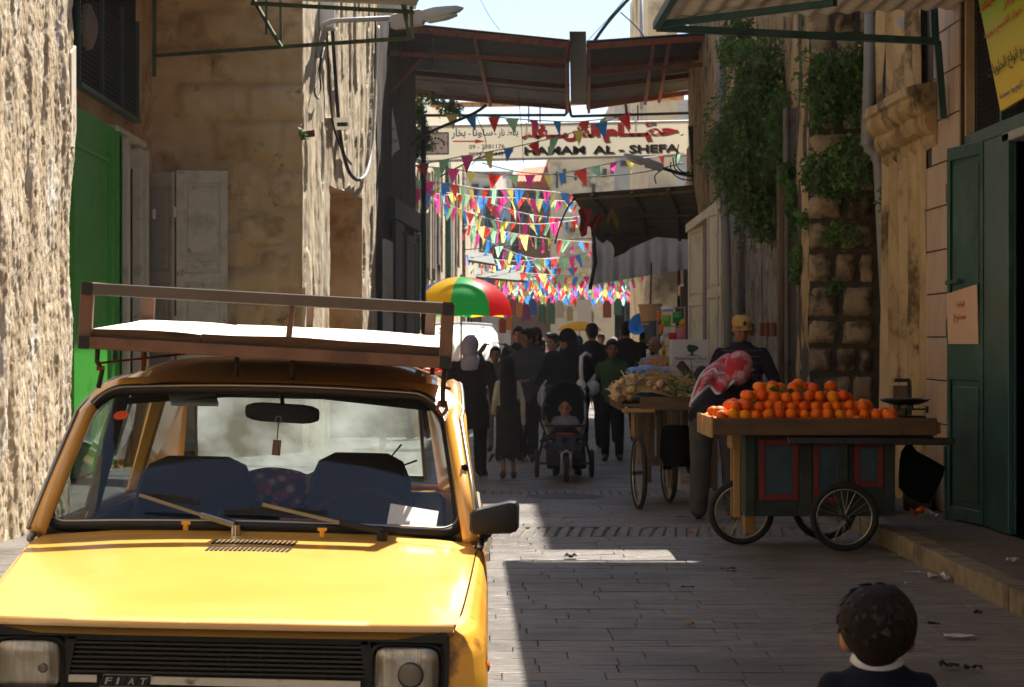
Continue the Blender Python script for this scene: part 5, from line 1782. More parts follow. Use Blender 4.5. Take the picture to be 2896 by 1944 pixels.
mb.grid(lambda u, v: Vector(((u - .5) * 2 * .56, 1.60 + v * 1.4, 1.335 + .035 * math.sin(v * 3.1) - .05 * abs(u - .5) * 2)), 8, 6)
mb.build('headlining', m_int, car, smooth=True, world=False)
def dash(u, v):
 return Vector(((u - .5) * 2 * .665, 1.10 + .36 * v, .885 + .012 * math.sin(v * 3) - .012 * (2 * u - 1) ** 2))
mb = MB().grid(dash, 10, 5)
mb.bb((-.66, 1.45, .62), (.66, 1.49, .885))
mb.build('dashboard', m_int, car, smooth='auto', world=False)
MB().tube([Vector((.33 + .19 * math.cos(t), 1.56 + .07 * math.sin(t), .84 + .155 * math.sin(t))) for t in [k * math.pi / 12 for k in range(24)]], .013, 8, closed=True).build('steering_wheel', m_int, car, smooth=True, world=False)
def seat(cx, y, zt_, w_, hr=None):
 mb = MB()
 rings = []
 for z, hw, d_ in ((.36, .25, .14), (.6, w_ * .98, .12), (.85, w_, .10), (zt_ - .10, w_ * .93, .085), (zt_ - .03, w_ * .78, .07), (zt_, w_ * .5, .05)):
  yy = y + (z - .36) * .26
  rings.append([Vector((cx + hw * max(-1, min(1, 1.3 * math.cos(a))), yy + d_ * math.sin(a), z)) for a in [k * math.pi / 8 for k in range(16)]])
 mb.loft(rings)
 mb.box((cx, y - .22, .38), (w_ * 2, .5, .16))
 return mb.build('front_seat', m_seat, car, smooth='auto', world=False)
seat(-.34, 1.98, 1.075, .235)
seat(.285, 1.98, 1.10, .205)
MB().bb((-.6, 2.9, .5), (.6, 3.02, .9)).bb((-.6, 2.5, .38), (.6, 2.95, .5)).build('rear_seat', m_seat, car, world=False, bevel=.03)
MB().bb((-.55, 3.05, .86), (.55, 3.38, .88)).build('parcel_shelf', m_yel, car, world=False)
m_kil = bpy.data.materials.new('red_woven_pattern')
m_kil.use_nodes = True
t = m_kil.node_tree
b = t.nodes['Principled BSDF']
b.inputs['Roughness'].default_value = .9
tc = t.nodes.new('ShaderNodeTexCoord')
vo = t.nodes.new('ShaderNodeTexVoronoi')
vo.inputs['Scale'].default_value = 24
cr = t.nodes.new('ShaderNodeValToRGB')
cr.color_ramp.interpolation = 'CONSTANT'
cr.color_ramp.elements[0].color = hx('#f0dfc0')
cr.color_ramp.elements[1].position = .34
cr.color_ramp.elements[1].color = hx('#d8242c')
e = cr.color_ramp.elements.new(.58)
e.color = hx('#241214')
link(t, tc.outputs['Object'], vo.inputs['Vector'])
link(t, vo.outputs['Distance'], cr.inputs[0])
link(t, cr.outputs[0], b.inputs['Base Color'])
m_orst = M('striped_orange_cloth', '#c07a58', '#d6a183', '#8c3d33', scale=20, stretch=(6, .3, .3), rough=.9)
cus = thing('woven_cushion', 'red woven patterned cushion lying behind the car seats', 'cushion', (-.75, 8.75, .85))
MB().ell((-.79, 8.75, .95), (.17, .10, .075), 16, 10, Euler((.3, .12, 0)).to_matrix()).build('cushion', m_kil, cus, smooth=True)
MB().ell((-.60, 8.74, .945), (.11, .095, .07), 14, 8, Euler((.3, .25, 0)).to_matrix()).build('striped_end', m_orst, cus, smooth=True)
mb = MB()
mir = []
cm = Vector((.03, 1.60, 1.268))
for t_, s_ in ((-.022, .86), (-.012, 1), (.012, 1), (.02, .9)):
 mir.append([cm + Vector((.132 * s_ * max(-1, min(1, 1.12 * math.cos(a))), t_, .034 * s_ * max(-1, min(1, 1.25 * math.sin(a))) - .006 * math.cos(a))) for a in [k * math.pi / 12 for k in range(24)]])
mb.loft(mir)
mb.build('rear_view_mirror', m_black, car, smooth='auto', world=False)
MB().bar(cm + Vector((0, .0, .03)), cm + Vector((-.01, .03, .085)), .012, .016).box(cm + Vector((-.01, .03, .088)), (.10, .03, .022)).build('mirror_stalk', m_rub, car, world=False)
chm = thing('mirror_charm', 'small ring and tag hanging from the rear view mirror of the yellow car', 'charm', (-.75 + cm.x, 7.97, 1.2))
q_ = Vector((-.75 + cm.x - .005, 7.955, 1.245))
MB().tube([q_ + Vector((.011 * math.cos(a), 0, .012 * math.sin(a))) for a in [k * math.pi / 8 for k in range(16)]], .0022, 5, closed=True).build('ring', m_chromed, chm)
MB().tube([q_ + Vector((0, 0, -.012)), q_ + Vector((-.004, .004, -.06)), q_ + Vector((-.006, .004, -.075))], .002, 4).build('thread', m_rub, chm)
MB().box(q_ + Vector((-.007, .004, -.10)), (.03, .003, .055), (0, .1, 0)).build('tag', m_orst, chm)
st_ = MB()
c = ws_pt(-.83 + .02, .905, .006)
t1 = (ws_pt(-.75, .905) - ws_pt(-.85, .905)).normalized()
t2 = (ws_pt(-.8, .95) - ws_pt(-.8, .85)).normalized()
c = ws_pt(-.80, .80, .005)
st_.add([c] + [c + t1 * (.026 * (1 + .14 * (k % 2))) * math.cos(k * math.pi / 12) + t2 * (.021 * (1 + .14 * (k % 2))) * math.sin(k * math.pi / 12) for k in range(24)], [(0, 1 + k, 1 + (k + 1) % 24) for k in range(24)])
m_sticker = M('red_sticker', '#d94a1e', rough=.6)
st_.build('round_sticker', m_sticker, car, world=False, fix=False)
pap = thing('dash_paper', 'white paper lying in the windscreen corner of the yellow car', 'paper', (-.75 + .47, 7.58, .91))
c = Vector((-.75 + .515, 7.555, .925))
MB().box(c, (.165, .10, .004), (.75, .16, 0)).build('sheet', m_white, pap)
dcl = thing('dash_clutter', 'dark folder with a pinkish strip lying along the dashboard of the yellow car', 'folder', (-.75 + .1, 7.7, .9))
MB().box((-.75 + .02, 7.72, .915), (.36, .12, .02), (.2, .04, 0)).build('folder', m_black, dcl, bevel=.004)
MB().box((-.75 + .16, 7.6, .905), (.2, .05, .012), (.3, .05, 0)).build('strip', m_orst, dcl)
vis = MB().box((-.30, 1.66, 1.32), (.17, .12, .012), (.5, 0, .3)).build('papers_under_visor', m_white, car, world=False)
def wiper(piv, tip, b0, b1, chrome, name='wiper'):
 mb = MB()
 pv, tp_ = Vector(piv), Vector(tip)
 m_ = chrome
 root = MB().loft([[pv + Vector((.018 * math.cos(a), .018 * math.sin(a), z)) for a in [k * math.pi / 5 for k in range(10)]] for z in (-.03, .012)]).build(name, m_chrome if chrome else m_rub, car, world=False, smooth='auto')
 mid = pv.lerp(tp_, .35) + Vector((0, 0, .008))
 MB().bar(pv + Vector((0, 0, .012)), mid, .032, .02).build('arm_base', m_chrome if chrome else m_rub, root, world=False, bevel=.003)
 MB().bar(mid, tp_ + Vector((0, 0, .006)), .016, .012).build('arm', m_chrome if chrome else m_chromed, root, world=False)
 MB().bar(b0, b1, .010, .018).bar(Vector(b0).lerp(Vector(b1), .2) + Vector((0, -.004, .012)), Vector(b0).lerp(Vector(b1), .8) + Vector((0, -.004, .012)), .008, .008).build('blade', m_rub, root, world=False)
 return root
def wp_(px, py, v, lift=.02):
 """point near the screen plane seen at picture px,py (car frame), v = height fraction"""
 Y = 6.40 + 1.075 + .485 * v - lift
 p = P(px, py, Y) - Vector((-.77, 6.40, 0))
 th = .02
 return Vector((p.x * math.cos(th) - p.z * math.sin(th), p.y, p.x * math.sin(th) + p.z * math.cos(th)))
wiper(wp_(538, 1206, -.03, .05), wp_(320, 1133, .12), wp_(322, 1131, .12, .0), wp_(455, 1148, .07, .0), True)
wiper(wp_(872, 1222, -.03, .05), wp_(600, 1155, .10), wp_(512, 1168, .07, .0), wp_(748, 1170, .06, .0), False)
for px, py in ((424, 1200), (735, 1215)):
 p = wp_(px, py, -.06, .06)
 MB().tube([p + Vector((0, 0, -.015)), p + Vector((0, 0, .008))], .009, 8).box(p + Vector((0, 0, .01)), (.03, .012, .01)).build('washer_jet', m_yeld, car, world=False)
m_innerp = M('dull_ochre_inner_panel', '#3d2a0c', '#463110', scale=5, rough=.8)
mb = MB()
mb.bb((-.655, .055, .40), (.655, .075, .70))
mb.build('grille_backing', m_grille, car, world=False)
mb = MB()
mb.bar((-.655, .02, .690), (.655, .02, .690), .06, .03)
for s in (-1, 1):
 mb.bb((s * .645, -.0, .42), (s * .662, .06, .70))
 mb.prism([(s * .405, .0, .68), (s * .435, .0, .68), (s * .455, .0, .54), (s * .428, .0, .54)], (0, .055, 0))
mb.bb((-.43, .0, .664), (.43, .05, .678))
mb.build('grille_frame', m_grille, car, world=False)
m_slat = M('grille_slat', '#2b2620', '#352f28', scale=8, rough=.5)
for i in range(7):
 z = .655 - i * .0138
 w_ = .418 + (.652 - z) * .1
 MB().bar((-w_, .018, z), (w_, .018, z), .022, .006).build('slat', m_slat, car, world=False)
for x in (-.02 + .05, -.1 + .22, .3, -.25):
 MB().bar((x, .032, .66), (x, .032, .56), .004, .012).build('grille_bar', m_slat, car, world=False)
MB().bb((-.33, .048, .56), (-.09, .053, .655)).build('inner_panel', m_innerp, car, world=False)
m_strip = M('worn_white_strip', '#c9bda6', '#d6cbb6', scale=6, rough=.6, stain='#6a5a42', sscale=9, sthr=.62)
MB().bar((-.425, .005, .552), (-.345, .005, .552), .012, .02).bar((-.19, .005, .550), (.41, .005, .548), .012, .022).build('bright_strip', m_strip, car, world=False)
mb = MB()
bd = None
for i, ch in enumerate('FIAT'):
 x0 = -.33 + i * .033
 sk = .010
 o = MB().prism([(x0, -.004, .534), (x0 + .030, -.004, .534), (x0 + .030 + sk, -.004, .563), (x0 + sk, -.004, .563)], (0, .014, 0)).build('badge_tile', m_black, car, world=False)
 text('letter', ch, m_chromed, o, (x0 + .009, -.006, .539), (1, 0, 0), (.28, 0, 1), .020, .018 if ch != 'I' else .006, bold=.012, off=.002)
MB().tube([(-.336, -.004, .5315), (-.196, -.004, .5315), (-.184, -.004, .566), (-.324, -.004, .566)], .0022, 5, closed=True).build('badge_rim', m_chromed, car, world=False)
for s in (-1, 1):
 cx, cz, hw, hh = s * .542, .590, .099, .076
 lp = lambda f, y_, dx=0: [Vector((cx + dx + f * hw * (abs(math.cos(a)) ** .38) * (1 if math.cos(a) > 0 else -1), y_, cz + f * hh * (abs(math.sin(a)) ** .38) * (1 if math.sin(a) > 0 else -1))) for a in [rad(k * 10) for k in range(36)]]
 MB().loft([lp(1.06, .03), lp(1.08, -.004), lp(1.0, -.010), lp(.97, .012)], cap=False).build('headlight_rim', m_rub, car, smooth='auto', world=False)
 hl = MB().loft([lp(.985, .008), lp(.9, -.006), lp(.5, -.013), lp(.1, -.015)]).build('headlight', m_lensg, car, smooth=True, world=False)
 MB().loft([[Vector((cx + (.012 if s > 0 else .045) + r_ * math.cos(a), y_, cz - .008 + r_ * math.sin(a))) for a in [rad(k * 20) for k in range(18)]] for r_, y_ in ((.038 if s > 0 else .014, -.0145), (.030 if s > 0 else .011, -.0165), (.004, -.017))]).build('bulb_shade', m_refl, hl, smooth=True, world=False)
 MB().ell((s * .768, .17, .585), (.014, .028, .02), 12, 8).build('side_repeater', m_amber, car, smooth=True, world=False)
MB().loft([[Vector((x_, y_, z_ + .055 * k)) for k, (y_) in ((0, -.10), (1, -.12), (2, -.10))] + [Vector((x_, .02, z_ + .11)), Vector((x_, .02, z_))] for x_, z_ in ((-.76, .30), (0, .30), (.76, .30))]).build('bumper', m_rub, car, world=False, bevel=.01)
MB().bb((-.68, .05, .2), (.68, .2, .42)).build('valance', m_yel, car, world=False)
dm = MB()
pm = Vector((.792, 1.02, .950))
rg = []
for t_, s_ in ((-.035, .55), (-.03, .9), (0, 1), (.03, .97), (.035, .92)):
 ring = []
 for k in range(24):
  a = k * math.pi / 12
  cx_, cz_ = max(-1, min(1, 1.25 * math.cos(a))), max(-1, min(1, 1.25 * math.sin(a)))
  ring.append(pm + Vector((.082 * s_ * cx_, t_, .050 * s_ * cz_ * (1 + .16 * cx_) + .012 * cx_)))
 rg.append(ring)
dmo = dm.loft(rg).build('door_mirror', m_black, car, smooth='auto', world=False)
MB().tube([(.745, 1.12, .885), (.765, 1.06, .90), (.775, 1.04, .925)], [.03, .022, .018], 8).build('mirror_arm', m_black, dmo, smooth=True, world=False)
MB().box((.775, 1.06, .862), (.016, .014, .05), (.0, .3, 0)).build('catch', m_chrome, dmo, world=False)
MB().tube([(.672, 1.32, 1.10), (.69, 1.27, 1.105)], .012, 8).build('rail_knob', m_black, car, world=False)
for (x_, y_) in ((-.66, .62), (.66, .62), (-.66, 2.85), (.66, 2.85)):
 rm = Matrix.Translation((x_, y_, .285)) @ Matrix.Rotation(rad(90), 4, 'Y')
 wl = MB().lathe([(.18, -.07), (.26, -.075), (.285, -.055), (.285, .055), (.26, .075), (.18, .07)], 24, rm).build('wheel', m_tyre, car, smooth='auto', world=False)
 MB().lathe([(.19, -.06), (.17, -.04), (.06, -.055), (.06, .055), (.17, .04), (.19, .06)], 20, rm).build('rim', m_steelw, wl, smooth='auto', world=False)
MB().tube([(.44, 2.1, 1.14), (.40, 2.12, 1.09), (.45, 2.13, 1.06), (.50, 2.1, 1.08)], .004, 5).build('hanging_lead', m_rub, car, world=False)
rk = thing('roof_rack', 'home made brown steel roof rack standing on the yellow car', 'roof rack', (-.755, 7.75, 1.45), rot=(0, .056, 0))
m_rackp = M('rack_brown_paint', '#5a4031', '#684b3b', '#4c352a', scale=5, rough=.55, stain='#4a3226', sscale=7, sthr=.64)
m_rackd = M('rack_grey_top', '#4a423c', '#59504a', scale=6, rough=.5)
hw = .64
z0, z1 = .035, .222
rb_ = lambda a, b_, w_, h_, n_, m_: MB().bar(a, b_, w_, h_).build(n_, m_, rk, world=False, bevel=.003)
Yr = 1.15
xr0, xr1 = -.585, .60
rb_((-hw + .03, 0, z0), (hw - .03, 0, z0), .045, .042, 'lower_rail', m_rackp)
rb_((-hw + .03, 0, z1), (hw - .03, 0, z1), .04, .042, 'upper_rail', m_rackd)
rb_((-hw + .015, 0, z0 - .021), (-hw + .015, 0, z1 + .02), .045, .032, 'corner_post', m_rackp)
rb_((hw - .015, 0, z0 - .021), (hw - .015, 0, z1 + .02), .045, .032, 'corner_post', m_rackp)
rb_((.075, .005, z0 - .02), (.085, .005, z1 - .02), .02, .02, 'mid_post', m_rackp)
rb_((xr0, Yr, z0), (xr1, Yr, z0), .04, .04, 'lower_rail', m_rackp)
rb_((xr0, Yr, z0 + .0), (xr0, Yr, z1), .05, .04, 'corner_post', m_rackp)
rb_((.06, Yr, z0), (.06, Yr, z1), .025, .025, 'mid_post', m_rackp)
rb_((xr1 - .06, Yr, z0), (xr1 - .06, Yr, z1), .04, .035, 'corner_post', m_rackp)
for xa, xb_ in ((-hw + .015, xr0), (hw - .015, xr1 - .04)):
 rb_((xa, 0, z0), (xb_, Yr, z0), .035, .035, 'side_rail', m_rackp)
rb_((-hw + .015, 0, z1 + .008), (-hw + .06, .12, z1 + .008), .035, .03, 'side_stub', m_rackp)
for (x_, z_) in ((-hw + .015, z1), (-hw + .015, z0), (hw - .015, z1 + .0), (hw - .015, z0)):
 MB().box((x_, -.024, z_), (.036, .004, .044)).build('end_cap', m_black, rk, world=False)
for pts in ([(-.585, .03, z0 - .02), (-.588, .05, -.03), (-.57, .06, -.06), (-.585, .09, -.12)], [(.625, .03, z0 - .02), (.622, .05, -.06), (.625, .06, -.12)],
   [(-.12, .22, .02), (-.12, .22, -.06)], [(.08, .22, .02), (.08, .22, -.06)], [(-.58, 1.1, .02), (-.58, 1.1, -.06)], [(.56, 1.1, .02), (.56, 1.1, -.06)]):
 MB().tube(pts, .009, 8).build('leg', m_dkmetal, rk, world=False, smooth=True)
rb_((-.58, .06, -.035), (-.28, .7, .02), .008, .008, 'strut', m_rust)
rb_((-.47, .35, -.06), (-.475, .35, .01), .014, .014, 'strut', m_rust)
for pts in ([(.625, .05, -.05), (.65, .05, -.055)], [(-.588, .05, -.055), (-.56, .05, -.05)], [(.615, .06, -.10), (.605, .05, -.13), (.625, .06, -.15), (.64, .07, -.13), (.632, .08, -.10)]):
 MB().tube(pts, .007, 6).build('clamp', m_rust, rk, world=False)
m_ply = M('pale_weathered_board', '#c9c2b4', '#d6d0c4', scale=2.5, rough=.8, stain='#8a7a62', sscale=4, sthr=.7)
m_plye = M('dark_board_edge', '#3b2a1c', '#4a3624', '#2a1d13', scale=12, stretch=(.3, 1, 3), rough=.9)
sl_ = .022
for lab, x0, x1, zz in (('short pale board lying at the left end of the roof rack', -.60, -.225, .0), ('long pale board filling the rest of the roof rack', -.222, .615, .003)):
 b_ = thing('rack_board', lab, 'board', (0, 0, 0), 'boards on the car roof rack')
 R_ = Matrix.Translation((-.755, 7.75, 1.45)) @ Matrix.Rotation(.056, 4, 'Y')
 mb = MB()
 ns = 14
 def top_(u, v):
  x = x0 + (x1 - x0) * u
  y_ = -.005 + 1.12 * v
  return Vector((x, y_, .090 + zz + y_ * sl_ * 1.6 + .004 * noise.noise(Vector((x * 5, y_ * 2, zz))) - .006 * (2 * u - 1) ** 2))
 gt = MB().grid(top_, ns, 8)
 gt.xf(R_)
 b_.location = (0, 0, 0)
 gt.build('face', m_ply, b_, fix=False)
 mb = MB()
 tf = [R_ @ (top_(i / ns, 0) + Vector((0, -.002, .0))) for i in range(ns + 1)]
 bf = [R_ @ (top_(i / ns, 0) + Vector((0, -.004, -.036))) for i in range(ns + 1)]
 tb = [R_ @ (top_(i / ns, 1) + Vector((0, .002, -.001))) for i in range(ns + 1)]
 bb2 = [R_ @ (top_(i / ns, 1) + Vector((0, .002, -.036))) for i in range(ns + 1)]
 mb.add(tf + bf + tb + bb2, [(i, i + 1, ns + 2 + i, ns + 1 + i) for i in range(ns)] + [(2 * (ns + 1) + i, 3 * (ns + 1) + i, 3 * (ns + 1) + i + 1, 2 * (ns + 1) + i + 1) for i in range(ns)]
   + [(ns + 1 + i, ns + 2 + i, 3 * (ns + 1) + i + 1, 3 * (ns + 1) + i) for i in range(ns)] + [(0, ns + 1, 3 * ns + 3, 2 * ns + 2), (ns, 3 * ns + 2, 4 * ns + 3, 2 * ns + 1)])
 mb.build('edge', m_plye, b_, fix=False)
# ------------------------------------------------------------------ carts, stalls and goods
m_cartg = M('dark_green_cart_paint', '#1c261e', '#253128', '#161f1a', scale=4, rough=.75, stain='#1d211c', sscale=4, rnd=.05, bump=.2)
m_cartr = M('faded_red_paint', '#6f2119', '#5e1b14', scale=6, rough=.75, stain='#41261f', sscale=7, sthr=.6)
m_cartb = M('faded_blue_paint', '#213540', '#29414b', '#1b2d36', scale=4, rough=.75, stain='#3c3f3a', sscale=6, sthr=.6)
m_lwood = M('pale_new_wood', '#8f6a3c', '#9c7746', '#7a5930', scale=6, stretch=(1, 1, .2), rough=.7, bump=.2, bscale=30, bstretch=(1, 1, .1))
m_or = M('orange_peel', '#de6200', '#e46b00', '#d25600', scale=6, rough=.5, bump=.25, bscale=160, rnd=.14, spec=.22)
m_gar = M('garlic_skin', '#a5855c', '#bb9c73', '#8d6d45', scale=30, rough=.7, rnd=.12, bump=.2)
m_garst = M('dry_garlic_stalk', '#96773f', '#a98a52', scale=20, rough=.8)
m_iron = M('scale_iron', '#3a3633', '#4a4541', scale=8, rough=.4, metal=.7)
m_rim = M('bicycle_rim', '#a19a8a', rough=.3, metal=.9)
def bike_wheel(root, c, axis, r, tyre=.024, spokes=22, steer=0):
 c = Vector(c)
 ax = Vector(axis).normalized()
 a = ax.cross(Vector((0, 0, 1))).normalized()
 b_ = ax.cross(a)
 cir = lambda rr, n, o=0: [c + ax * o + (a * math.cos(2 * math.pi * k / n) + b_ * math.sin(2 * math.pi * k / n)) * rr for k in range(n)]
 wl = MB().tube(cir(r - tyre, 40), tyre, 8, closed=True).build('wheel', m_tyre, root, smooth=True)
 MB().tube(cir(r - tyre * 2.1, 40), .008, 6, closed=True).build('rim', m_rim, wl, smooth=True)
 sp = MB()
 for k in range(spokes):
  t_ = 2 * math.pi * k / spokes
  s = .02 if k % 2 else -.02
  t2 = t_ + (.35 if k % 4 < 2 else -.35)
  sp.tube([c + ax * s + (a * math.cos(t2) + b_ * math.sin(t2)) * .02, c + (a * math.cos(t_) + b_ * math.sin(t_)) * (r - tyre * 2)], .0016, 4, cap=False)
 tag(sp.build('spokes', m_rim, wl, fix=False), kind='stuff')
 MB().tube([c - ax * .06, c + ax * .06], .018, 8).build('hub', m_iron, wl, smooth='auto')
 return wl
oc = thing('orange_cart', 'painted wooden handcart with red framed blue panels carrying a heap of oranges', 'handcart', (2.5, 16.6, 0))
Y0, Y1 = 16.24, 17.0
X0, X1 = 1.91, 3.0
zb_, zt = .245, .85
mb = MB()
mb.bb((X0, Y0 + .02, zb_), (X1, Y0 + .05, zt)).bb((X0, Y1 - .03, zb_), (X1, Y1, zt)).bb((X0, Y0 + .052, zb_), (X0 + .03, Y1 - .032, zt)).bb((X1 - .03, Y0 + .052, zb_), (X1, Y1 - .032, zt)).bb((X0 + .032, Y0 + .052, zb_), (X1 - .032, Y1 - .032, zb_ + .03))
mb.build('cart_box', m_cartg, oc, bevel=.004)
kx = lambda px: (px - VX) * (Y0) / FPX
kz = lambda py: CAM_H - (py - HY) * Y0 / FPX
for (x0, x1, y0, y1) in ((1732, 1822, 1003, 1142), (1856, 1928, 1006, 1148), (1948, 2016, 1008, 1112)):
 a, b_, c, d = kx(x0), kx(x1), kz(y1), kz(y0)
 e = .042
 MB().bb((a, Y0, c), (a + e, Y0 + .018, d)).bb((b_ - e, Y0, c), (b_, Y0 + .018, d)).bb((a + e, Y0 + .001, c), (b_ - e, Y0 + .018, c + e)).bb((a + e, Y0 + .001, d - e), (b_ - e, Y0 + .018, d)).build('red_frame', m_cartr, oc, bevel=.003)
 MB().bb((a + e + .002, Y0 + .008, c + e + .002), (b_ - e - .002, Y0 + .018, d - e - .002)).build('blue_panel', m_cartb, oc)
for x0, x1 in ((X0, X0 + .07), (kx(1824), kx(1852)), (kx(1930), kx(1946)), (X1 - .07, X1)):
 MB().bb((x0, Y0 - .004, zb_), (x1, Y0 + .018, zt)).build('stile', m_cartg, oc, bevel=.003)
tz0, tz1 = .852, .965
TX0, TX1, TY0, TY1 = 1.665, 3.27, 16.06, 17.08
MB().bb((TX0 + .02, TY0 + .025, tz0), (TX1 - .02, TY1 - .025, tz0 + .03)).build('tray_floor', m_woodx, oc)
MB().bb((TX0, TY0, tz0 - .01), (TX1, TY0 + .024, tz1)).build('tray_front_board', m_woodx, oc, bevel=.006)
MB().bb((TX0, TY1 - .024, tz0 - .01), (TX1, TY1, tz1)).build('tray_back_board', m_woodx, oc, bevel=.006)
MB().bb((TX0 - .024, TY0 + .0, tz0 - .03), (TX0 - .001, TY1, tz1 + .01)).build('tray_end_board', m_lwood, oc, bevel=.006)
MB().bb((TX1 + .001, TY0, tz0), (TX1 + .024, TY1, tz1 - .03)).build('tray_end_board', m_woodx, oc, bevel=.006)
for yy in (TY0 + .12, TY1 - .12):
 MB().bar((X0 + .3, yy, tz0 - .05), (3.42, yy, tz0 - .06), .05, .055).build('handle_bar', m_iron, oc, bevel=.008)
wc = .25
w1 = bike_wheel(oc, (2.615, 16.14, wc), (0, 1, 0), wc)
w2 = bike_wheel(oc, (2.615, 17.08, wc), (0, 1, 0), wc)
w3 = bike_wheel(oc, (1.93, 16.66, .245), (0.05, 1, 0), .245)
MB().tube([(2.615, 16.1, wc), (2.615, 17.12, wc)], .014, 8).build('axle', m_iron, oc)
for yy in (16.19, 17.02):
 MB().bb((2.575, yy - .0, wc - .04), (2.65, yy + .03, zt - .02)).build('wheel_stay', m_cartg, oc, bevel=.004)
for yy in (16.56, 16.74):
 MB().bar((1.885, yy, .21), (1.885, yy, .72), .05, .04, (0, 1, 0)).build('fork_post', m_lwood, oc, bevel=.004)
MB().bb((1.84, 16.5, .72), (1.95, 16.8, .85)).build('fork_block', m_lwood, oc, bevel=.006)
rr = random.Random(5)
om = MB().ell((0, 0, 0), (.043, .043, .041), 14, 9).mesh('orange', m_or, smooth=True)
m_or2 = M('golden_orange_peel', '#e58a08', '#e07a04', scale=6, rough=.5, bump=.25, bscale=160, rnd=.1, spec=.22)
m_or3 = M('deep_orange_peel', '#cf4a00', '#d85800', scale=6, rough=.5, bump=.25, bscale=160, rnd=.12, spec=.22)
oms = [om, om, om, MB().ell((0, 0, 0), (.044, .043, .038), 14, 9).mesh('orange', m_or2, smooth=True), MB().ell((0, 0, 0), (.042, .043, .043), 14, 9).mesh('orange', m_or3, smooth=True), om]
m_calyx = M('orange_navel', '#6f7a2a', rough=.8)
layers = [(1.69, 3.05, 16.13, 16.93), (1.71, 2.99, 16.15, 16.88), (1.83, 2.84, 16.20, 16.82), (1.93, 2.70, 16.25, 16.75), (2.03, 2.56, 16.31, 16.68)]
olab = 'ripe orange in the heap on the painted handcart'
n_o = 0
for l, (a, b_, c, d) in enumerate(layers):
 z = tz0 + .03 + .042 + l * .062
 nx = int((b_ - a) / .088) + 1
 ny = int((d - c) / .084) + 1
 for j in range(ny):
  for i in range(nx):
   edge = j < 2 or i < 1 or i >= nx - 1 or j >= ny - 1
   if l < 4 and not edge:
    nxt = layers[l + 1]
    x = a + i * .088
    if nxt[0] + .03 < x < nxt[1] - .03:
     continue
   if j > 3 and l < 3 and i > 2:
    continue
   x = a + (i + .5 * (j % 2) + .25 * (l % 2)) * (b_ - a) / nx + rr.gauss(0, .008)
   y = c + (j + .2) * (d - c) / ny + rr.gauss(0, .008)
   if l == 4 and (rr.random() < .25):
    continue
   o = bpy.data.objects.new('orange', rr.choice(oms))
   COL.objects.link(o)
   o.location = (x, y, z + rr.gauss(0, .007))
   o.rotation_euler = (rr.uniform(0, 6), rr.uniform(0, 6), 0)
   s = rr.uniform(.84, 1.14)
   o.scale = (s, s, s)
   tag(o, olab, 'orange', 'oranges heaped on the painted handcart')
   n_o += 1
for (x, y, z, lab) in ((2.88 + .07, 16.12, tz0 + .115, 'big orange alone at the right end of the heap'), (1.72, 16.2, tz0 + .15, 'orange perched at the left corner of the heap'), (2.32, 16.42, tz0 + .345, 'topmost large orange near the middle of the heap'), (2.56, 16.42, tz0 + .33, 'orange crowning the right shoulder of the heap'), (2.13, 16.4, tz0 + .33, 'orange crowning the left shoulder of the heap')):
 o = bpy.data.objects.new('orange', om)
 COL.objects.link(o)
 o.location = (x, y, z)
 o.scale = (1.15, 1.15, 1.15)
 tag(o, lab, 'orange', 'oranges heaped on the painted handcart')
for (px, py, lab) in ((1775, 892, 'pair of green leaves among the oranges at the top of the heap'), (1705, 925, 'single green leaf on an orange at the left of the heap'), (1815, 896, 'green leaf right of the pair on the orange heap')):
 p = P(px, py, 16.28)
 l_ = MB()
 for k in range(2 if 'pair' in lab else 1):
  d1 = Vector((.07 * (1 - 2 * k), -.02, .018))
  l_.add([p, p + d1 * .5 + Vector((0, -.01, .024)), p + d1, p + d1 * .5 + Vector((0, .0, -.022)), p + d1 * .5 + Vector((0, -.006, 0))], [(0, 1, 4), (1, 2, 4), (2, 3, 4), (3, 0, 4)])
 tag(l_.build('orange_leaf', m_leafd, fix=False), lab, 'leaf')
bs = thing('balance_scale', 'iron pan scale standing at the right end of the orange cart', 'scale', (3.05, 16.6, tz0 + .03))
c = P(2064, 918, 16.75)
MB().lathe([(.01, -.022), (.10, -.018), (.17, .006), (.188, .022), (.185, .024), (.165, .010), (.09, -.012), (.01, -.015)], 28, Matrix.Translation(c)).build('pan', m_iron, bs, smooth='auto')
MB().lathe([(.01, -.012), (.10, -.01), (.15, .012), (.148, .014), (.01, -.008)], 24, Matrix.Translation(c + Vector((.02, .16, .012)))).build('back_pan', m_iron, bs, smooth='auto')
MB().bar(c + Vector((-.13, 0, -.055)), c + Vector((.16, 0, -.052)), .02, .014).tube([c + Vector((-.05, 0, -.06)), c + Vector((-.05, 0, -.02))], .02, 8).tube([c + Vector((.05, 0, -.06)), c + Vector((.05, 0, -.02))], .016, 8).tube([c + Vector((.0, 0, -.11)), c + Vector((.0, 0, -.05))], .022, 8).box(c + Vector((.165, 0, -.055)), (.02, .03, .05)).build('beam', m_iron, bs)
MB().box(c + Vector((.02, .02, -.125)), (.26, .2, .05)).build('scale_base', m_iron, bs, bevel=.012)
bag = thing('black_bag', 'black bag hanging from the handle at the right end of the orange cart', 'bag', P(2100, 1150, 16.5))
rings = []
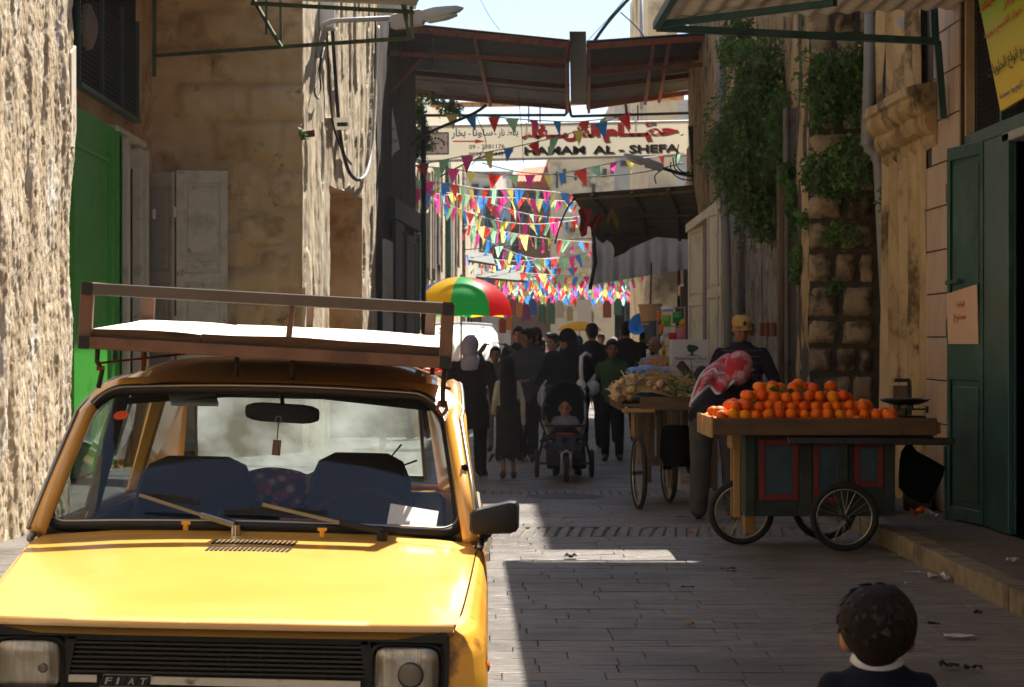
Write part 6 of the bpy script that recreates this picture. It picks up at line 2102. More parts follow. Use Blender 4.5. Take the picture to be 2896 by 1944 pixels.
for (py, xa, xb_) in ((1012, 2068, 2078), (1030, 2056, 2092), (1050, 2052, 2130), (1066, 2051, 2156), (1085, 2050, 2152), (1112, 2050, 2140), (1132, 2068, 2128), (1148, 2100, 2118)):
 a, b_ = P(xa, py, 16.5), P(xb_, py, 16.5)
 m_ = (a + b_) / 2
 h_ = (b_.x - a.x) / 2
 rings.append([m_ + Vector((h_ * math.cos(t_), .09 * min(1, h_ * 7) * math.sin(t_), 0)) for t_ in [k * math.pi / 7 for k in range(14)]])
MB().loft(rings).build('bag_body', m_dark, bag, smooth=True)
dk = thing('upright_crate', 'dark upright crate leaning at the foot of the carved pilaster', 'crate', P(2060, 1050, 18.2))
MB().bar(P(2058, 985, 18.6) - Vector((0, 0, .02)), P(2058, 880, 18.6), .15, .06, (0, 1, 0)).build('panel', m_wood, dk)
MB().bar(P(2075, 985, 18.4), P(2074, 868, 18.4), .03, .03).bar(P(2040, 868, 18.42), P(2075, 868, 18.42), .03, .03).build('slat_frame', m_dkmetal, dk)
MB().bb((2.95, 18.0, 0), (3.3, 18.7, .72)).build('plinth', m_walk, dk)
gc = thing('garlic_cart', 'grey wooden handcart on bicycle wheels heaped with garlic', 'handcart', (1.8, 21.3, 0))
gy = GY(1163)
bike_wheel(gc, ((1457 - VX) * gy / FPX, gy, .33), (1, .12, 0), .33, .022)
bike_wheel(gc, ((1526 - VX) * 20.9 / FPX, 20.9, .33), (1, .12, 0), .33, .022)
gx0, gx1, gya, gyb = 1.27, 2.06, 20.3, 22.0
gzt = P(0, 905, 20.4).z
gzb = P(0, 936, 20.4).z
MB().bb((gx0, gya, gzb + .03), (gx1, gyb, gzb + .06)).build('tray_floor', m_wood, gc)
for nm, a, b_ in (('tray_front_board', (gx0 + .16, gya - .02, gzb), (gx1, gya + .01, gzt)), ('tray_side_board', (gx0 - .02, gya, gzb), (gx0 + .01, gyb, gzt - .04)), ('tray_back_board', (gx0, gyb - .01, gzb), (gx1, gyb + .02, gzt))):
 MB().bb(a, b_).build(nm, m_woodx, gc, bevel=.005)
MB().bb((gx0, gya - .02, gzb - .02), (gx0 + .3, gya + .06, gzb + .02)).build('worn_end', m_lwood, gc, bevel=.006)
for (x, y) in ((1.45, 20.55), (1.98, 20.55), (1.5, 21.85), (1.98, 21.85)):
 MB().bb((x - .03, y - .03, .38), (x + .03, y + .03, gzb + .03)).build('leg', m_wood, gc, bevel=.004)
MB().bb((1.36, 20.40, gzb - .24), (1.39, 20.43, gzb)).build('handle_grip', m_lwood, gc)
MB().bb((1.5, 20.7, .36), (2.02, 21.8, .40)).build('lower_shelf', m_wood, gc)
for k in range(4):
 MB().bb((1.50 + k * .06, 20.72 + .02 * k, .41), (1.54 + k * .06, 20.76 + .02 * k, gzb)).build('side_slat', m_wood, gc)
bl_ = thing('black_sack', 'black sack hanging between the wheels of the garlic cart', 'sack', (1.85, 20.5, .35))
MB().loft([[Vector((1.80 + hw_ * math.cos(t_), 20.62 + .09 * math.sin(t_), z_)) for t_ in [k * math.pi / 6 for k in range(12)]] for z_, hw_ in ((.36, .12), (.45, .16), (.62, .155), (.72, .14), (.74, .10))]).build('sack', m_dark, bl_, smooth='auto')
gmesh = MB()
gmesh.lathe([(.004, -.022), (.022, -.018), (.031, -.002), (.026, .014), (.010, .026), (.005, .045), (.004, .08)], 8)
gme = gmesh.mesh('garlic_bulb', m_gar, smooth=True)
rr = random.Random(9)
for i in range(150):
 u, v = rr.random(), rr.random()
 x = gx0 - .05 + u * .72
 y = gya + .02 + v * .75
 hh = .24 * math.exp(-((u - .30) / .42) ** 2) * (1 - .3 * v)
 if i > 100:
  x, y = gx0 - .06 + rr.random() * .16, gya - .06 + rr.random() * .5
  hh = rr.random() * .14
 o = bpy.data.objects.new('garlic_bulb', gme)
 COL.objects.link(o)
 o.location = (x, y, gzt - .03 + hh * rr.uniform(.55, 1.0))
 o.rotation_euler = (rr.uniform(-1.6, 1.6), rr.uniform(-1.6, 1.6), rr.uniform(0, 6))
 s = rr.uniform(.95, 1.4)
 o.scale = (s, s, s)
 tag(o, 'papery garlic bulb in the heap on the grey handcart', 'garlic bulb', 'garlic bulbs heaped on the cart')
core = MB()
core.grid(lambda u, v: Vector((gx0 + u * .75, gya + .02 + v * 1.6, gzb + .06 + .24 * math.exp(-((u - .28) / .4) ** 2) * math.sin(min(1, v * 3 + .3) * math.pi / 2) * (1 - .2 * v) + .02 * noise.noise(Vector((u * 9, v * 14, 1))))), 14, 20)
tag(core.build('garlic_stalks', m_garst, fix=False), 'dry garlic stalks bedding the bulbs on the grey handcart', 'stalks', kind='stuff')
sk_ = MB()
for i in range(260):
 u = rr.random()
 p = Vector((gx0 + .1 + u * .68, gya + .05 + rr.random() * .8, gzt + .02 + .14 * math.exp(-((u - .3) / .4) ** 2) + rr.uniform(-.03, .05)))
 d = Vector((rr.gauss(.5, .5), rr.gauss(0, .5), rr.gauss(.1, .25))).normalized() * rr.uniform(.1, .25)
 sk_.tube([p, p + d * .5 + Vector((0, 0, .015)), p + d], [.005, .004, .002], 4, cap=False)
tag(sk_.build('loose_stalks', m_garst, fix=False), 'loose dry stalks sticking out of the garlic heap', 'stalks', kind='stuff')
m_greens = M('dull_green_onion', '#4b5a33', '#6a7446', '#7d7a55', scale=18, rough=.8)
gr = MB()
for i in range(130):
 p = Vector((rr.uniform(1.68, 2.05), rr.uniform(20.35, 21.1), gzt - .02 + rr.uniform(0, .13)))
 d = Vector((rr.gauss(0, .6), rr.gauss(0, .6), rr.gauss(0, .3))).normalized() * rr.uniform(.12, .28)
 gr.tube([p, p + d * .5 + Vector((0, 0, .02)), p + d], [.012, .009, .004], 5, cap=False)
tag(gr.build('onion_greens', m_greens, fix=False), 'dull green onion stems on the right half of the garlic cart', 'greens', kind='stuff')
mt = thing('woven_tray', 'shallow straw tray lying on the greens of the garlic cart', 'tray', P(1545, 880, 21))
MB().lathe([(.02, 0), (.13, .01), (.16, .045), (.15, .05), (.12, .02), (.02, .012)], 20, Matrix.Translation(P(1560, 880, 21.0))).build('tray', m_garst, mt, smooth='auto')
mt2 = thing('straw_bundle', 'bundle of pale straw lying behind the garlic heap', 'bundle', P(1500, 880, 21.4))
MB().tube([P(1478, 872, 21.3), P(1510, 876, 21.3), P(1545, 874, 21.4)], [.05, .065, .03], 10).build('bundle', m_garst, mt2, smooth=True)
m_blue = M('blue_plastic_sheet', '#1c5f9c', '#2670b0', '#174f86', scale=7, rough=.45, bump=.4, bscale=12)
bc = thing('blue_sheet_bundle', 'blue plastic sheet wrapped over a crate behind the garlic', 'bundle', P(1480, 872, 21.9))
a, b_ = P(1434, 876, 21.9), P(1526, 836, 21.9)
rings = []
for k in range(9):
 t_ = k / 8
 x = a.x + (b_.x - a.x) * t_
 z0_, z1_ = gzb + .05, b_.z - .012 * math.sin(t_ * 9) - (.03 if t_ < .1 else 0)
 rings.append([Vector((x, 21.75, z0_)), Vector((x, 21.74, z1_ - .03)), Vector((x, 21.78, z1_)), Vector((x, 22.2, z1_ + .0)), Vector((x, 22.22, z0_))])
MB().loft(rings).build('sheet', m_blue, bc, smooth='auto')
pole = thing('wooden_beam_end', 'dark wooden pole slanting up between garlic cart and white cartons', 'pole', P(1590, 905, 21.4))
MB().bar(P(1551, 830, 21.6), P(1578, 865, 21.5), .055, .07).bar(P(1577, 862, 21.5), P(1592, 940, 21.4), .06, .07).build('pole', m_dkmetal, pole)
m_cart = M('white_carton', '#a9a4a0', '#b2adaa', scale=2, rough=.8)
m_treeg = M('dark_green_print', '#1f3d2c', rough=.7)
m_greyp = M('grey_print', '#54505a', rough=.7)
def carton(lab, px0, px1, py0, py1, Y, group):
 r_ = thing('carton', lab, 'carton', P((px0 + px1) / 2, py1, Y), group)
 a, b_ = P(px0, py1, Y), P(px1, py0, Y)
 o = MB().bb((a.x, Y, a.z), (b_.x, Y + .3, b_.z)).build('box', m_cart, r_, bevel=.004)
 cx, w_, h_ = (a.x + b_.x) / 2 + .02, b_.x - a.x, b_.z - a.z
 z = a.z
 mb = MB()
 pts = []
 for k in range(18):
  t_ = 2 * math.pi * k / 18
  q_ = 1 + .13 * math.sin(3 * t_ + 1) + .06 * math.sin(7 * t_)
  pts.append(Vector((cx + .20 * h_ * q_ * math.cos(t_) * 1.1, Y - .003, z + .66 * h_ + .15 * h_ * q_ * math.sin(t_))))
 mb.prism(pts, (0, .003, 0))
 mb.prism([(cx - .012, Y - .003, z + .40 * h_), (cx + .012, Y - .003, z + .40 * h_), (cx + .016, Y - .003, z + .56 * h_), (cx - .016, Y - .003, z + .56 * h_)], (0, .003, 0))
 mb.prism([(cx - .08, Y - .003, z + .385 * h_), (cx + .08, Y - .003, z + .385 * h_), (cx + .02, Y - .003, z + .42 * h_), (cx - .02, Y - .003, z + .42 * h_)], (0, .0025, 0))
 tag(mb.build('tree_print', m_treeg, r_, fix=False), kind='stuff')
 text('lettering', 'Patterson Nut', m_greyp, r_, (a.x + .09 * w_, Y - .001, z + .22 * h_), (1, 0, 0), (0, 0, 1), .13 * h_, w_ * .84, off=.002)
 text('lettering', 'Company', m_greyp, r_, (cx + .02, Y - .001, z + .13 * h_), (1, 0, 0), (0, 0, 1), .05 * h_, w_ * .25, off=.002)
 return r_
YC_ = 22.6
g1 = carton('upper white nut carton with a green tree print behind the garlic cart', 1532, 1617, 775, 835, YC_, 'white nut cartons')
g2 = carton('lower white nut carton half hidden behind the slanting pole', 1531, 1616, 836, 898, YC_, 'white nut cartons')
g3 = carton('white nut carton lying under the garlic cart beside the old man', 1551, 1600, 1045, 1120, 20.9, 'white nut cartons')
g4 = carton('white nut carton on top of the one under the garlic cart', 1550, 1598, 978, 1043, 21.0, 'white nut cartons')
tb = thing('goods_table', 'low wooden trestle holding the white cartons', 'table', ((1574 - VX) * YC_ / FPX, YC_, 0))
zt_ = P(0, 898, YC_).z
xa, xb_ = P(1528, 0, YC_).x, P(1640, 0, YC_).x
MB().bb((xa, YC_ - .05, zt_ - .04), (xb_, YC_ + .5, zt_)).build('tabletop', m_wood, tb)
for x in (xa + .04, xb_ - .04):
 for y in (YC_, YC_ + .45):
  MB().bb((x - .025, y - .025, 0), (x + .025, y + .025, zt_ - .041)).build('leg', m_wood, tb)
m_tan = M('tan_bucket', '#b98a5b', '#c4966a', scale=3, rough=.5)
m_gbk = M('grey_bucket', '#4d4f58', '#595b64', scale=3, rough=.5)
m_bbl = M('blue_basin', '#1d7bd0', rough=.45)
m_nut = M('brown_nuts', '#8a5a36', '#a06d45', '#6d4528', scale=40, rough=.8, bump=.6, bscale=60)
YB_ = 31.0
def bucket(lab, px, py0, py1, w0, w1, Y, mat, tilt=0):
 r_ = thing('bucket', lab, 'bucket', P(px, py1, Y), 'plastic buckets hung at the stall')
 k = Y / FPX
 c = P(px, py1, Y)
 h_ = (py1 - py0) * k
 mt_ = Matrix.Translation(c) @ Matrix.Rotation(tilt, 4, 'Y')
 MB().lathe([(.01, .0), (w0 * k / 2, 0), (w1 * k / 2, h_ - .02), (w1 * k / 2 + .012, h_ - .02), (w1 * k / 2 + .012, h_), (w1 * k / 2 - .008, h_), (w0 * k / 2 - .01, .02), (.01, .02)], 24, mt_).build('bucket_body', mat, r_, smooth='auto')
 return r_
bucket('grey bucket nested under the tan bucket hanging at the stall', 1492, 732, 784, 34, 44, YB_, m_gbk, -.1)
bucket('large tan bucket hanging above the bald man', 1484, 694, 742, 40, 53, YB_, m_tan, -.02)
bs2 = thing('blue_basin', 'bright blue plastic basin hanging beside the tan bucket', 'basin', P(1462, 740, YB_))
MB().lathe([(.01, .0), (.08, .01), (.15, .09), (.16, .09), (.16, .105), (.14, .1), (.07, .03), (.01, .025)], 24, Matrix.Translation(P(1465, 745, YB_ + .1)) @ Euler((rad(70), 0, rad(-40))).to_matrix().to_4x4()).build('basin_body', m_bbl, bs2, smooth='auto')
cable('hanging_rope', 'cord the tan bucket hangs from', [P(1486, 600, YB_), P(1485, 650, YB_), P(1484, 700, YB_)], .012, cat='rope')
nt_ = thing('nut_tray', 'brown heap of nuts on a low stand behind the blue sheet', 'tray', P(1508, 835, 24))
MB().loft([[P(1508, 836, 24) + Vector((a_ * math.cos(t_), .14 * a_ / .16 * math.sin(t_), z_)) for t_ in [k * math.pi / 8 for k in range(16)]] for a_, z_ in ((.17, 0), (.165, .04), (.12, .09), (.05, .11))]).build('nut_heap', m_nut, nt_, smooth=True)
MB().bb((P(1480, 0, 24).x, 23.85, P(0, 845, 24).z), (P(1540, 0, 24).x, 24.3, P(0, 836, 24).z)).build('tray', m_lwood, nt_)
for px in (1482, 1538):
 MB().bb((P(px, 0, 24).x - .02, 24.0, 0), (P(px, 0, 24).x + .02, 24.04, P(0, 845, 24).z)).build('leg', m_wood, nt_)
pk = MB().bb(P(1531, 832, 23.9), P(1545, 815, 24.0)).build('small_packet', m_white)
tag(pk, 'small pale packet beside the nut heap', 'packet')
bagc = [('orange', '#d96a12'), ('yellow', '#d9c21c'), ('lime green', '#7fb51f'), ('red', '#c5161d'), ('green', '#2f8f3a'), ('white', '#c9c9c4'), ('amber', '#d79a16'), ('pink', '#c9707d')]
bm2 = {n_: M('snack_bag_' + n_.replace(' ', '_'), c, rough=.3) for n_, c in bagc}
snack = [(1504, 722, 10, 26, 'orange', 'topmost orange snack packet on the hanging strip'), (1508, 752, 10, 24, 'orange', 'second orange snack packet down the strip'), (1511, 778, 10, 22, 'white', 'white snack packet in the middle of the strip'),
   (1514, 800, 10, 22, 'amber', 'amber snack packet low on the strip'), (1517, 818, 10, 16, 'yellow', 'lowest yellow snack packet on the strip'), (1522, 706, 30, 10, 'white', 'white packet on the top shelf of the snack stand'),
   (1521, 732, 20, 26, 'lime green', 'lime green bag high on the snack stand'), (1545, 725, 22, 26, 'green', 'green bag at the upper right of the snack stand'), (1534, 772, 18, 26, 'red', 'bright red bag in the middle of the snack stand'),
   (1553, 765, 22, 34, 'pink', 'bag of pinkish nuts hanging at the right of the stand'), (1520, 760, 14, 18, 'white', 'white bag between the lime and red bags'), (1494, 812, 16, 26, 'lime green', 'lime green bag beside the bald man'), (1538, 800, 16, 22, 'green', 'dark green bag under the red bag'), (1556, 738, 14, 20, 'amber', 'amber bag behind the pink nut bag'), (1480, 808, 12, 22, 'white', 'white bag just left of the lime bag')]
ss = thing('snack_stand', 'wire stand carrying colourful snack bags by the pale doors', 'stand', P(1532, 900, 30.4))
for px in (1500, 1562):
 MB().tube([(P(px, 0, 30.5).x, 30.5, 0), P(px, 700, 30.5)], .012, 6).build('upright', m_greym, ss)
for py in (702, 745, 790):
 MB().tube([P(1498, py, 30.45), P(1564, py, 30.45)], .008, 6).build('rail', m_greym, ss)
for (px, py, w_, h_, c, lab) in snack:
 Y = 30.2
 k = Y / FPX
 cc = P(px, py, Y)
 W, H = w_ * k / 2, h_ * k / 2
 rings = [[cc + Vector((W * s * math.cos(t_), .05 * d * math.sin(t_), z * H)) for t_ in [q * math.pi / 5 for q in range(10)]] for z, s, d in ((-1, .95, .1), (-.85, 1, .3), (0, .97, 1), (.85, 1, .3), (1, .95, .1))]
 o = MB().loft(rings).build('snack_bag', bm2[c], smooth='auto')
 tag(o, lab, 'snack bag', 'snack bags on the stand')
tm = thing('tomato_stand', 'low stall with bowls on the left behind the car', 'stall', P(985, 900, 31))
a, b_ = P(952, 866, 31), P(1024, 866, 31)
MB().bb((a.x - .6, 31, a.z - .06), (b_.x, 31.9, a.z)).build('tabletop', m_whitep, tm)
for x in (a.x - .5, b_.x - .05):
 for y in (31.06, 31.84):
  MB().bb((x - .03, y - .03, 0), (x + .03, y + .03, a.z - .06)).build('leg', m_wood, tm)
MB().lathe([(.02, 0), (.18, .01), (.24, .09), (.23, .09), (.02, .03)], 20, Matrix.Translation(Vector(((b_.x - .2), 31.3, a.z)))).build('bowl', m_white, tm, smooth='auto')
m_tom = M('tomato_red', '#c1270f', '#d6431a', '#b31d0c', scale=4, rough=.3, rnd=.15)
tmm = MB().ell((0, 0, 0), (.038, .038, .033), 10, 7).mesh('tomato', m_tom, smooth=True)
rr = random.Random(3)
for i in range(46):
 px = rr.uniform(966, 1018)
 row = rr.randrange(3)
 o = bpy.data.objects.new('tomato', tmm)
 COL.objects.link(o)
 o.location = P(px, 862 - row * 8 - rr.uniform(0, 3), 31.1 + row * .07 + rr.uniform(0, .12))
 tag(o, 'red tomato heaped on the stall behind the car', 'tomato', 'tomatoes heaped on the stall')
um = thing('market_umbrella', 'big market umbrella with yellow, green, red and blue panels', 'umbrella', (P(1052, 0, 46).x, 46, 0))
uc = P(1052, 632, 46)
pan = ['#efc21a', '#22b85c', '#dc2028', '#3050b8', '#d9a90a', '#16a04e', '#c9141c', '#223f9c']
pnm = ['yellow', 'green', 'red', 'blue', 'yellow', 'green', 'red', 'blue']
um_m = {n_: M('umbrella_' + n_, c, rough=.45, trans=.68) for n_, c in zip(pnm[:4], pan[:4])}
R_, Hh = 1.05, .74
for k in range(8):
 t0, t1 = rad(-146.5 + 45 * k), rad(-146.5 + 45 * (k + 1))
 def upan(u, v, t0=t0, t1=t1):
  t_ = t0 + (t1 - t0) * u
  r_ = R_ * math.sin(v * math.pi / 2 * .98) * (1 - .045 * math.sin(u * math.pi) * v)
  return uc + Vector((r_ * math.cos(t_), r_ * math.sin(t_), -Hh * (1 - math.cos(v * math.pi / 2 * .98)) * (1 - .04 * math.sin(u * math.pi))))
 mb = MB().grid(upan, 8, 10)
 def val(u, v, t0=t0, t1=t1):
  p = upan(u, 1)
  return p + Vector((0, 0, -.11 * v))
 mb.add(*(lambda g_: (g_.v, g_.f))(MB().grid(val, 8, 2)))
 mb.build('panel', um_m[pnm[k]], um, smooth='auto', fix=False)
MB().tube([uc + Vector((0, 0, .05)), (uc.x, 46, 0)], .02, 8).build('pole', m_greym, um)
for k in range(8):
 t_ = rad(-146.5 + 45 * k)
 MB().tube([uc + Vector((0, 0, -.02)), upan(0, .6) if False else uc + Vector((R_ * .58 * math.cos(t_), R_ * .58 * math.sin(t_), -Hh * .24)), uc + Vector((R_ * math.cos(t_), R_ * math.sin(t_), -Hh))], .007, 4).build('rib', m_greym, um)
yu = thing('yellow_umbrella', 'small yellow umbrella far off above the crowd', 'umbrella', P(1322, 752, 62))
MB().lathe([(.01, .0), (.25, -.03), (.5, -.14), (.62, -.27), (.58, -.25), (.01, -.04)], 16, Matrix.Translation(P(1322, 733, 62))).build('canopy', um_m['yellow'], yu, smooth=True)
MB().tube([P(1322, 733, 62), (P(1322, 0, 62).x, 62, 0)], .015, 6).build('pole', m_greym, yu)
vn = thing('white_van', 'white van parked under the umbrella on the left, bright in the sun', 'van', (P(1045, 0, 49).x, 49, 0))
vx0, vx1 = P(944, 0, 48).x, P(1146, 0, 48).x
rings = []
for y, top_z, nar in ((47.6, 1.12, .06), (47.8, 1.36, .04), (48.2, 1.6, .02), (48.8, 1.79, .01), (49.6, 1.9, 0), (51.2, 1.92, 0), (51.5, 1.86, .05)):
 c = (vx0 + vx1) / 2
 hw_ = (vx1 - vx0) / 2 - nar
 rings.append([Vector((c + hw_ * x_, y, z_)) for x_, z_ in ((-1, .35), (-1, .9), (-.97, 1.2), (-.9, top_z - .16), (-.78, top_z - .03), (-.4, top_z), (0, top_z + .015), (.4, top_z), (.78, top_z - .03), (.9, top_z - .16), (.97, 1.2), (1, .9), (1, .35))])
MB().loft(rings).build('body', m_white, vn, smooth='auto')
c = (vx0 + vx1) / 2
MB().tube([(c + .15, 49.2, 1.87), (c + .16, 48.5, 1.72), (c + .16, 48.0, 1.5)], .008, 5).build('seam', m_greym, vn)
for x in (vx0 + .12, vx1 - .12):
 for y in (48.2, 50.8):
  MB().lathe([(.05, -.09), (.27, -.09), (.3, -.06), (.3, .06), (.27, .09), (.05, .09)], 20, Matrix.Translation((x, y, .3)) @ Matrix.Rotation(rad(90), 4, 'Y')).build('wheel', m_tyre, vn, smooth='auto')
MB().bb((c - .5, 47.55, .7), (c + .5, 47.6, 1.0)).build('rear_window', m_win, vn, bevel=.02)
MB().bb((vx0 + .05, 47.45, .35), (vx1 - .05, 47.62, .5)).build('bumper', m_black, vn)
for x in (vx0 + .1, vx1 - .1):
 MB().bb((x - .06, 47.52, .75), (x + .06, 47.6, 1.05)).build('tail_lamp', m_cartr, vn)
fc = thing('distant_car', 'pale car glimpsed through the crowd in the far sun', 'car', P(1275, 800, 68))
MB().loft([[Vector((P(1275, 0, 68).x + hw_ * x_, 68 + (0 if k < 1 else .3 * k), z_)) for x_, z_ in ((-1, .3), (-1, .85), (-.8, 1.0), (-.68, zt_), (.68, zt_), (.8, 1.0), (1, .85), (1, .3))] for k, (hw_, zt_) in enumerate(((.75, 1.05), (.8, 1.3), (.8, 1.42), (.78, 1.42)))]).build('body', m_greym, fc, bevel=.02)
MB().loft([[Vector((P(1275, 0, 68).x + x_, y_, z_)) for x_ in (-.5, .5)] + [Vector((P(1275, 0, 68).x + x_, y_ - .03, z_)) for x_ in (.5, -.5)] for y_, z_ in ((67.98, 1.04), (68.24, 1.27))]).build('windscreen', m_win, fc)
st0 = thing('pushchair', 'three wheeled black pushchair with a hood, coming towards the viewer', 'pushchair', (P(1293, 0, GY(1103)).x, GY(1103), 0))
sY = GY(1103)
sX = (1293 - VX) * sY / FPX
m_navyc = M('navy_pushchair_cloth', '#15171d', '#1d2028', scale=6, rough=.8)
sp_ = lambda x, y, z: Vector((sX + x, sY + y, z))
def swheel(c, r):
 rm = Matrix.Translation(c) @ Matrix.Rotation(rad(90), 4, 'Y')
 wl = MB().lathe([(r * .7, -.022), (r * .92, -.025), (r, -.012), (r, .012), (r * .92, .025), (r * .7, .022)], 24, rm).build('wheel', m_tyre, st0, smooth='auto')
 MB().lathe([(.01, -.03), (r * .3, -.02), (r * .68, -.012), (r * .68, .012), (r * .3, .02), (.01, .03)], 16, rm).build('hub', m_iron, wl, smooth='auto')
swheel(sp_(0, .14, .14), .14)
swheel(sp_(-.30, .78, .17), .155)
swheel(sp_(.30, .78, .17), .155)
for s in (-1, 1):
 MB().tube([sp_(s * .03, .14, .14), sp_(s * .05, .2, .33), sp_(s * .15, .34, .40), sp_(s * .235, .75, .66), sp_(s * .235, 1.02, .95), sp_(s * .2, 1.1, 1.0)], .016, 8).build('frame_tube', m_greym, st0, smooth=True)
 MB().tube([sp_(s * .30, .78, .17), sp_(s * .24, .7, .40), sp_(s * .225, .55, .52)], .014, 8).build('rear_strut', m_dkmetal, st0, smooth=True)
MB().tube([sp_(-.2, 1.1, 1.0), sp_(.2, 1.1, 1.0)], .018, 8).build('handle', m_black, st0)
MB().tube([sp_(-.30, .78, .17), sp_(.30, .78, .17)], .014, 8).build('axle', m_iron, st0)
def hood_(u, v):
 a = rad(-8 + 196 * u)
 r_ = .255
 t_ = v
 y = .30 + .45 * t_
 z = .70 + (.38 - .12 * t_) * math.sin(max(0, min(math.pi, a))) ** .75 - .05 * (1 if a < 0 or a > math.pi else 0)
 return sp_(r_ * math.cos(a) * (.92 + .08 * t_), y + .05, z)
MB().grid(hood_, 20, 8).build('hood', m_navyc, st0, smooth=True, fix=False)
MB().tube([hood_(k / 20, 0) for k in range(21)], .012, 6).build('hood_rim', m_navyc, st0, smooth=True)
mb = MB()
mb.loft([[sp_(-.2, y_, z_), sp_(.2, y_, z_), sp_(.2, y_ + .03, z_ + .05), sp_(-.2, y_ + .03, z_ + .05)] for y_, z_ in ((.28, .46), (.62, .40), (.78, .95))])
mb.bb(sp_(-.21, .30, .36), sp_(.21, .66, .42))
mb.build('seat', m_navyc, st0, bevel=.01)
MB().loft([[sp_(-.2, y_, z_), sp_(.2, y_, z_), sp_(.2, y_ + .02, z_), sp_(-.2, y_ + .02, z_)] for y_, z_ in ((.22, .30), (.25, .18), (.7, .16), (.72, .34))]).build('basket', m_navyc, st0)
MB().loft([[sp_(-.17, y_, z_), sp_(.17, y_, z_), sp_(.17, y_ + .02, z_ - .02), sp_(-.17, y_ + .02, z_ - .02)] for y_, z_ in ((.20, .24), (.18, .35), (.28, .43))]).build('foot_rest', m_navyc, st0, bevel=.008)
MB().tube([sp_(-.225, .34, .60), sp_(0, .24, .60), sp_(.225, .34, .60)], .014, 8).build('bumper_bar', m_black, st0, smooth=True)
MB().tube([sp_(-.055, .14, .1), sp_(-.05, .13, .31), sp_(0, .12, .34), sp_(.05, .13, .31), sp_(.055, .14, .1)], .012, 8).build('front_fork', m_greym, st0, smooth=True)
m_pbag = M('thin_white_plastic', '#b5b2b2', '#c0bdbd', scale=6, rough=.4, trans=.35)
for (px, py, rx, rz_, lab) in ((1240, 905, .075, .12, 'white plastic bag hanging at the left handle of the pushchair'), (1352, 884, .085, .085, 'puffed white plastic bag at the right handle of the pushchair')):
 c = P(px, py, 25.0)
 mb = MB().ell(c, (rx, .07, rz_), 14, 10)
 mb.v = [v + Vector((.018 * noise.noise(v * 14), 0, .02 * noise.noise(v * 11 + Vector((3, 3, 3))))) for v in mb.v]
 mb.tube([c + Vector((0, 0, rz_ * .9)), c + Vector((.03, .05, rz_ + .06))], [.03, .01], 8)
 tag(mb.build('plastic_bag', m_pbag, smooth=True), lab, 'plastic bag', 'plastic bags on the pushchair')
# ------------------------------------------------------------------ people
RQ = []
m_skin = M('skin_olive', '#7d5438', '#8a5f41', scale=8, rough=.55, subsurf=0)
m_skin2 = M('skin_light', '#966648', '#a37152', scale=8, rough=.55)
m_hair = M('black_hair', '#0f0b09', '#1a130f', scale=30, stretch=(1, 1, .2), rough=.7, spec=.25, bump=.5, bscale=90, bstretch=(1, 1, .15))
m_hairb = M('dark_brown_hair', '#130b07', '#1d110a', scale=30, stretch=(1, 1, .2), rough=.75, spec=.2, bump=.5, bscale=90, bstretch=(1, 1, .15))
m_eye = M('dark_eye', '#0d0a09', rough=.25)
m_lip = M('lip', '#7d4238', rough=.5)
m_shoe = M('dark_shoe', '#15120f', '#201b17', scale=6, rough=.5)
CL = {}
m_hairs = M('brown_hair_strand', '#170d07', '#2c1b10', scale=60, rough=.5, spec=.3)
m_ear = M('ear_skin', '#a8694a', rough=.5, trans=.35)
def cloth(c, c2=None, n=None):
 k = (c, c2)
 if k not in CL:
  CL[k] = M(n or 'cloth_' + c.strip('#'), c, c2 or c, scale=9, rough=.9, bump=.25, bscale=60, spec=.15)
 return CL[k]
tex_f = bpy.data.textures.new('fold_noise', 'CLOUDS')
tex_f.noise_scale = .16
tex_f.noise_depth = 2
def rq(o, vox, it=4, disp=0.0, dscale=None):
 RQ.append((o, vox, it, disp))
 return o
def limb(mb, pts, rs, n=12):
 pts = [Vector(p) for p in pts]
 mb.tube(pts, rs, n)
 for p, r_ in zip(pts, rs):
  mb.ell(p, r_ * .99, 10, 8)
def oval(c, rx, ry, n=16, rot=None, p=1.0):
 out = []
 for k in range(n):
  a = 2 * math.pi * k / n
  v = Vector((rx * math.cos(a), ry * math.sin(a), 0))
  out.append(Vector(c) + (rot @ v if rot is not None else v))
 return out
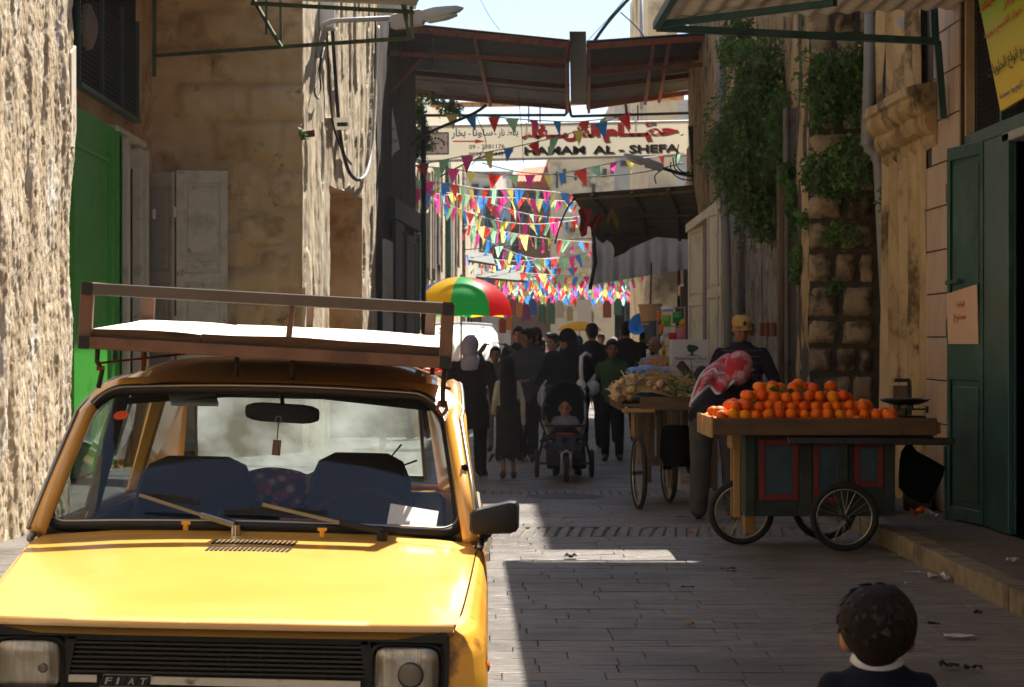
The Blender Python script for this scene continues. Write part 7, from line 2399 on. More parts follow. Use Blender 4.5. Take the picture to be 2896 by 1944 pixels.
def person(label, loc, face, H, top, bottom, skin=None, hair='short', hairm=None, lean=0, side=0, pose=None, hs=1.0, head=(0, 0, 0), vox=.013, shoe=None, sleeve=1.0,
   hem=.80, build=1.0, bot='trousers', fingers=True, facef=True, group=None, coat_hem=None, sil=None, beard=False, bald=False, sit=False):
 s = H / 1.75
 root = thing('person', label, 'person', loc, group, rot=(0, 0, rad(face)))
 B = build
 J = dict(pel=(0, 0, .95), wai=(0, 0, 1.08), che=(0, .01, 1.27), shc=(0, -.012, 1.42), nek=(0, .0, 1.49), hed=(0, .02, 1.625),
    shL=(-.175 * B, -.01, 1.385), elL=(-.235 * B, -.03, 1.14), wrL=(-.245 * B, .05, .90), haL=(-.245 * B, .075, .815),
    shR=(.175 * B, -.01, 1.385), elR=(.235 * B, -.03, 1.14), wrR=(.245 * B, .05, .90), haR=(.245 * B, .075, .815),
    hiL=(-.09 * B, 0, .92), knL=(-.10 * B, .025, .50), anL=(-.10 * B, -.02, .085), toL=(-.12 * B, .13, .035),
    hiR=(.09 * B, 0, .92), knR=(.10 * B, .025, .50), anR=(.10 * B, -.02, .085), toR=(.12 * B, .13, .035))
 J = {k: Vector(v) for k, v in J.items()}
 Rl = Euler((-lean, side, 0)).to_matrix()
 up = ('wai', 'che', 'shc', 'nek', 'hed', 'shL', 'elL', 'wrL', 'haL', 'shR', 'elR', 'wrR', 'haR')
 for k in up:
  J[k] = J['pel'] + Rl @ (J[k] - J['pel'])
 if pose is None:
  a_ = RND.choice((-1, 1)) * uni(.06, .2)
  for sd_, g_ in (('L', 1), ('R', -1)):
   J['an' + sd_].y += a_ * g_
   J['to' + sd_].y += a_ * g_
   J['kn' + sd_].y += a_ * g_ * .5 + .03
   J['wr' + sd_].y -= a_ * g_ * .9
   J['ha' + sd_].y -= a_ * g_ * 1.1
   J['el' + sd_].y -= a_ * g_ * .35
   J['wr' + sd_].z += abs(a_) * .25
   J['el' + sd_].x *= uni(.95, 1.12)
  if head == (0, 0, 0):
   head = (uni(-.05, .2), uni(-.08, .08), uni(-.5, .5))
 for k, v in (pose or {}).items():
  J[k] = Vector(v)
 J = {k: v * s for k, v in J.items()}
 q = s
 Rt = Rl
 skin = skin or m_skin
 Mh = Matrix.Translation(J['hed']) @ Euler((-head[0], head[1], head[2]), 'YXZ').to_matrix().to_4x4() @ Matrix.Scale(hs, 4)
 Rh = Mh.to_3x3().normalized()
 def hp(x, y, z):
  return Mh @ Vector((x, y, z))
 # --- body, one continuous skin
 b = MB()
 b.ell(hp(0, -.012, .022), (.075 * hs, .094 * hs, .098 * hs), 18, 12, Rh)
 b.ell(hp(0, .022, -.045), (.060 * hs, .066 * hs, .072 * hs), 14, 10, Rh)
 b.ell(hp(0, .052, -.088), (.030 * hs, .026 * hs, .024 * hs), 10, 8, Rh)
 if facef:
  b.ell(hp(0, .094, -.020), (.013 * hs, .020 * hs, .026 * hs), 8, 6, Rh)
  b.ell(hp(0, .079, .030), (.052 * hs, .012 * hs, .012 * hs), 10, 6, Rh)
  b.ell(hp(0, .080, -.062), (.024 * hs, .012 * hs, .010 * hs), 10, 6, Rh)
  for sx in (-1, 1):
   b.ell(hp(sx * .040, .064, -.026), (.022 * hs, .020 * hs, .022 * hs), 8, 6, Rh)
 for sx in (-1, 1):
  b.ell(hp(sx * .078, -.005, -.012), (.012 * hs, .021 * hs, .033 * hs), 8, 8, Rh)
 limb(b, [J['shc'] + Vector((0, 0, -.03 * q)), J['nek'], hp(0, -.015, -.06)], [.062 * q, .052 * q * (1 if hs <= 1.02 * q else 1), .050 * hs])
 prof = [('pel', .145, .10), ('wai', .128, .088), ('che', .148, .102), ('shc', .14, .075)]
 b.loft([oval(J[k], rx * q * B, ry * q * B, 16, Rt) for k, rx, ry in prof])
 for k in ('pel', 'che'):
  b.ell(J[k], (.14 * q * B, .095 * q * B, .10 * q), 14, 10, Rt)
 for sd in 'LR':
  sh, el, wr, ha = J['sh' + sd], J['el' + sd], J['wr' + sd], J['ha' + sd]
  limb(b, [sh, sh.lerp(el, .5), el, el.lerp(wr, .35), wr], [.050 * q * B, .042 * q * B, .036 * q * B, .035 * q * B, .025 * q])
  d = (ha - wr).normalized()
  fwd = Vector((0, 1, 0)) if abs(d.y) < .8 else Vector((0, 0, 1))
  w_ = d.cross(fwd).normalized()
  n_ = w_.cross(d)
  hq = q * max(1, hs / max(q, .3) * .75) if q < .8 else q
  pc = wr + d * .045 * hq
  rotm = Matrix((w_, n_, d)).transposed()
  b.ell(pc, (.017 * hq, .040 * hq, .052 * hq), 10, 8, rotm)
  if fingers:
   for k, (of, ln) in enumerate(((-.030, .066), (-.010, .078), (.010, .073), (.028, .056))):
    p0 = pc + n_ * of * hq + d * .035 * hq
    inn = w_ * (.35 if sd == 'L' else -.35)
    p1 = p0 + (d + inn * .3).normalized() * ln * .55 * hq
    p2 = p1 + (d + inn * 1.3).normalized() * ln * .5 * hq
    b.tube([p0, p1, p2], [.0098 * hq, .0092 * hq, .0078 * hq], 8)
    b.ell(p2, .008 * hq, 6, 6)
   t0 = wr + d * .02 * hq + n_ * .028 * hq
   t1 = t0 + (n_ * .8 + d).normalized() * .035 * hq
   t2 = t1 + (n_ * .15 + d).normalized() * .028 * hq
   b.tube([t0, t1, t2], [.013 * hq, .011 * hq, .009 * hq], 8)
 for sd in 'LR':
  hi, kn, an, to = J['hi' + sd], J['kn' + sd], J['an' + sd], J['to' + sd]
  limb(b, [hi, hi.lerp(kn, .5), kn, kn.lerp(an, .35), an], [.082 * q * B, .070 * q * B, .050 * q * B, .050 * q * B, .034 * q])
  limb(b, [an + Vector((0, 0, -.03 * q)), to], [.036 * q, .028 * q])
 body = rq(b.build('body', skin, root, world=False, fix=False), vox, 3)
 # --- face details
 if facef:
  for sx in (-1, 1):
   MB().ell(hp(sx * .031, .082, .008), (.013 * hs, .008 * hs, .0075 * hs), 10, 8, Rh).build('eye', m_eye, root, smooth=True, world=False)
   MB().ell(hp(sx * .033, .091, .030), (.021 * hs, .006 * hs, .0045 * hs), 8, 6, Rh).build('eyebrow', hairm or m_hair, root, smooth=True, world=False)
  MB().ell(hp(0, .0885, -.064), (.023 * hs, .007 * hs, .0055 * hs), 10, 6, Rh).build('mouth', m_lip, root, smooth=True, world=False)
 if beard:
  bb_ = MB()
  bb_.ell(hp(0, .086, -.046), (.030 * hs, .012 * hs, .008 * hs), 10, 6, Rh)
  bb_.ell(hp(0, .06, -.098), (.040 * hs, .03 * hs, .026 * hs), 10, 8, Rh)
  rq(bb_.build('beard', hairm or m_hair, root, world=False, fix=False), vox * .7, 2)
 # --- trousers / skirt
 if bot:
  t_ = MB()
  if bot == 'trousers':
   t_.loft([oval(J['pel'] + Vector((0, 0, dz * q)), rx * q * B, ry * q * B) for dz, rx, ry in ((.10, .145, .105), (0, .168, .122), (-.08, .165, .12), (-.12, .12, .10))])
   for sd in 'LR':
    hi, kn, an = J['hi' + sd], J['kn' + sd], J['an' + sd]
    limb(t_, [hi + Vector((0, 0, -.02 * q)), hi.lerp(kn, .5), kn, kn.lerp(an, .5), an + Vector((0, 0, .0))], [.098 * q * B, .088 * q * B, .072 * q * B, .070 * q * B, .062 * q * B])
   if sit:
    pass
  else:
   hz, rw = bot
   zz = [J['wai'].z, J['pel'].z, (J['pel'].z + hz * q) / 2, hz * q]
   t_.loft([oval(Vector((0, 0, z_)), rx * q, ry * q, 24) for z_, rx, ry in zip(zz, (.135, .175, rw * .88, rw), (.10, .14, rw * .75, rw * .85))])
  rq(t_.build('trousers' if bot == 'trousers' else 'skirt', bottom, root, world=False, fix=False), vox * 1.1, 4, .022 * q)
 if shoe is not False:
  for sd in 'LR':
   an, to = J['an' + sd], J['to' + sd]
   f = MB()
   f.ell(an.lerp(to, .55) + Vector((0, 0, -.002)), (.047 * q, .125 * q, .042 * q), 12, 8, (to - an).to_track_quat('Y', 'Z').to_matrix() if not sit else None)
   f.ell(an + Vector((0, -.01 * q, -.04 * q)), (.042 * q, .06 * q, .045 * q), 10, 8)
   rq(f.build('shoe', shoe or m_shoe, root, world=False, fix=False), vox * .9, 3)
 # --- top
 if top:
  t_ = MB()
  hz = hem
  low = J['pel'] + Rt @ Vector((0, 0, (hz - .95) * q))
  rings = [(low, .172, .128), (J['pel'], .168, .125), (J['wai'], .155, .115), (J['che'], .178, .125), (J['shc'] + Rt @ Vector((0, 0, -.02 * q)), .165, .095), (J['shc'] + Rt @ Vector((0, 0, .022 * q)), .142, .09), (J['nek'] + Rt @ Vector((0, 0, -.022 * q)), .095, .08), (J['nek'] + Rt @ Vector((0, 0, .014 * q)), .066, .066)]
  if hz > .94:
   rings = rings[:1] + rings[2:]
   rings[0] = (low, .165, .122)
  if coat_hem:
   cz = coat_hem * q
   rings = [(Vector((0, -.01, cz)), .20, .16), (Vector((0, 0, (cz + J['pel'].z) / 2)), .195, .15)] + rings[1:]
  t_.loft([oval(p, rx * q * B, ry * q * B, 18, Rt) for p, rx, ry in rings])
  for sd in 'LR':
   sh, el, wr = J['sh' + sd], J['el' + sd], J['wr' + sd]
   if sleeve > .6:
    limb(t_, [sh, sh.lerp(el, .5), el, el.lerp(wr, .5), el.lerp(wr, min(1, sleeve))], [.060 * q * B, .058 * q * B, .053 * q * B, .050 * q * B, .044 * q * B])
   else:
    limb(t_, [sh, sh.lerp(el, sleeve)], [.062 * q * B, .062 * q * B])
  rq(t_.build('shirt' if not coat_hem else 'coat', top, root, world=False, fix=False), vox, 7, .026 * q)
 # --- hair and headwear
 hm = hairm or m_hair
 if hair in ('short', 'long', 'crop'):
  h_ = MB()
  k = {'short': 1.0, 'crop': .955, 'long': 1.02}[hair]
  h_.ell(hp(0, -.026, .040), (.085 * hs * k, .098 * hs * k, .094 * hs * k), 18, 12, Rh)
  h_.ell(hp(0, -.055, -.005), (.078 * hs * k, .066 * hs * k, .085 * hs * k), 14, 10, Rh)
  if hair != 'crop':
   h_.ell(hp(0, .045, .088), (.062 * hs, .045 * hs, .030 * hs), 12, 8, Rh)
   for sx in (-1, 1):
    h_.ell(hp(sx * .074, .012, .02), (.012 * hs, .022 * hs, .045 * hs), 8, 8, Rh)
  if hair == 'long':
   h_.loft([oval(hp(0, -.05, .02), .085 * hs, .06 * hs), oval(J['shc'] + Vector((0, -.10 * q, .03 * q)), .10 * hs, .06), oval(J['che'] + Vector((0, -.125 * q, 0)), .105 * hs, .05), oval(J['wai'] + Vector((0, -.12 * q, .0)), .10 * hs, .045), oval(J['wai'] + Vector((.01, -.12 * q, -.09 * q)), .05 * hs, .03)])
  rq(h_.build('hair', hm, root, world=False, fix=False), vox * .8, 2, .010)
 elif hair == 'bald':
  h_ = MB()
  h_.ell(hp(0, -.055, -.012), (.079 * hs, .062 * hs, .055 * hs), 14, 10, Rh)
  rq(h_.build('hair', hm, root, world=False, fix=False), vox * .8, 2)
 elif hair == 'scarf':
  h_ = MB()
  h_.ell(hp(0, -.018, .028), (.092 * hs, .112 * hs, .108 * hs), 18, 12, Rh)
  h_.ell(hp(0, -.035, -.05), (.088 * hs, .095 * hs, .09 * hs), 16, 10, Rh)
  h_.loft([oval(hp(0, -.02, -.03), .085 * hs, .085 * hs), oval(J['nek'] + Vector((0, -.01, .02)), .085 * q, .09 * q), oval(J['shc'] + Vector((0, -.02, .005)), .15 * q, .11 * q), oval(J['shc'] + Vector((0, -.03, -.08)), .13 * q, .115 * q)])
  rq(h_.build('headscarf', hm, root, world=False, fix=False), vox, 3, .016)
 return root, J, Mh
def finish_remesh():
 for o, vox, it, disp in RQ:
  m = o.modifiers.new('fuse', 'REMESH')
  m.mode = 'VOXEL'
  m.voxel_size = vox
  m.use_smooth_shade = True
  if disp:
   d = o.modifiers.new('folds', 'DISPLACE')
   d.texture = tex_f
   d.texture_coords = 'GLOBAL'
   d.strength = disp
   d.mid_level = .5
  k = o.modifiers.new('soft', 'SMOOTH')
  k.iterations = it
  k.factor = .5
 dg = bpy.context.evaluated_depsgraph_get()
 for o, vox, it, disp in RQ:
  me = bpy.data.meshes.new_from_object(o.evaluated_get(dg))
  old_ = o.data
  o.modifiers.clear()
  o.data = me
  me.name = o.name
  bpy.data.meshes.remove(old_)
 RQ.clear()
def at(px, Y, z=0):
 return (P(px, 0, Y).x, Y, z)
blk = cloth('#121113', '#1a191b')
dgrey = cloth('#1e1d1f', '#28272a')
Yw = GY(1088)
person('woman in a pale headscarf and long dark coat walking away beside the car', at(1074, Yw), -8, 1.56, cloth('#1b1613', '#231d19', 'dark_brown_coat'), blk, hair='scarf', hairm=cloth('#8d8088', '#9b8e96', 'pale_lilac_scarf'), coat_hem=.60, build=1.22, facef=False, vox=.013, head=(0, 0, -.35),
  pose={'anL': (-.12, -.06, .085), 'toL': (-.15, .08, .03), 'anR': (.12, .05, .085), 'toR': (.16, .2, .03), 'knR': (.11, .06, .5)})
Yg = GY(1092)
r_, J_, Mh_ = person('girl with long black hair, cream cardigan and ragged dark skirt', at(1158, Yg), 4, 1.32, cloth('#aaa08a', '#b7ad97', 'cream_cardigan'), cloth('#211e1d', '#2e2a28', 'dark_skirt'), hair='long', hs=.93, bot=(.30, .19), hem=.86, facef=False, build=.82,
  pose={'wrR': (.235, .02, .80), 'elR': (.22, -.03, 1.12), 'haR': (.24, .03, .72), 'wrL': (-.2, .12, .95), 'haL': (-.17, .16, .9), 'anL': (-.07, -.16, .12), 'toL': (-.08, -.02, .03), 'knL': (-.08, 0, .5), 'anR': (.09, .06, .085), 'toR': (.11, .2, .03)}, shoe=cloth('#4a4642', None, 'grey_trainers'))
for k in range(9):
 a = k * 2 * math.pi / 9
 p = Vector((.17 * math.cos(a), .15 * math.sin(a), .24))
 MB().prism([p + Vector((-.05 * math.sin(a), .05 * math.cos(a), .03)), p + Vector((.05 * math.sin(a), -.05 * math.cos(a), .03)), p + Vector((.05 * math.cos(a), .05 * math.sin(a), -.06))], (.006 * math.cos(a), .006 * math.sin(a), 0)).build('skirt_hem_point', CL[('#211e1d', '#2e2a28')], r_, world=False)
person('boy in a grey top holding both hands up to his head', at(1130, 30.5), 178, 1.42, cloth('#47474b', '#525257', 'grey_boy_top'), cloth('#6d6252', '#7a6f5e', 'beige_trousers'), hs=.93, build=.85,
  pose={'elL': (-.33, .03, 1.66), 'wrL': (-.16, .06, 1.80), 'haL': (-.09, .05, 1.81), 'elR': (.27, .03, 1.66), 'wrR': (.16, .06, 1.80), 'haR': (.09, .05, 1.81)})
person('young man in a grey jacket and black trousers coming forward, hands together', at(1203, 28.2), 168, 1.66, cloth('#3b3a3d', '#464548', 'grey_jacket'), blk, head=(.05, 0, -.75), build=1.12, hem=.78,
  pose={'elL': (-.27, 0, 1.14), 'wrL': (-.10, .22, 1.08), 'haL': (-.02, .24, 1.07), 'elR': (.27, 0, 1.14), 'wrR': (.10, .22, 1.05), 'haR': (.03, .25, 1.05), 'anL': (-.1, .14, .085), 'toL': (-.12, .29, .03), 'knL': (-.1, .12, .5), 'anR': (.1, -.2, .1), 'toR': (.12, -.06, .03)})
Yk = sY + 1.42
r_, J_, Mh_ = person('woman all in black with veil pushing the pushchair', at(1293, Yk), 180, 1.64, cloth('#0d0c0e', '#141316', 'black_abaya'), cloth('#0d0c0e', '#141316'), hair='scarf', hairm=cloth('#0b0a0c', '#121114', 'black_veil'), bot=(.08, .24), build=1.18, head=(.1, 0, -.9), coat_hem=.5,
  pose={'elL': (-.33, .03, 1.12), 'wrL': (-.20, .30, 1.02), 'haL': (-.17, .36, 1.01), 'elR': (.33, .03, 1.12), 'wrR': (.20, .30, 1.02), 'haR': (.17, .36, 1.01)})
hb = thing('white_handbag', 'white handbag strap hanging from the arm of the woman in black', 'handbag', at(1325, Yk - .2, .9))
MB().tube([P(1348, 812, Yk - .15), P(1336, 806, Yk - .25), P(1326, 815, Yk - .28), P(1325, 840, Yk - .28), P(1327, 872, Yk - .28)], [.018, .02, .024, .024, .026], 8).build('strap', m_white, hb, smooth=True)
MB().loft([[P(1325, py, Yk - .28) + Vector((w_ * math.cos(t_), .04 * math.sin(t_), 0)) for t_ in [k * math.pi / 5 for k in range(10)]] for py, w_ in ((866, .03), (876, .055), (886, .06))]).build('bag_body', m_white, hb, smooth='auto')
tc0 = sp_(.0, .46, .41)
person('toddler in a grey and orange jacket sitting in the pushchair', (tc0.x, tc0.y, tc0.z - .42), 180, .86, cloth('#6a6a70', '#77777d', 'grey_toddler_sleeves'), cloth('#33363f', '#3d414b', 'toddler_jeans'), skin=m_skin2, hair='crop', hairm=m_hairb, hs=.86, build=1.15, hem=.9, vox=.010, sit=True, head=(.1, 0, -.1), lean=-.18,
  pose={'hiL': (-.09, 0, .90), 'knL': (-.15, .36, .93), 'anL': (-.12, .48, .66), 'toL': (-.13, .60, .68), 'hiR': (.09, 0, .90), 'knR': (.15, .36, .93), 'anR': (.12, .48, .66), 'toR': (.13, .60, .68),
    'elL': (-.34, .02, 1.12), 'wrL': (-.42, .16, 1.30), 'haL': (-.43, .18, 1.4), 'elR': (.34, .02, 1.12), 'wrR': (.42, .16, 1.30), 'haR': (.43, .18, 1.4)}, shoe=cloth('#5d4630', None, 'brown_baby_shoe'))
jk = bpy.data.objects[[o.name for o in bpy.data.objects if o.name.startswith('person')][-1]] if False else None
tv = [o for o in COL.objects if o.get('label', '').startswith('toddler')][0]
for z0_, z1_, mm, nm in ((.50, .565, cloth('#16161c', None, 'navy_band'), 'dark_band'), (.445, .50, cloth('#c23a16', None, 'orange_band'), 'orange_band')):
 rings = [oval(Vector((0, .015 + .0 * z_ - (z_ - .45) * .2, z_)), .098, .073, 20) for z_ in (z0_ + .03, z1_ + .03)]
 MB().loft(rings).build(nm, mm, tv, smooth='auto', world=False)
person('boy in a green shirt and black trousers beside the pushchair', at(1397, GY(1052)), 176, 1.52, cloth('#34482c', '#3e5434', 'green_shirt'), blk, hs=.97, hem=.84, sleeve=.95, head=(.05, 0, .12), build=1.0,
  pose={'elR': (.27, -.06, 1.16), 'wrR': (.30, -.02, .92), 'haR': (.30, 0, .84), 'elL': (-.27, -.08, 1.17), 'wrL': (-.24, -.02, .95), 'haL': (-.22, .02, .87)})
person('tall man in a dark coat walking away behind the boy in green', at(1428, 33), 2, 1.80, cloth('#1d1917', '#262120', 'dark_coat'), blk, facef=False, build=1.25, coat_hem=.7, hairm=m_hairb)
person('man in a black jacket walking away behind the woman in black', at(1350, 31.5), 0, 1.76, cloth('#131315', '#1a1a1d', 'black_jacket'), blk, facef=False, build=1.15, hem=.78)
person('man with receding hair and pale collar coming forward between the heads', at(1183, 33.5), 175, 1.72, cloth('#17181c', '#202127', 'navy_jacket'), blk, skin=m_skin2, build=1.1)
person('man in dark clothes seen in profile further back', at(1222, 33.2), 110, 1.70, cloth('#1a1b20', '#23242a'), blk, build=1.1)
person('person in dark clothes just behind the veiled woman', at(1262, 31.2), 150, 1.60, cloth('#181a22', '#21232c'), blk, skin=m_skin2, build=1.05)
person('balding man with a moustache in a pale shirt beside the stall', at(1494, 30.0), 155, 1.56, cloth('#8c8a86', '#989691', 'pale_shirt'), dgrey, hair='bald', hairm=m_hair, beard=True, head=(.1, 0, -.2), build=1.05)
person('bald man glimpsed above the car rack on the left', at(958, 34.5), 165, 1.62, dgrey, blk, hair=None, skin=m_skin2)
yS = 20.9
r_, J_, Mh_ = person('young seller in a tan cap and dark striped shirt looking down', at(1692, yS), 172, 1.76, cloth('#211e28', '#2a2732', 'dark_polo'), dgrey, hair='crop', head=(.28, 0, .25), hs=1.06, sleeve=.62, vox=.011, lean=.06, build=1.12,
  pose={'elL': (-.30, .0, 1.14), 'wrL': (-.22, .16, .98), 'haL': (-.19, .2, .92), 'elR': (.30, .0, 1.14), 'wrR': (.22, .16, .98), 'haR': (.2, .2, .92)})
m_cap = cloth('#a07c3e', '#ad894a', 'tan_cap')
cm_ = MB()
cm_.ell(Mh_ @ Vector((0, -.012, .052)), (.094, .114, .080), 18, 12, Mh_.to_3x3().normalized())
cap = rq(cm_.build('cap', m_cap, r_, world=False, fix=False), .009, 3)
def visor(u, v):
 a = (u - .5) * 2.3
 return Mh_ @ Vector((.084 * math.sin(a), .088 * math.cos(a) + .005 + .045 * v * math.cos(a * .75), .046 - .022 * v - .018 * math.sin(a) ** 2))
vb = MB().grid(visor, 14, 4)
vb.add([x + Vector((0, 0, -.006)) for x in vb.v[:]], [f[::-1] for f in vb.f[:]])
vb.build('visor', cloth('#6f5028', '#b09a70', 'worn_visor'), cap, smooth=True, world=False, fix=False)
MB().ell(Mh_ @ Vector((0, .105, .078)), (.016, .008, .020), 10, 8).build('cap_badge', m_black, cap, smooth=True, world=False)
sj = [J_['wai'], J_['che'], J_['shc']]
for k in range(7):
 t_ = k / 6
 p = J_['wai'].lerp(J_['shc'], t_)
 rx, ry = (.163 + .022 * math.sin(t_ * 2.2)) * 1.12, (.124 + .014 * math.sin(t_ * 2.6)) * 1.12
 MB().loft([oval(p + Vector((0, 0, z_)), rx, ry, 28) for z_ in (-.006, .006)], cap=False).build('shirt_stripe', cloth('#54404c', None, 'plum_stripe'), r_, smooth=True, world=False)
yK = GY(1186)
xK = (1632 - VX) * yK / FPX
m_kef = bpy.data.materials.new('red_white_check_cloth')
m_kef.use_nodes = True
t = m_kef.node_tree
b = t.nodes['Principled BSDF']
b.inputs['Roughness'].default_value = .9
tc = t.nodes.new('ShaderNodeTexCoord')
mp = t.nodes.new('ShaderNodeMapping')
mp.inputs['Rotation'].default_value = (.3, .5, .6)
ck = t.nodes.new('ShaderNodeTexChecker')
ck.inputs['Scale'].default_value = 70
ck.inputs['Color1'].default_value = hx('#a61f2e')
ck.inputs['Color2'].default_value = hx('#b9a0a0')
n1 = t.nodes.new('ShaderNodeTexNoise')
n1.inputs['Scale'].default_value = 9
cr = t.nodes.new('ShaderNodeValToRGB')
cr.color_ramp.elements[0].position = .42
cr.color_ramp.elements[1].position = .56
mx = t.nodes.new('ShaderNodeMix')
mx.data_type = 'RGBA'
mx.inputs['B'].default_value = hx('#a3222f')
link(t, tc.outputs['Object'], mp.inputs[0])
link(t, mp.outputs[0], ck.inputs['Vector'])
link(t, tc.outputs['Object'], n1.inputs['Vector'])
link(t, n1.outputs['Fac'], cr.inputs[0])
link(t, cr.outputs[0], mx.inputs['Factor'])
link(t, ck.outputs['Color'], mx.inputs['A'])
link(t, mx.outputs['Result'], b.inputs['Base Color'])
m_kefw = cloth('#b3aeb2', '#c0bbbf', 'white_cloth_hem')
invK = (Matrix.Translation((xK, yK, 0)) @ Matrix.Rotation(rad(-14), 4, 'Z')).inverted()
sK = 1.72 / 1.75
r_, J_, Mh_ = person('old man in a red and white checked headcloth stooping with his back turned', (xK, yK, 0), -14, 1.72, cloth('#26252a', '#303036', 'charcoal_jacket'), cloth('#3b3a3a', '#474645', 'grey_trousers'), hair=None, lean=.95, side=.20, facef=False, build=1.28, hem=.80, head=(-.1, 0, -.2), vox=.013,
  pose={'hed': invK @ P(1686, 838, yK - .06) / sK, 'nek': invK @ P(1668, 856, yK - .0) / sK, 'elL': (-.10, .62, 1.06), 'wrL': (.05, .80, 1.0), 'haL': (.1, .88, 1.0), 'elR': (.42, .55, 1.02), 'wrR': (.40, .78, .96), 'haR': (.38, .86, .95), 'anL': (-.15, .02, .085), 'knL': (-.13, .02, .5), 'toL': (-.18, .16, .03), 'anR': (.15, .12, .085), 'knR': (.13, .12, .5), 'toR': (.17, .26, .03)})
Rk = Mh_.to_3x3().normalized()
kf = MB()
kf.ell(Mh_ @ Vector((0, -.02, .02)), (.118, .126, .120), 18, 12, Rk)
kf.ell(Mh_ @ Vector((0, -.05, -.04)), (.112, .11, .11), 16, 10, Rk)
kef = rq(kf.build('headcloth', m_kef, r_, world=False, fix=False), .011, 3, .02)
inv = (Matrix.Translation((xK, yK, 0)) @ Matrix.Rotation(rad(-14), 4, 'Z')).inverted()
def drape_pt(px, py, Y):
 return inv @ P(px, py, Y)
topc = [(1655, 800), (1668, 800), (1690, 806), (1706, 822), (1716, 842), (1704, 850)]
rowA = [(1640, 822), (1650, 812), (1668, 808), (1690, 814), (1708, 832), (1718, 846)]
rowB = [(1606, 848), (1626, 838), (1650, 838), (1672, 846), (1692, 846), (1710, 850)]
rowC = [(1590, 876), (1604, 868), (1626, 862), (1650, 872), (1672, 868), (1694, 858)]
rowD = [(1580, 906), (1590, 896), (1614, 878), (1642, 892), (1662, 882), (1682, 866)]
rowE = [(1575, 926), (1582, 914), (1616, 882), (1636, 898), (1652, 890), (1676, 868)]
rowsD = [rowA, rowB, rowC, rowD, rowE]
yd = [yK + .30, yK + .05, yK - .10, yK - .13, yK - .14]
def cat(a, b, c, d, t_):
 return .5 * ((2 * b) + (c - a) * t_ + (2 * a - 5 * b + 4 * c - d) * t_ * t_ + (3 * b - a - 3 * c + d) * t_ ** 3)
def samp(seq, u):
 n = len(seq) - 1
 f = min(u * n, n - 1e-6)
 i = int(f)
 g = lambda k: Vector(seq[max(0, min(n, k))])
 return cat(g(i - 1), g(i), g(i + 1), g(i + 2), f - i)
def drape(u, v):
 cols = [samp(rw, u) for rw in rowsD]
 p2 = samp([tuple(c) for c in cols], v)
 n = len(yd) - 1
 f = min(v * n, n - 1e-6)
 i = int(f)
 Y = yd[i] + (yd[i + 1] - yd[i]) * (f - i)
 Y += -.05 + .035 * math.sin(u * 17) * min(1, v * 1.5) + .10 * (u - .4) ** 2
 return drape_pt(p2[0], p2[1], Y)
dm_ = MB().grid(drape, 40, 24)
dro = dm_.build('draped_cloth', m_kef, kef, smooth=True, world=False, fix=False)
md = dro.modifiers.new('thick', 'SOLIDIFY')
md.thickness = .008
edge = [drape(k / 40, 1) for k in range(41)]
left = [drape(0, 1 - k / 12) for k in range(13)]
MB().tube(edge[::-1], .014, 6).build('white_hem', m_kefw, kef, smooth=True, world=False)
MB().tube([drape(.02 + k / 14 * .9, .34 + .05 * math.sin(k * 1.3)) + (inv.to_3x3() @ Vector((0, -.02, 0))) for k in range(15)], .012, 6).build('white_fold', m_kefw, kef, smooth=True, world=False)
MB().tube(left, .012, 6).build('white_hem', m_kefw, kef, smooth=True, world=False)
yF = 4.86
r_, J_, Mh_ = person('small boy with dark hair, white collar and navy jumper in front, seen from behind', at(2001, yF), -6, .985, cloth('#10141f', '#161b28', 'navy_jumper'), dgrey, skin=m_skin2, hair=None, hs=.89, build=.98, facef=False, vox=.007, head=(.22, 0, -.12), pose={'hed': (0, .02, 1.572)})
Rk = Mh_.to_3x3().normalized()
hm_ = MB()
hm_.ell(Mh_ @ Vector((0, -.018, .030)), (.086, .096, .088), 20, 14, Rk)
hm_.ell(Mh_ @ Vector((0, -.048, .0)), (.074, .058, .056), 16, 12, Rk)
hm_.ell(Mh_ @ Vector((0, -.058, -.046)), (.050, .03, .030), 12, 10, Rk)
hair_o = rq(hm_.build('hair', m_hairb, r_, world=False, fix=False), .006, 2, .022)
rr = random.Random(21)
hb_ = MB()
for i in range(430):
 d = Vector((rr.gauss(0, 1), rr.gauss(0, 1) - .45, rr.gauss(0, 1) + .3)).normalized()
 base = Vector((.083 * d.x, -.020 + .093 * d.y, .030 + .085 * d.z))
 if (d.y > .5 and d.z < .3) or base.z < -.045 or (d.z < -.25 and abs(d.x) > .78):
  continue
 swirl = Vector((d.x * .8 - d.y * .6 + rr.gauss(0, .45), d.y * .8 + d.x * .6 + rr.gauss(0, .45), -.75 + rr.gauss(0, .2)))
 tgt = (swirl - d * swirl.dot(d)).normalized()
 L = rr.uniform(.028, .046)
 lift = rr.uniform(.001, .010) if rr.random() < .8 else rr.uniform(.010, .020)
 side_ = tgt.cross(d).normalized()
 for k in range(16):
  o_ = side_ * rr.gauss(0, .0065) + tgt * rr.gauss(0, .005)
  p0 = base + o_ - d * .002
  p1 = base + o_ * .8 + d * (.006 + lift * .4) + tgt * L * .5
  p2 = base + o_ * .25 + d * lift + tgt * L * rr.uniform(.85, 1.1)
  w_ = side_ * rr.uniform(.0006, .0011)
  hb_.add([Mh_ @ (p0 - w_), Mh_ @ (p0 + w_), Mh_ @ (p1 + w_), Mh_ @ p2, Mh_ @ (p1 - w_)], [(0, 1, 2, 4), (4, 2, 3)])
for sx in (-1, 1):
 MB().ell(Mh_ @ Vector((sx * .081, .004, -.006)), (.010, .017, .028), 10, 8, Rk).build('ear', m_ear, r_, smooth=True, world=False)
tag(hb_.build('hair_strands', m_hairs, hair_o, world=False, fix=False), kind='stuff')
cl_ = MB()
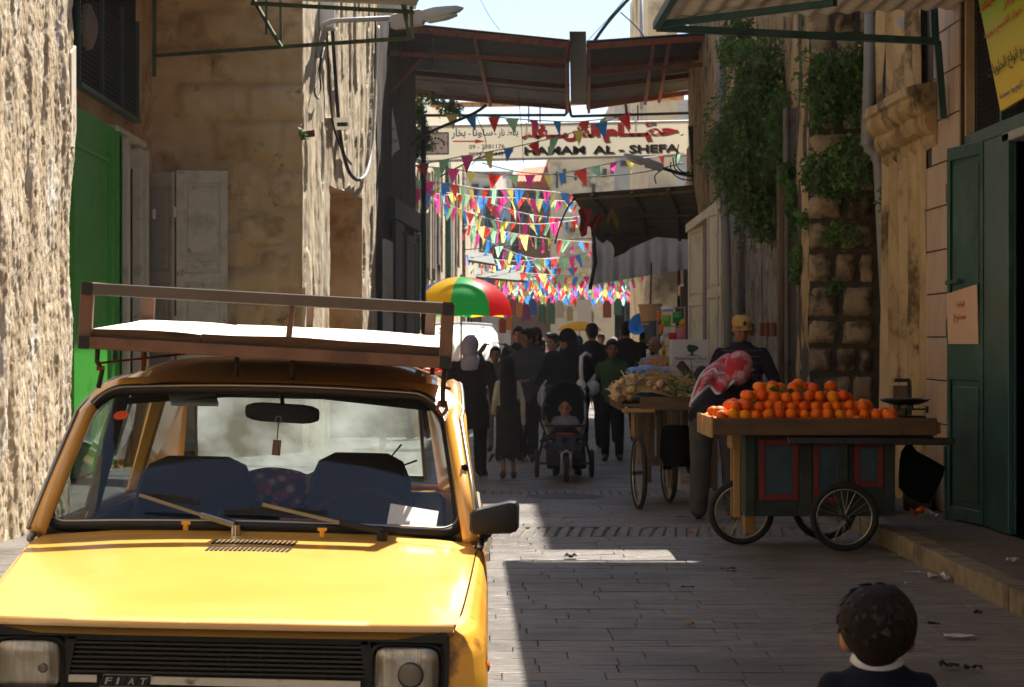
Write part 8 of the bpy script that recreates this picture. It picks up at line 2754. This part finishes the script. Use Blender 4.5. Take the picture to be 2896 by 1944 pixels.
nk = J_['nek']
rings = []
for k, (rz_, ro) in enumerate(((-.010, .043), (.016, .041), (.020, .044), (-.010, .053), (-.014, .049))):
 rings.append([nk + Vector((ro * math.cos(a) * 1.12, ro * math.sin(a) - .004, rz_ - .012 * math.sin(a) * -1 + (-.006 if math.sin(a) > .6 else 0) + .004)) for a in [q_ * math.pi / 14 for q_ in range(28)]])
m_coll = cloth('#b9b7bd', '#c6c4ca', 'white_shirt_collar')
cl_.loft(rings, cap=False).build('collar', m_coll, r_, smooth=True, world=False)
rr = random.Random(31)
crowd = [(1236, 46, 'sunlit person in a pink top far up the street', 'scarf', '#9a5a62', 1.55, 180),
   (1252, 50, 'sunlit man in a white shirt far up the street', 'short', '#a3a19c', 1.68, 170), (1318, 40, 'woman in a grey headscarf under the yellow umbrella', 'scarf', '#4b4b52', 1.58, 180),
   (1372, 50, 'man in a sand shirt between the two men in dark coats', 'short', '#6f6450', 1.66, 180), (1400, 46, 'woman in a white headscarf near the right stalls', 'scarf', '#8e8c90', 1.56, 180),
   (1470, 43, 'person in dark green under the blue basin', 'short', '#23302a', 1.66, 190),
   (1270, 58, 'tiny figure in pale blue in the far sun', 'scarf', '#5f7590', 1.6, 180), (1305, 62, 'tiny figure in black under the far bunting', 'short', '#1a1a1c', 1.7, 180), (1348, 60, 'tiny figure in brown near the far banner', 'short', '#4a382a', 1.7, 0), (1420, 54, 'tiny figure in a grey coat by the dim shops', 'short', '#3d3d40', 1.7, 0)]
for px, Y, lab, hr, c, H, fc_ in crowd:
 person(lab, at(px, Y), fc_ + rr.uniform(-20, 20), H, cloth(c), blk if rr.random() < .6 else dgrey, hair=hr, hairm=(cloth(c) if hr == 'scarf' and c != '#9a5a62' else m_hair), skin=rr.choice((m_skin, m_skin2)), vox=.024, fingers=False, facef=Y < 46, build=1.08, group='passers-by further up the street')
finish_remesh()
# ------------------------------------------------------------------ litter and small things on the ground
m_lit = M('crumpled_paper', '#a8a49e', '#b8b4ae', scale=8, rough=.8)
m_litd = M('dark_scrap', '#1c1713', '#2a221b', scale=9, rough=.9)
m_peelo = M('orange_peel_scrap', '#c9581a', rough=.7)
rr = random.Random(41)
def scrap(lab, px, py, w_, d_, mat, name='litter', h=.012, cat='litter'):
 c = G(px, py)
 if c.x > KX:
  Y = (CAM_H - .13) * FPX / (py - HY)
  c = P(px, py, Y)
  c.z = .13
 mb = MB().grid(lambda u, v: c + Vector(((u - .5) * w_, (v - .5) * d_, .008 + h * (.5 + noise.noise(Vector((u * 3 + px, v * 3, py)))) + .002)), 5, 4)
 tag(mb.build(name, mat, fix=False), lab, cat, 'litter lying on the paving')
scrap('white paper scrap by the kerb, far from the boy', 2140, 1327, .13, .12, m_lit, h=.05)
scrap('long white paper strip right of the small boy', 2187, 1458, .15, .08, m_lit, h=.02)
scrap('flat grey scrap in front of the kerb above the boy', 2083, 1310, .10, .03, m_lit)
scrap('white scrap near the orange cart wheel', 2045, 1272, .06, .04, m_lit)
scrap('small white scrap on the paving left of the kerb scraps', 2070, 1335, .04, .05, m_lit)
scrap('orange peel on the paving below the garlic cart', 1577, 1219, .045, .05, m_peelo, h=.02)
scrap('dry brown leaf on the sunlit strip of paving', 1302, 1276, .09, .06, m_litd, h=.03, name='dry_leaf', cat='leaf')
scrap('dark twig scrap in the shade beyond the sunlit strip', 1660, 1302, .10, .02, m_litd)
scrap('dark twig scrap just nearer than its neighbour', 1670, 1308, .07, .02, m_litd)
scrap('curled dark scrap in the middle of the shaded paving', 1568, 1345, .08, .02, m_litd)
scrap('dark stem at the lower right, left one of two', 2165, 1528, .09, .06, m_litd, h=.03)
scrap('dark stem at the lower right, right one of two', 2220, 1534, .08, .04, m_litd, h=.03)
scrap('dark crumb near the kerb on the right', 2230, 1407, .05, .04, m_litd, h=.03)
scrap('dark crumb beside the ear of the small boy', 2130, 1432, .06, .04, m_litd, h=.03)
scrap('yellowish leaf lying on the near paving stones', 1570, 1430, .07, .06, m_garst, h=.02, name='dry_leaf', cat='leaf')
scrap('white plastic scrap on the sidewalk by the guard stone', 2125, 1184, .10, .05, m_lit, h=.06)
scrap('pale paper on the sidewalk near the teal door', 2310, 1286, .08, .06, m_lit, h=.03)
scrap('red and yellow rubbish heaped behind the orange cart', 2098, 1180, .14, .1, m_peelo, h=.07)
scrap('thin dark twig near the feet of the old man', 1560, 1183, .14, .02, m_litd)
wd_ = MB().bb((2.05, 17.5, 0.0), (2.14, 17.62, .16)).build('wood_chock', m_lwood, bevel=.01)
tag(wd_, 'wooden chock standing on the paving behind the front wheel of the orange cart', 'block')
mh = thing('manhole_cover', 'dark round manhole cover set in the paving beyond the sunlit patch', 'manhole cover', (G(1288, 1133)))
c = G(1288, 1133)
MB().lathe([(.01, .006), (.36, .006), (.38, .004)], 28, Matrix.Translation(c)).build('cover', m_dkmetal, mh, fix=True)
# ------------------------------------------------------------------ hazy air down the street
m_haze = bpy.data.materials.new('street_haze')
m_haze.use_nodes = True
t = m_haze.node_tree
t.nodes.clear()
pv = t.nodes.new('ShaderNodeVolumePrincipled')
pv.inputs['Color'].default_value = (.92, .93, .95, 1)
pv.inputs['Density'].default_value = HAZE
pv.inputs['Anisotropy'].default_value = .3
ho = t.nodes.new('ShaderNodeOutputMaterial')
link(t, pv.outputs[0], ho.inputs['Volume'])
if HAZE:
 tag(MB().bb((-470, -70, -1.06), (470, 850, 18.5)).build('haze', m_haze), kind='stuff')
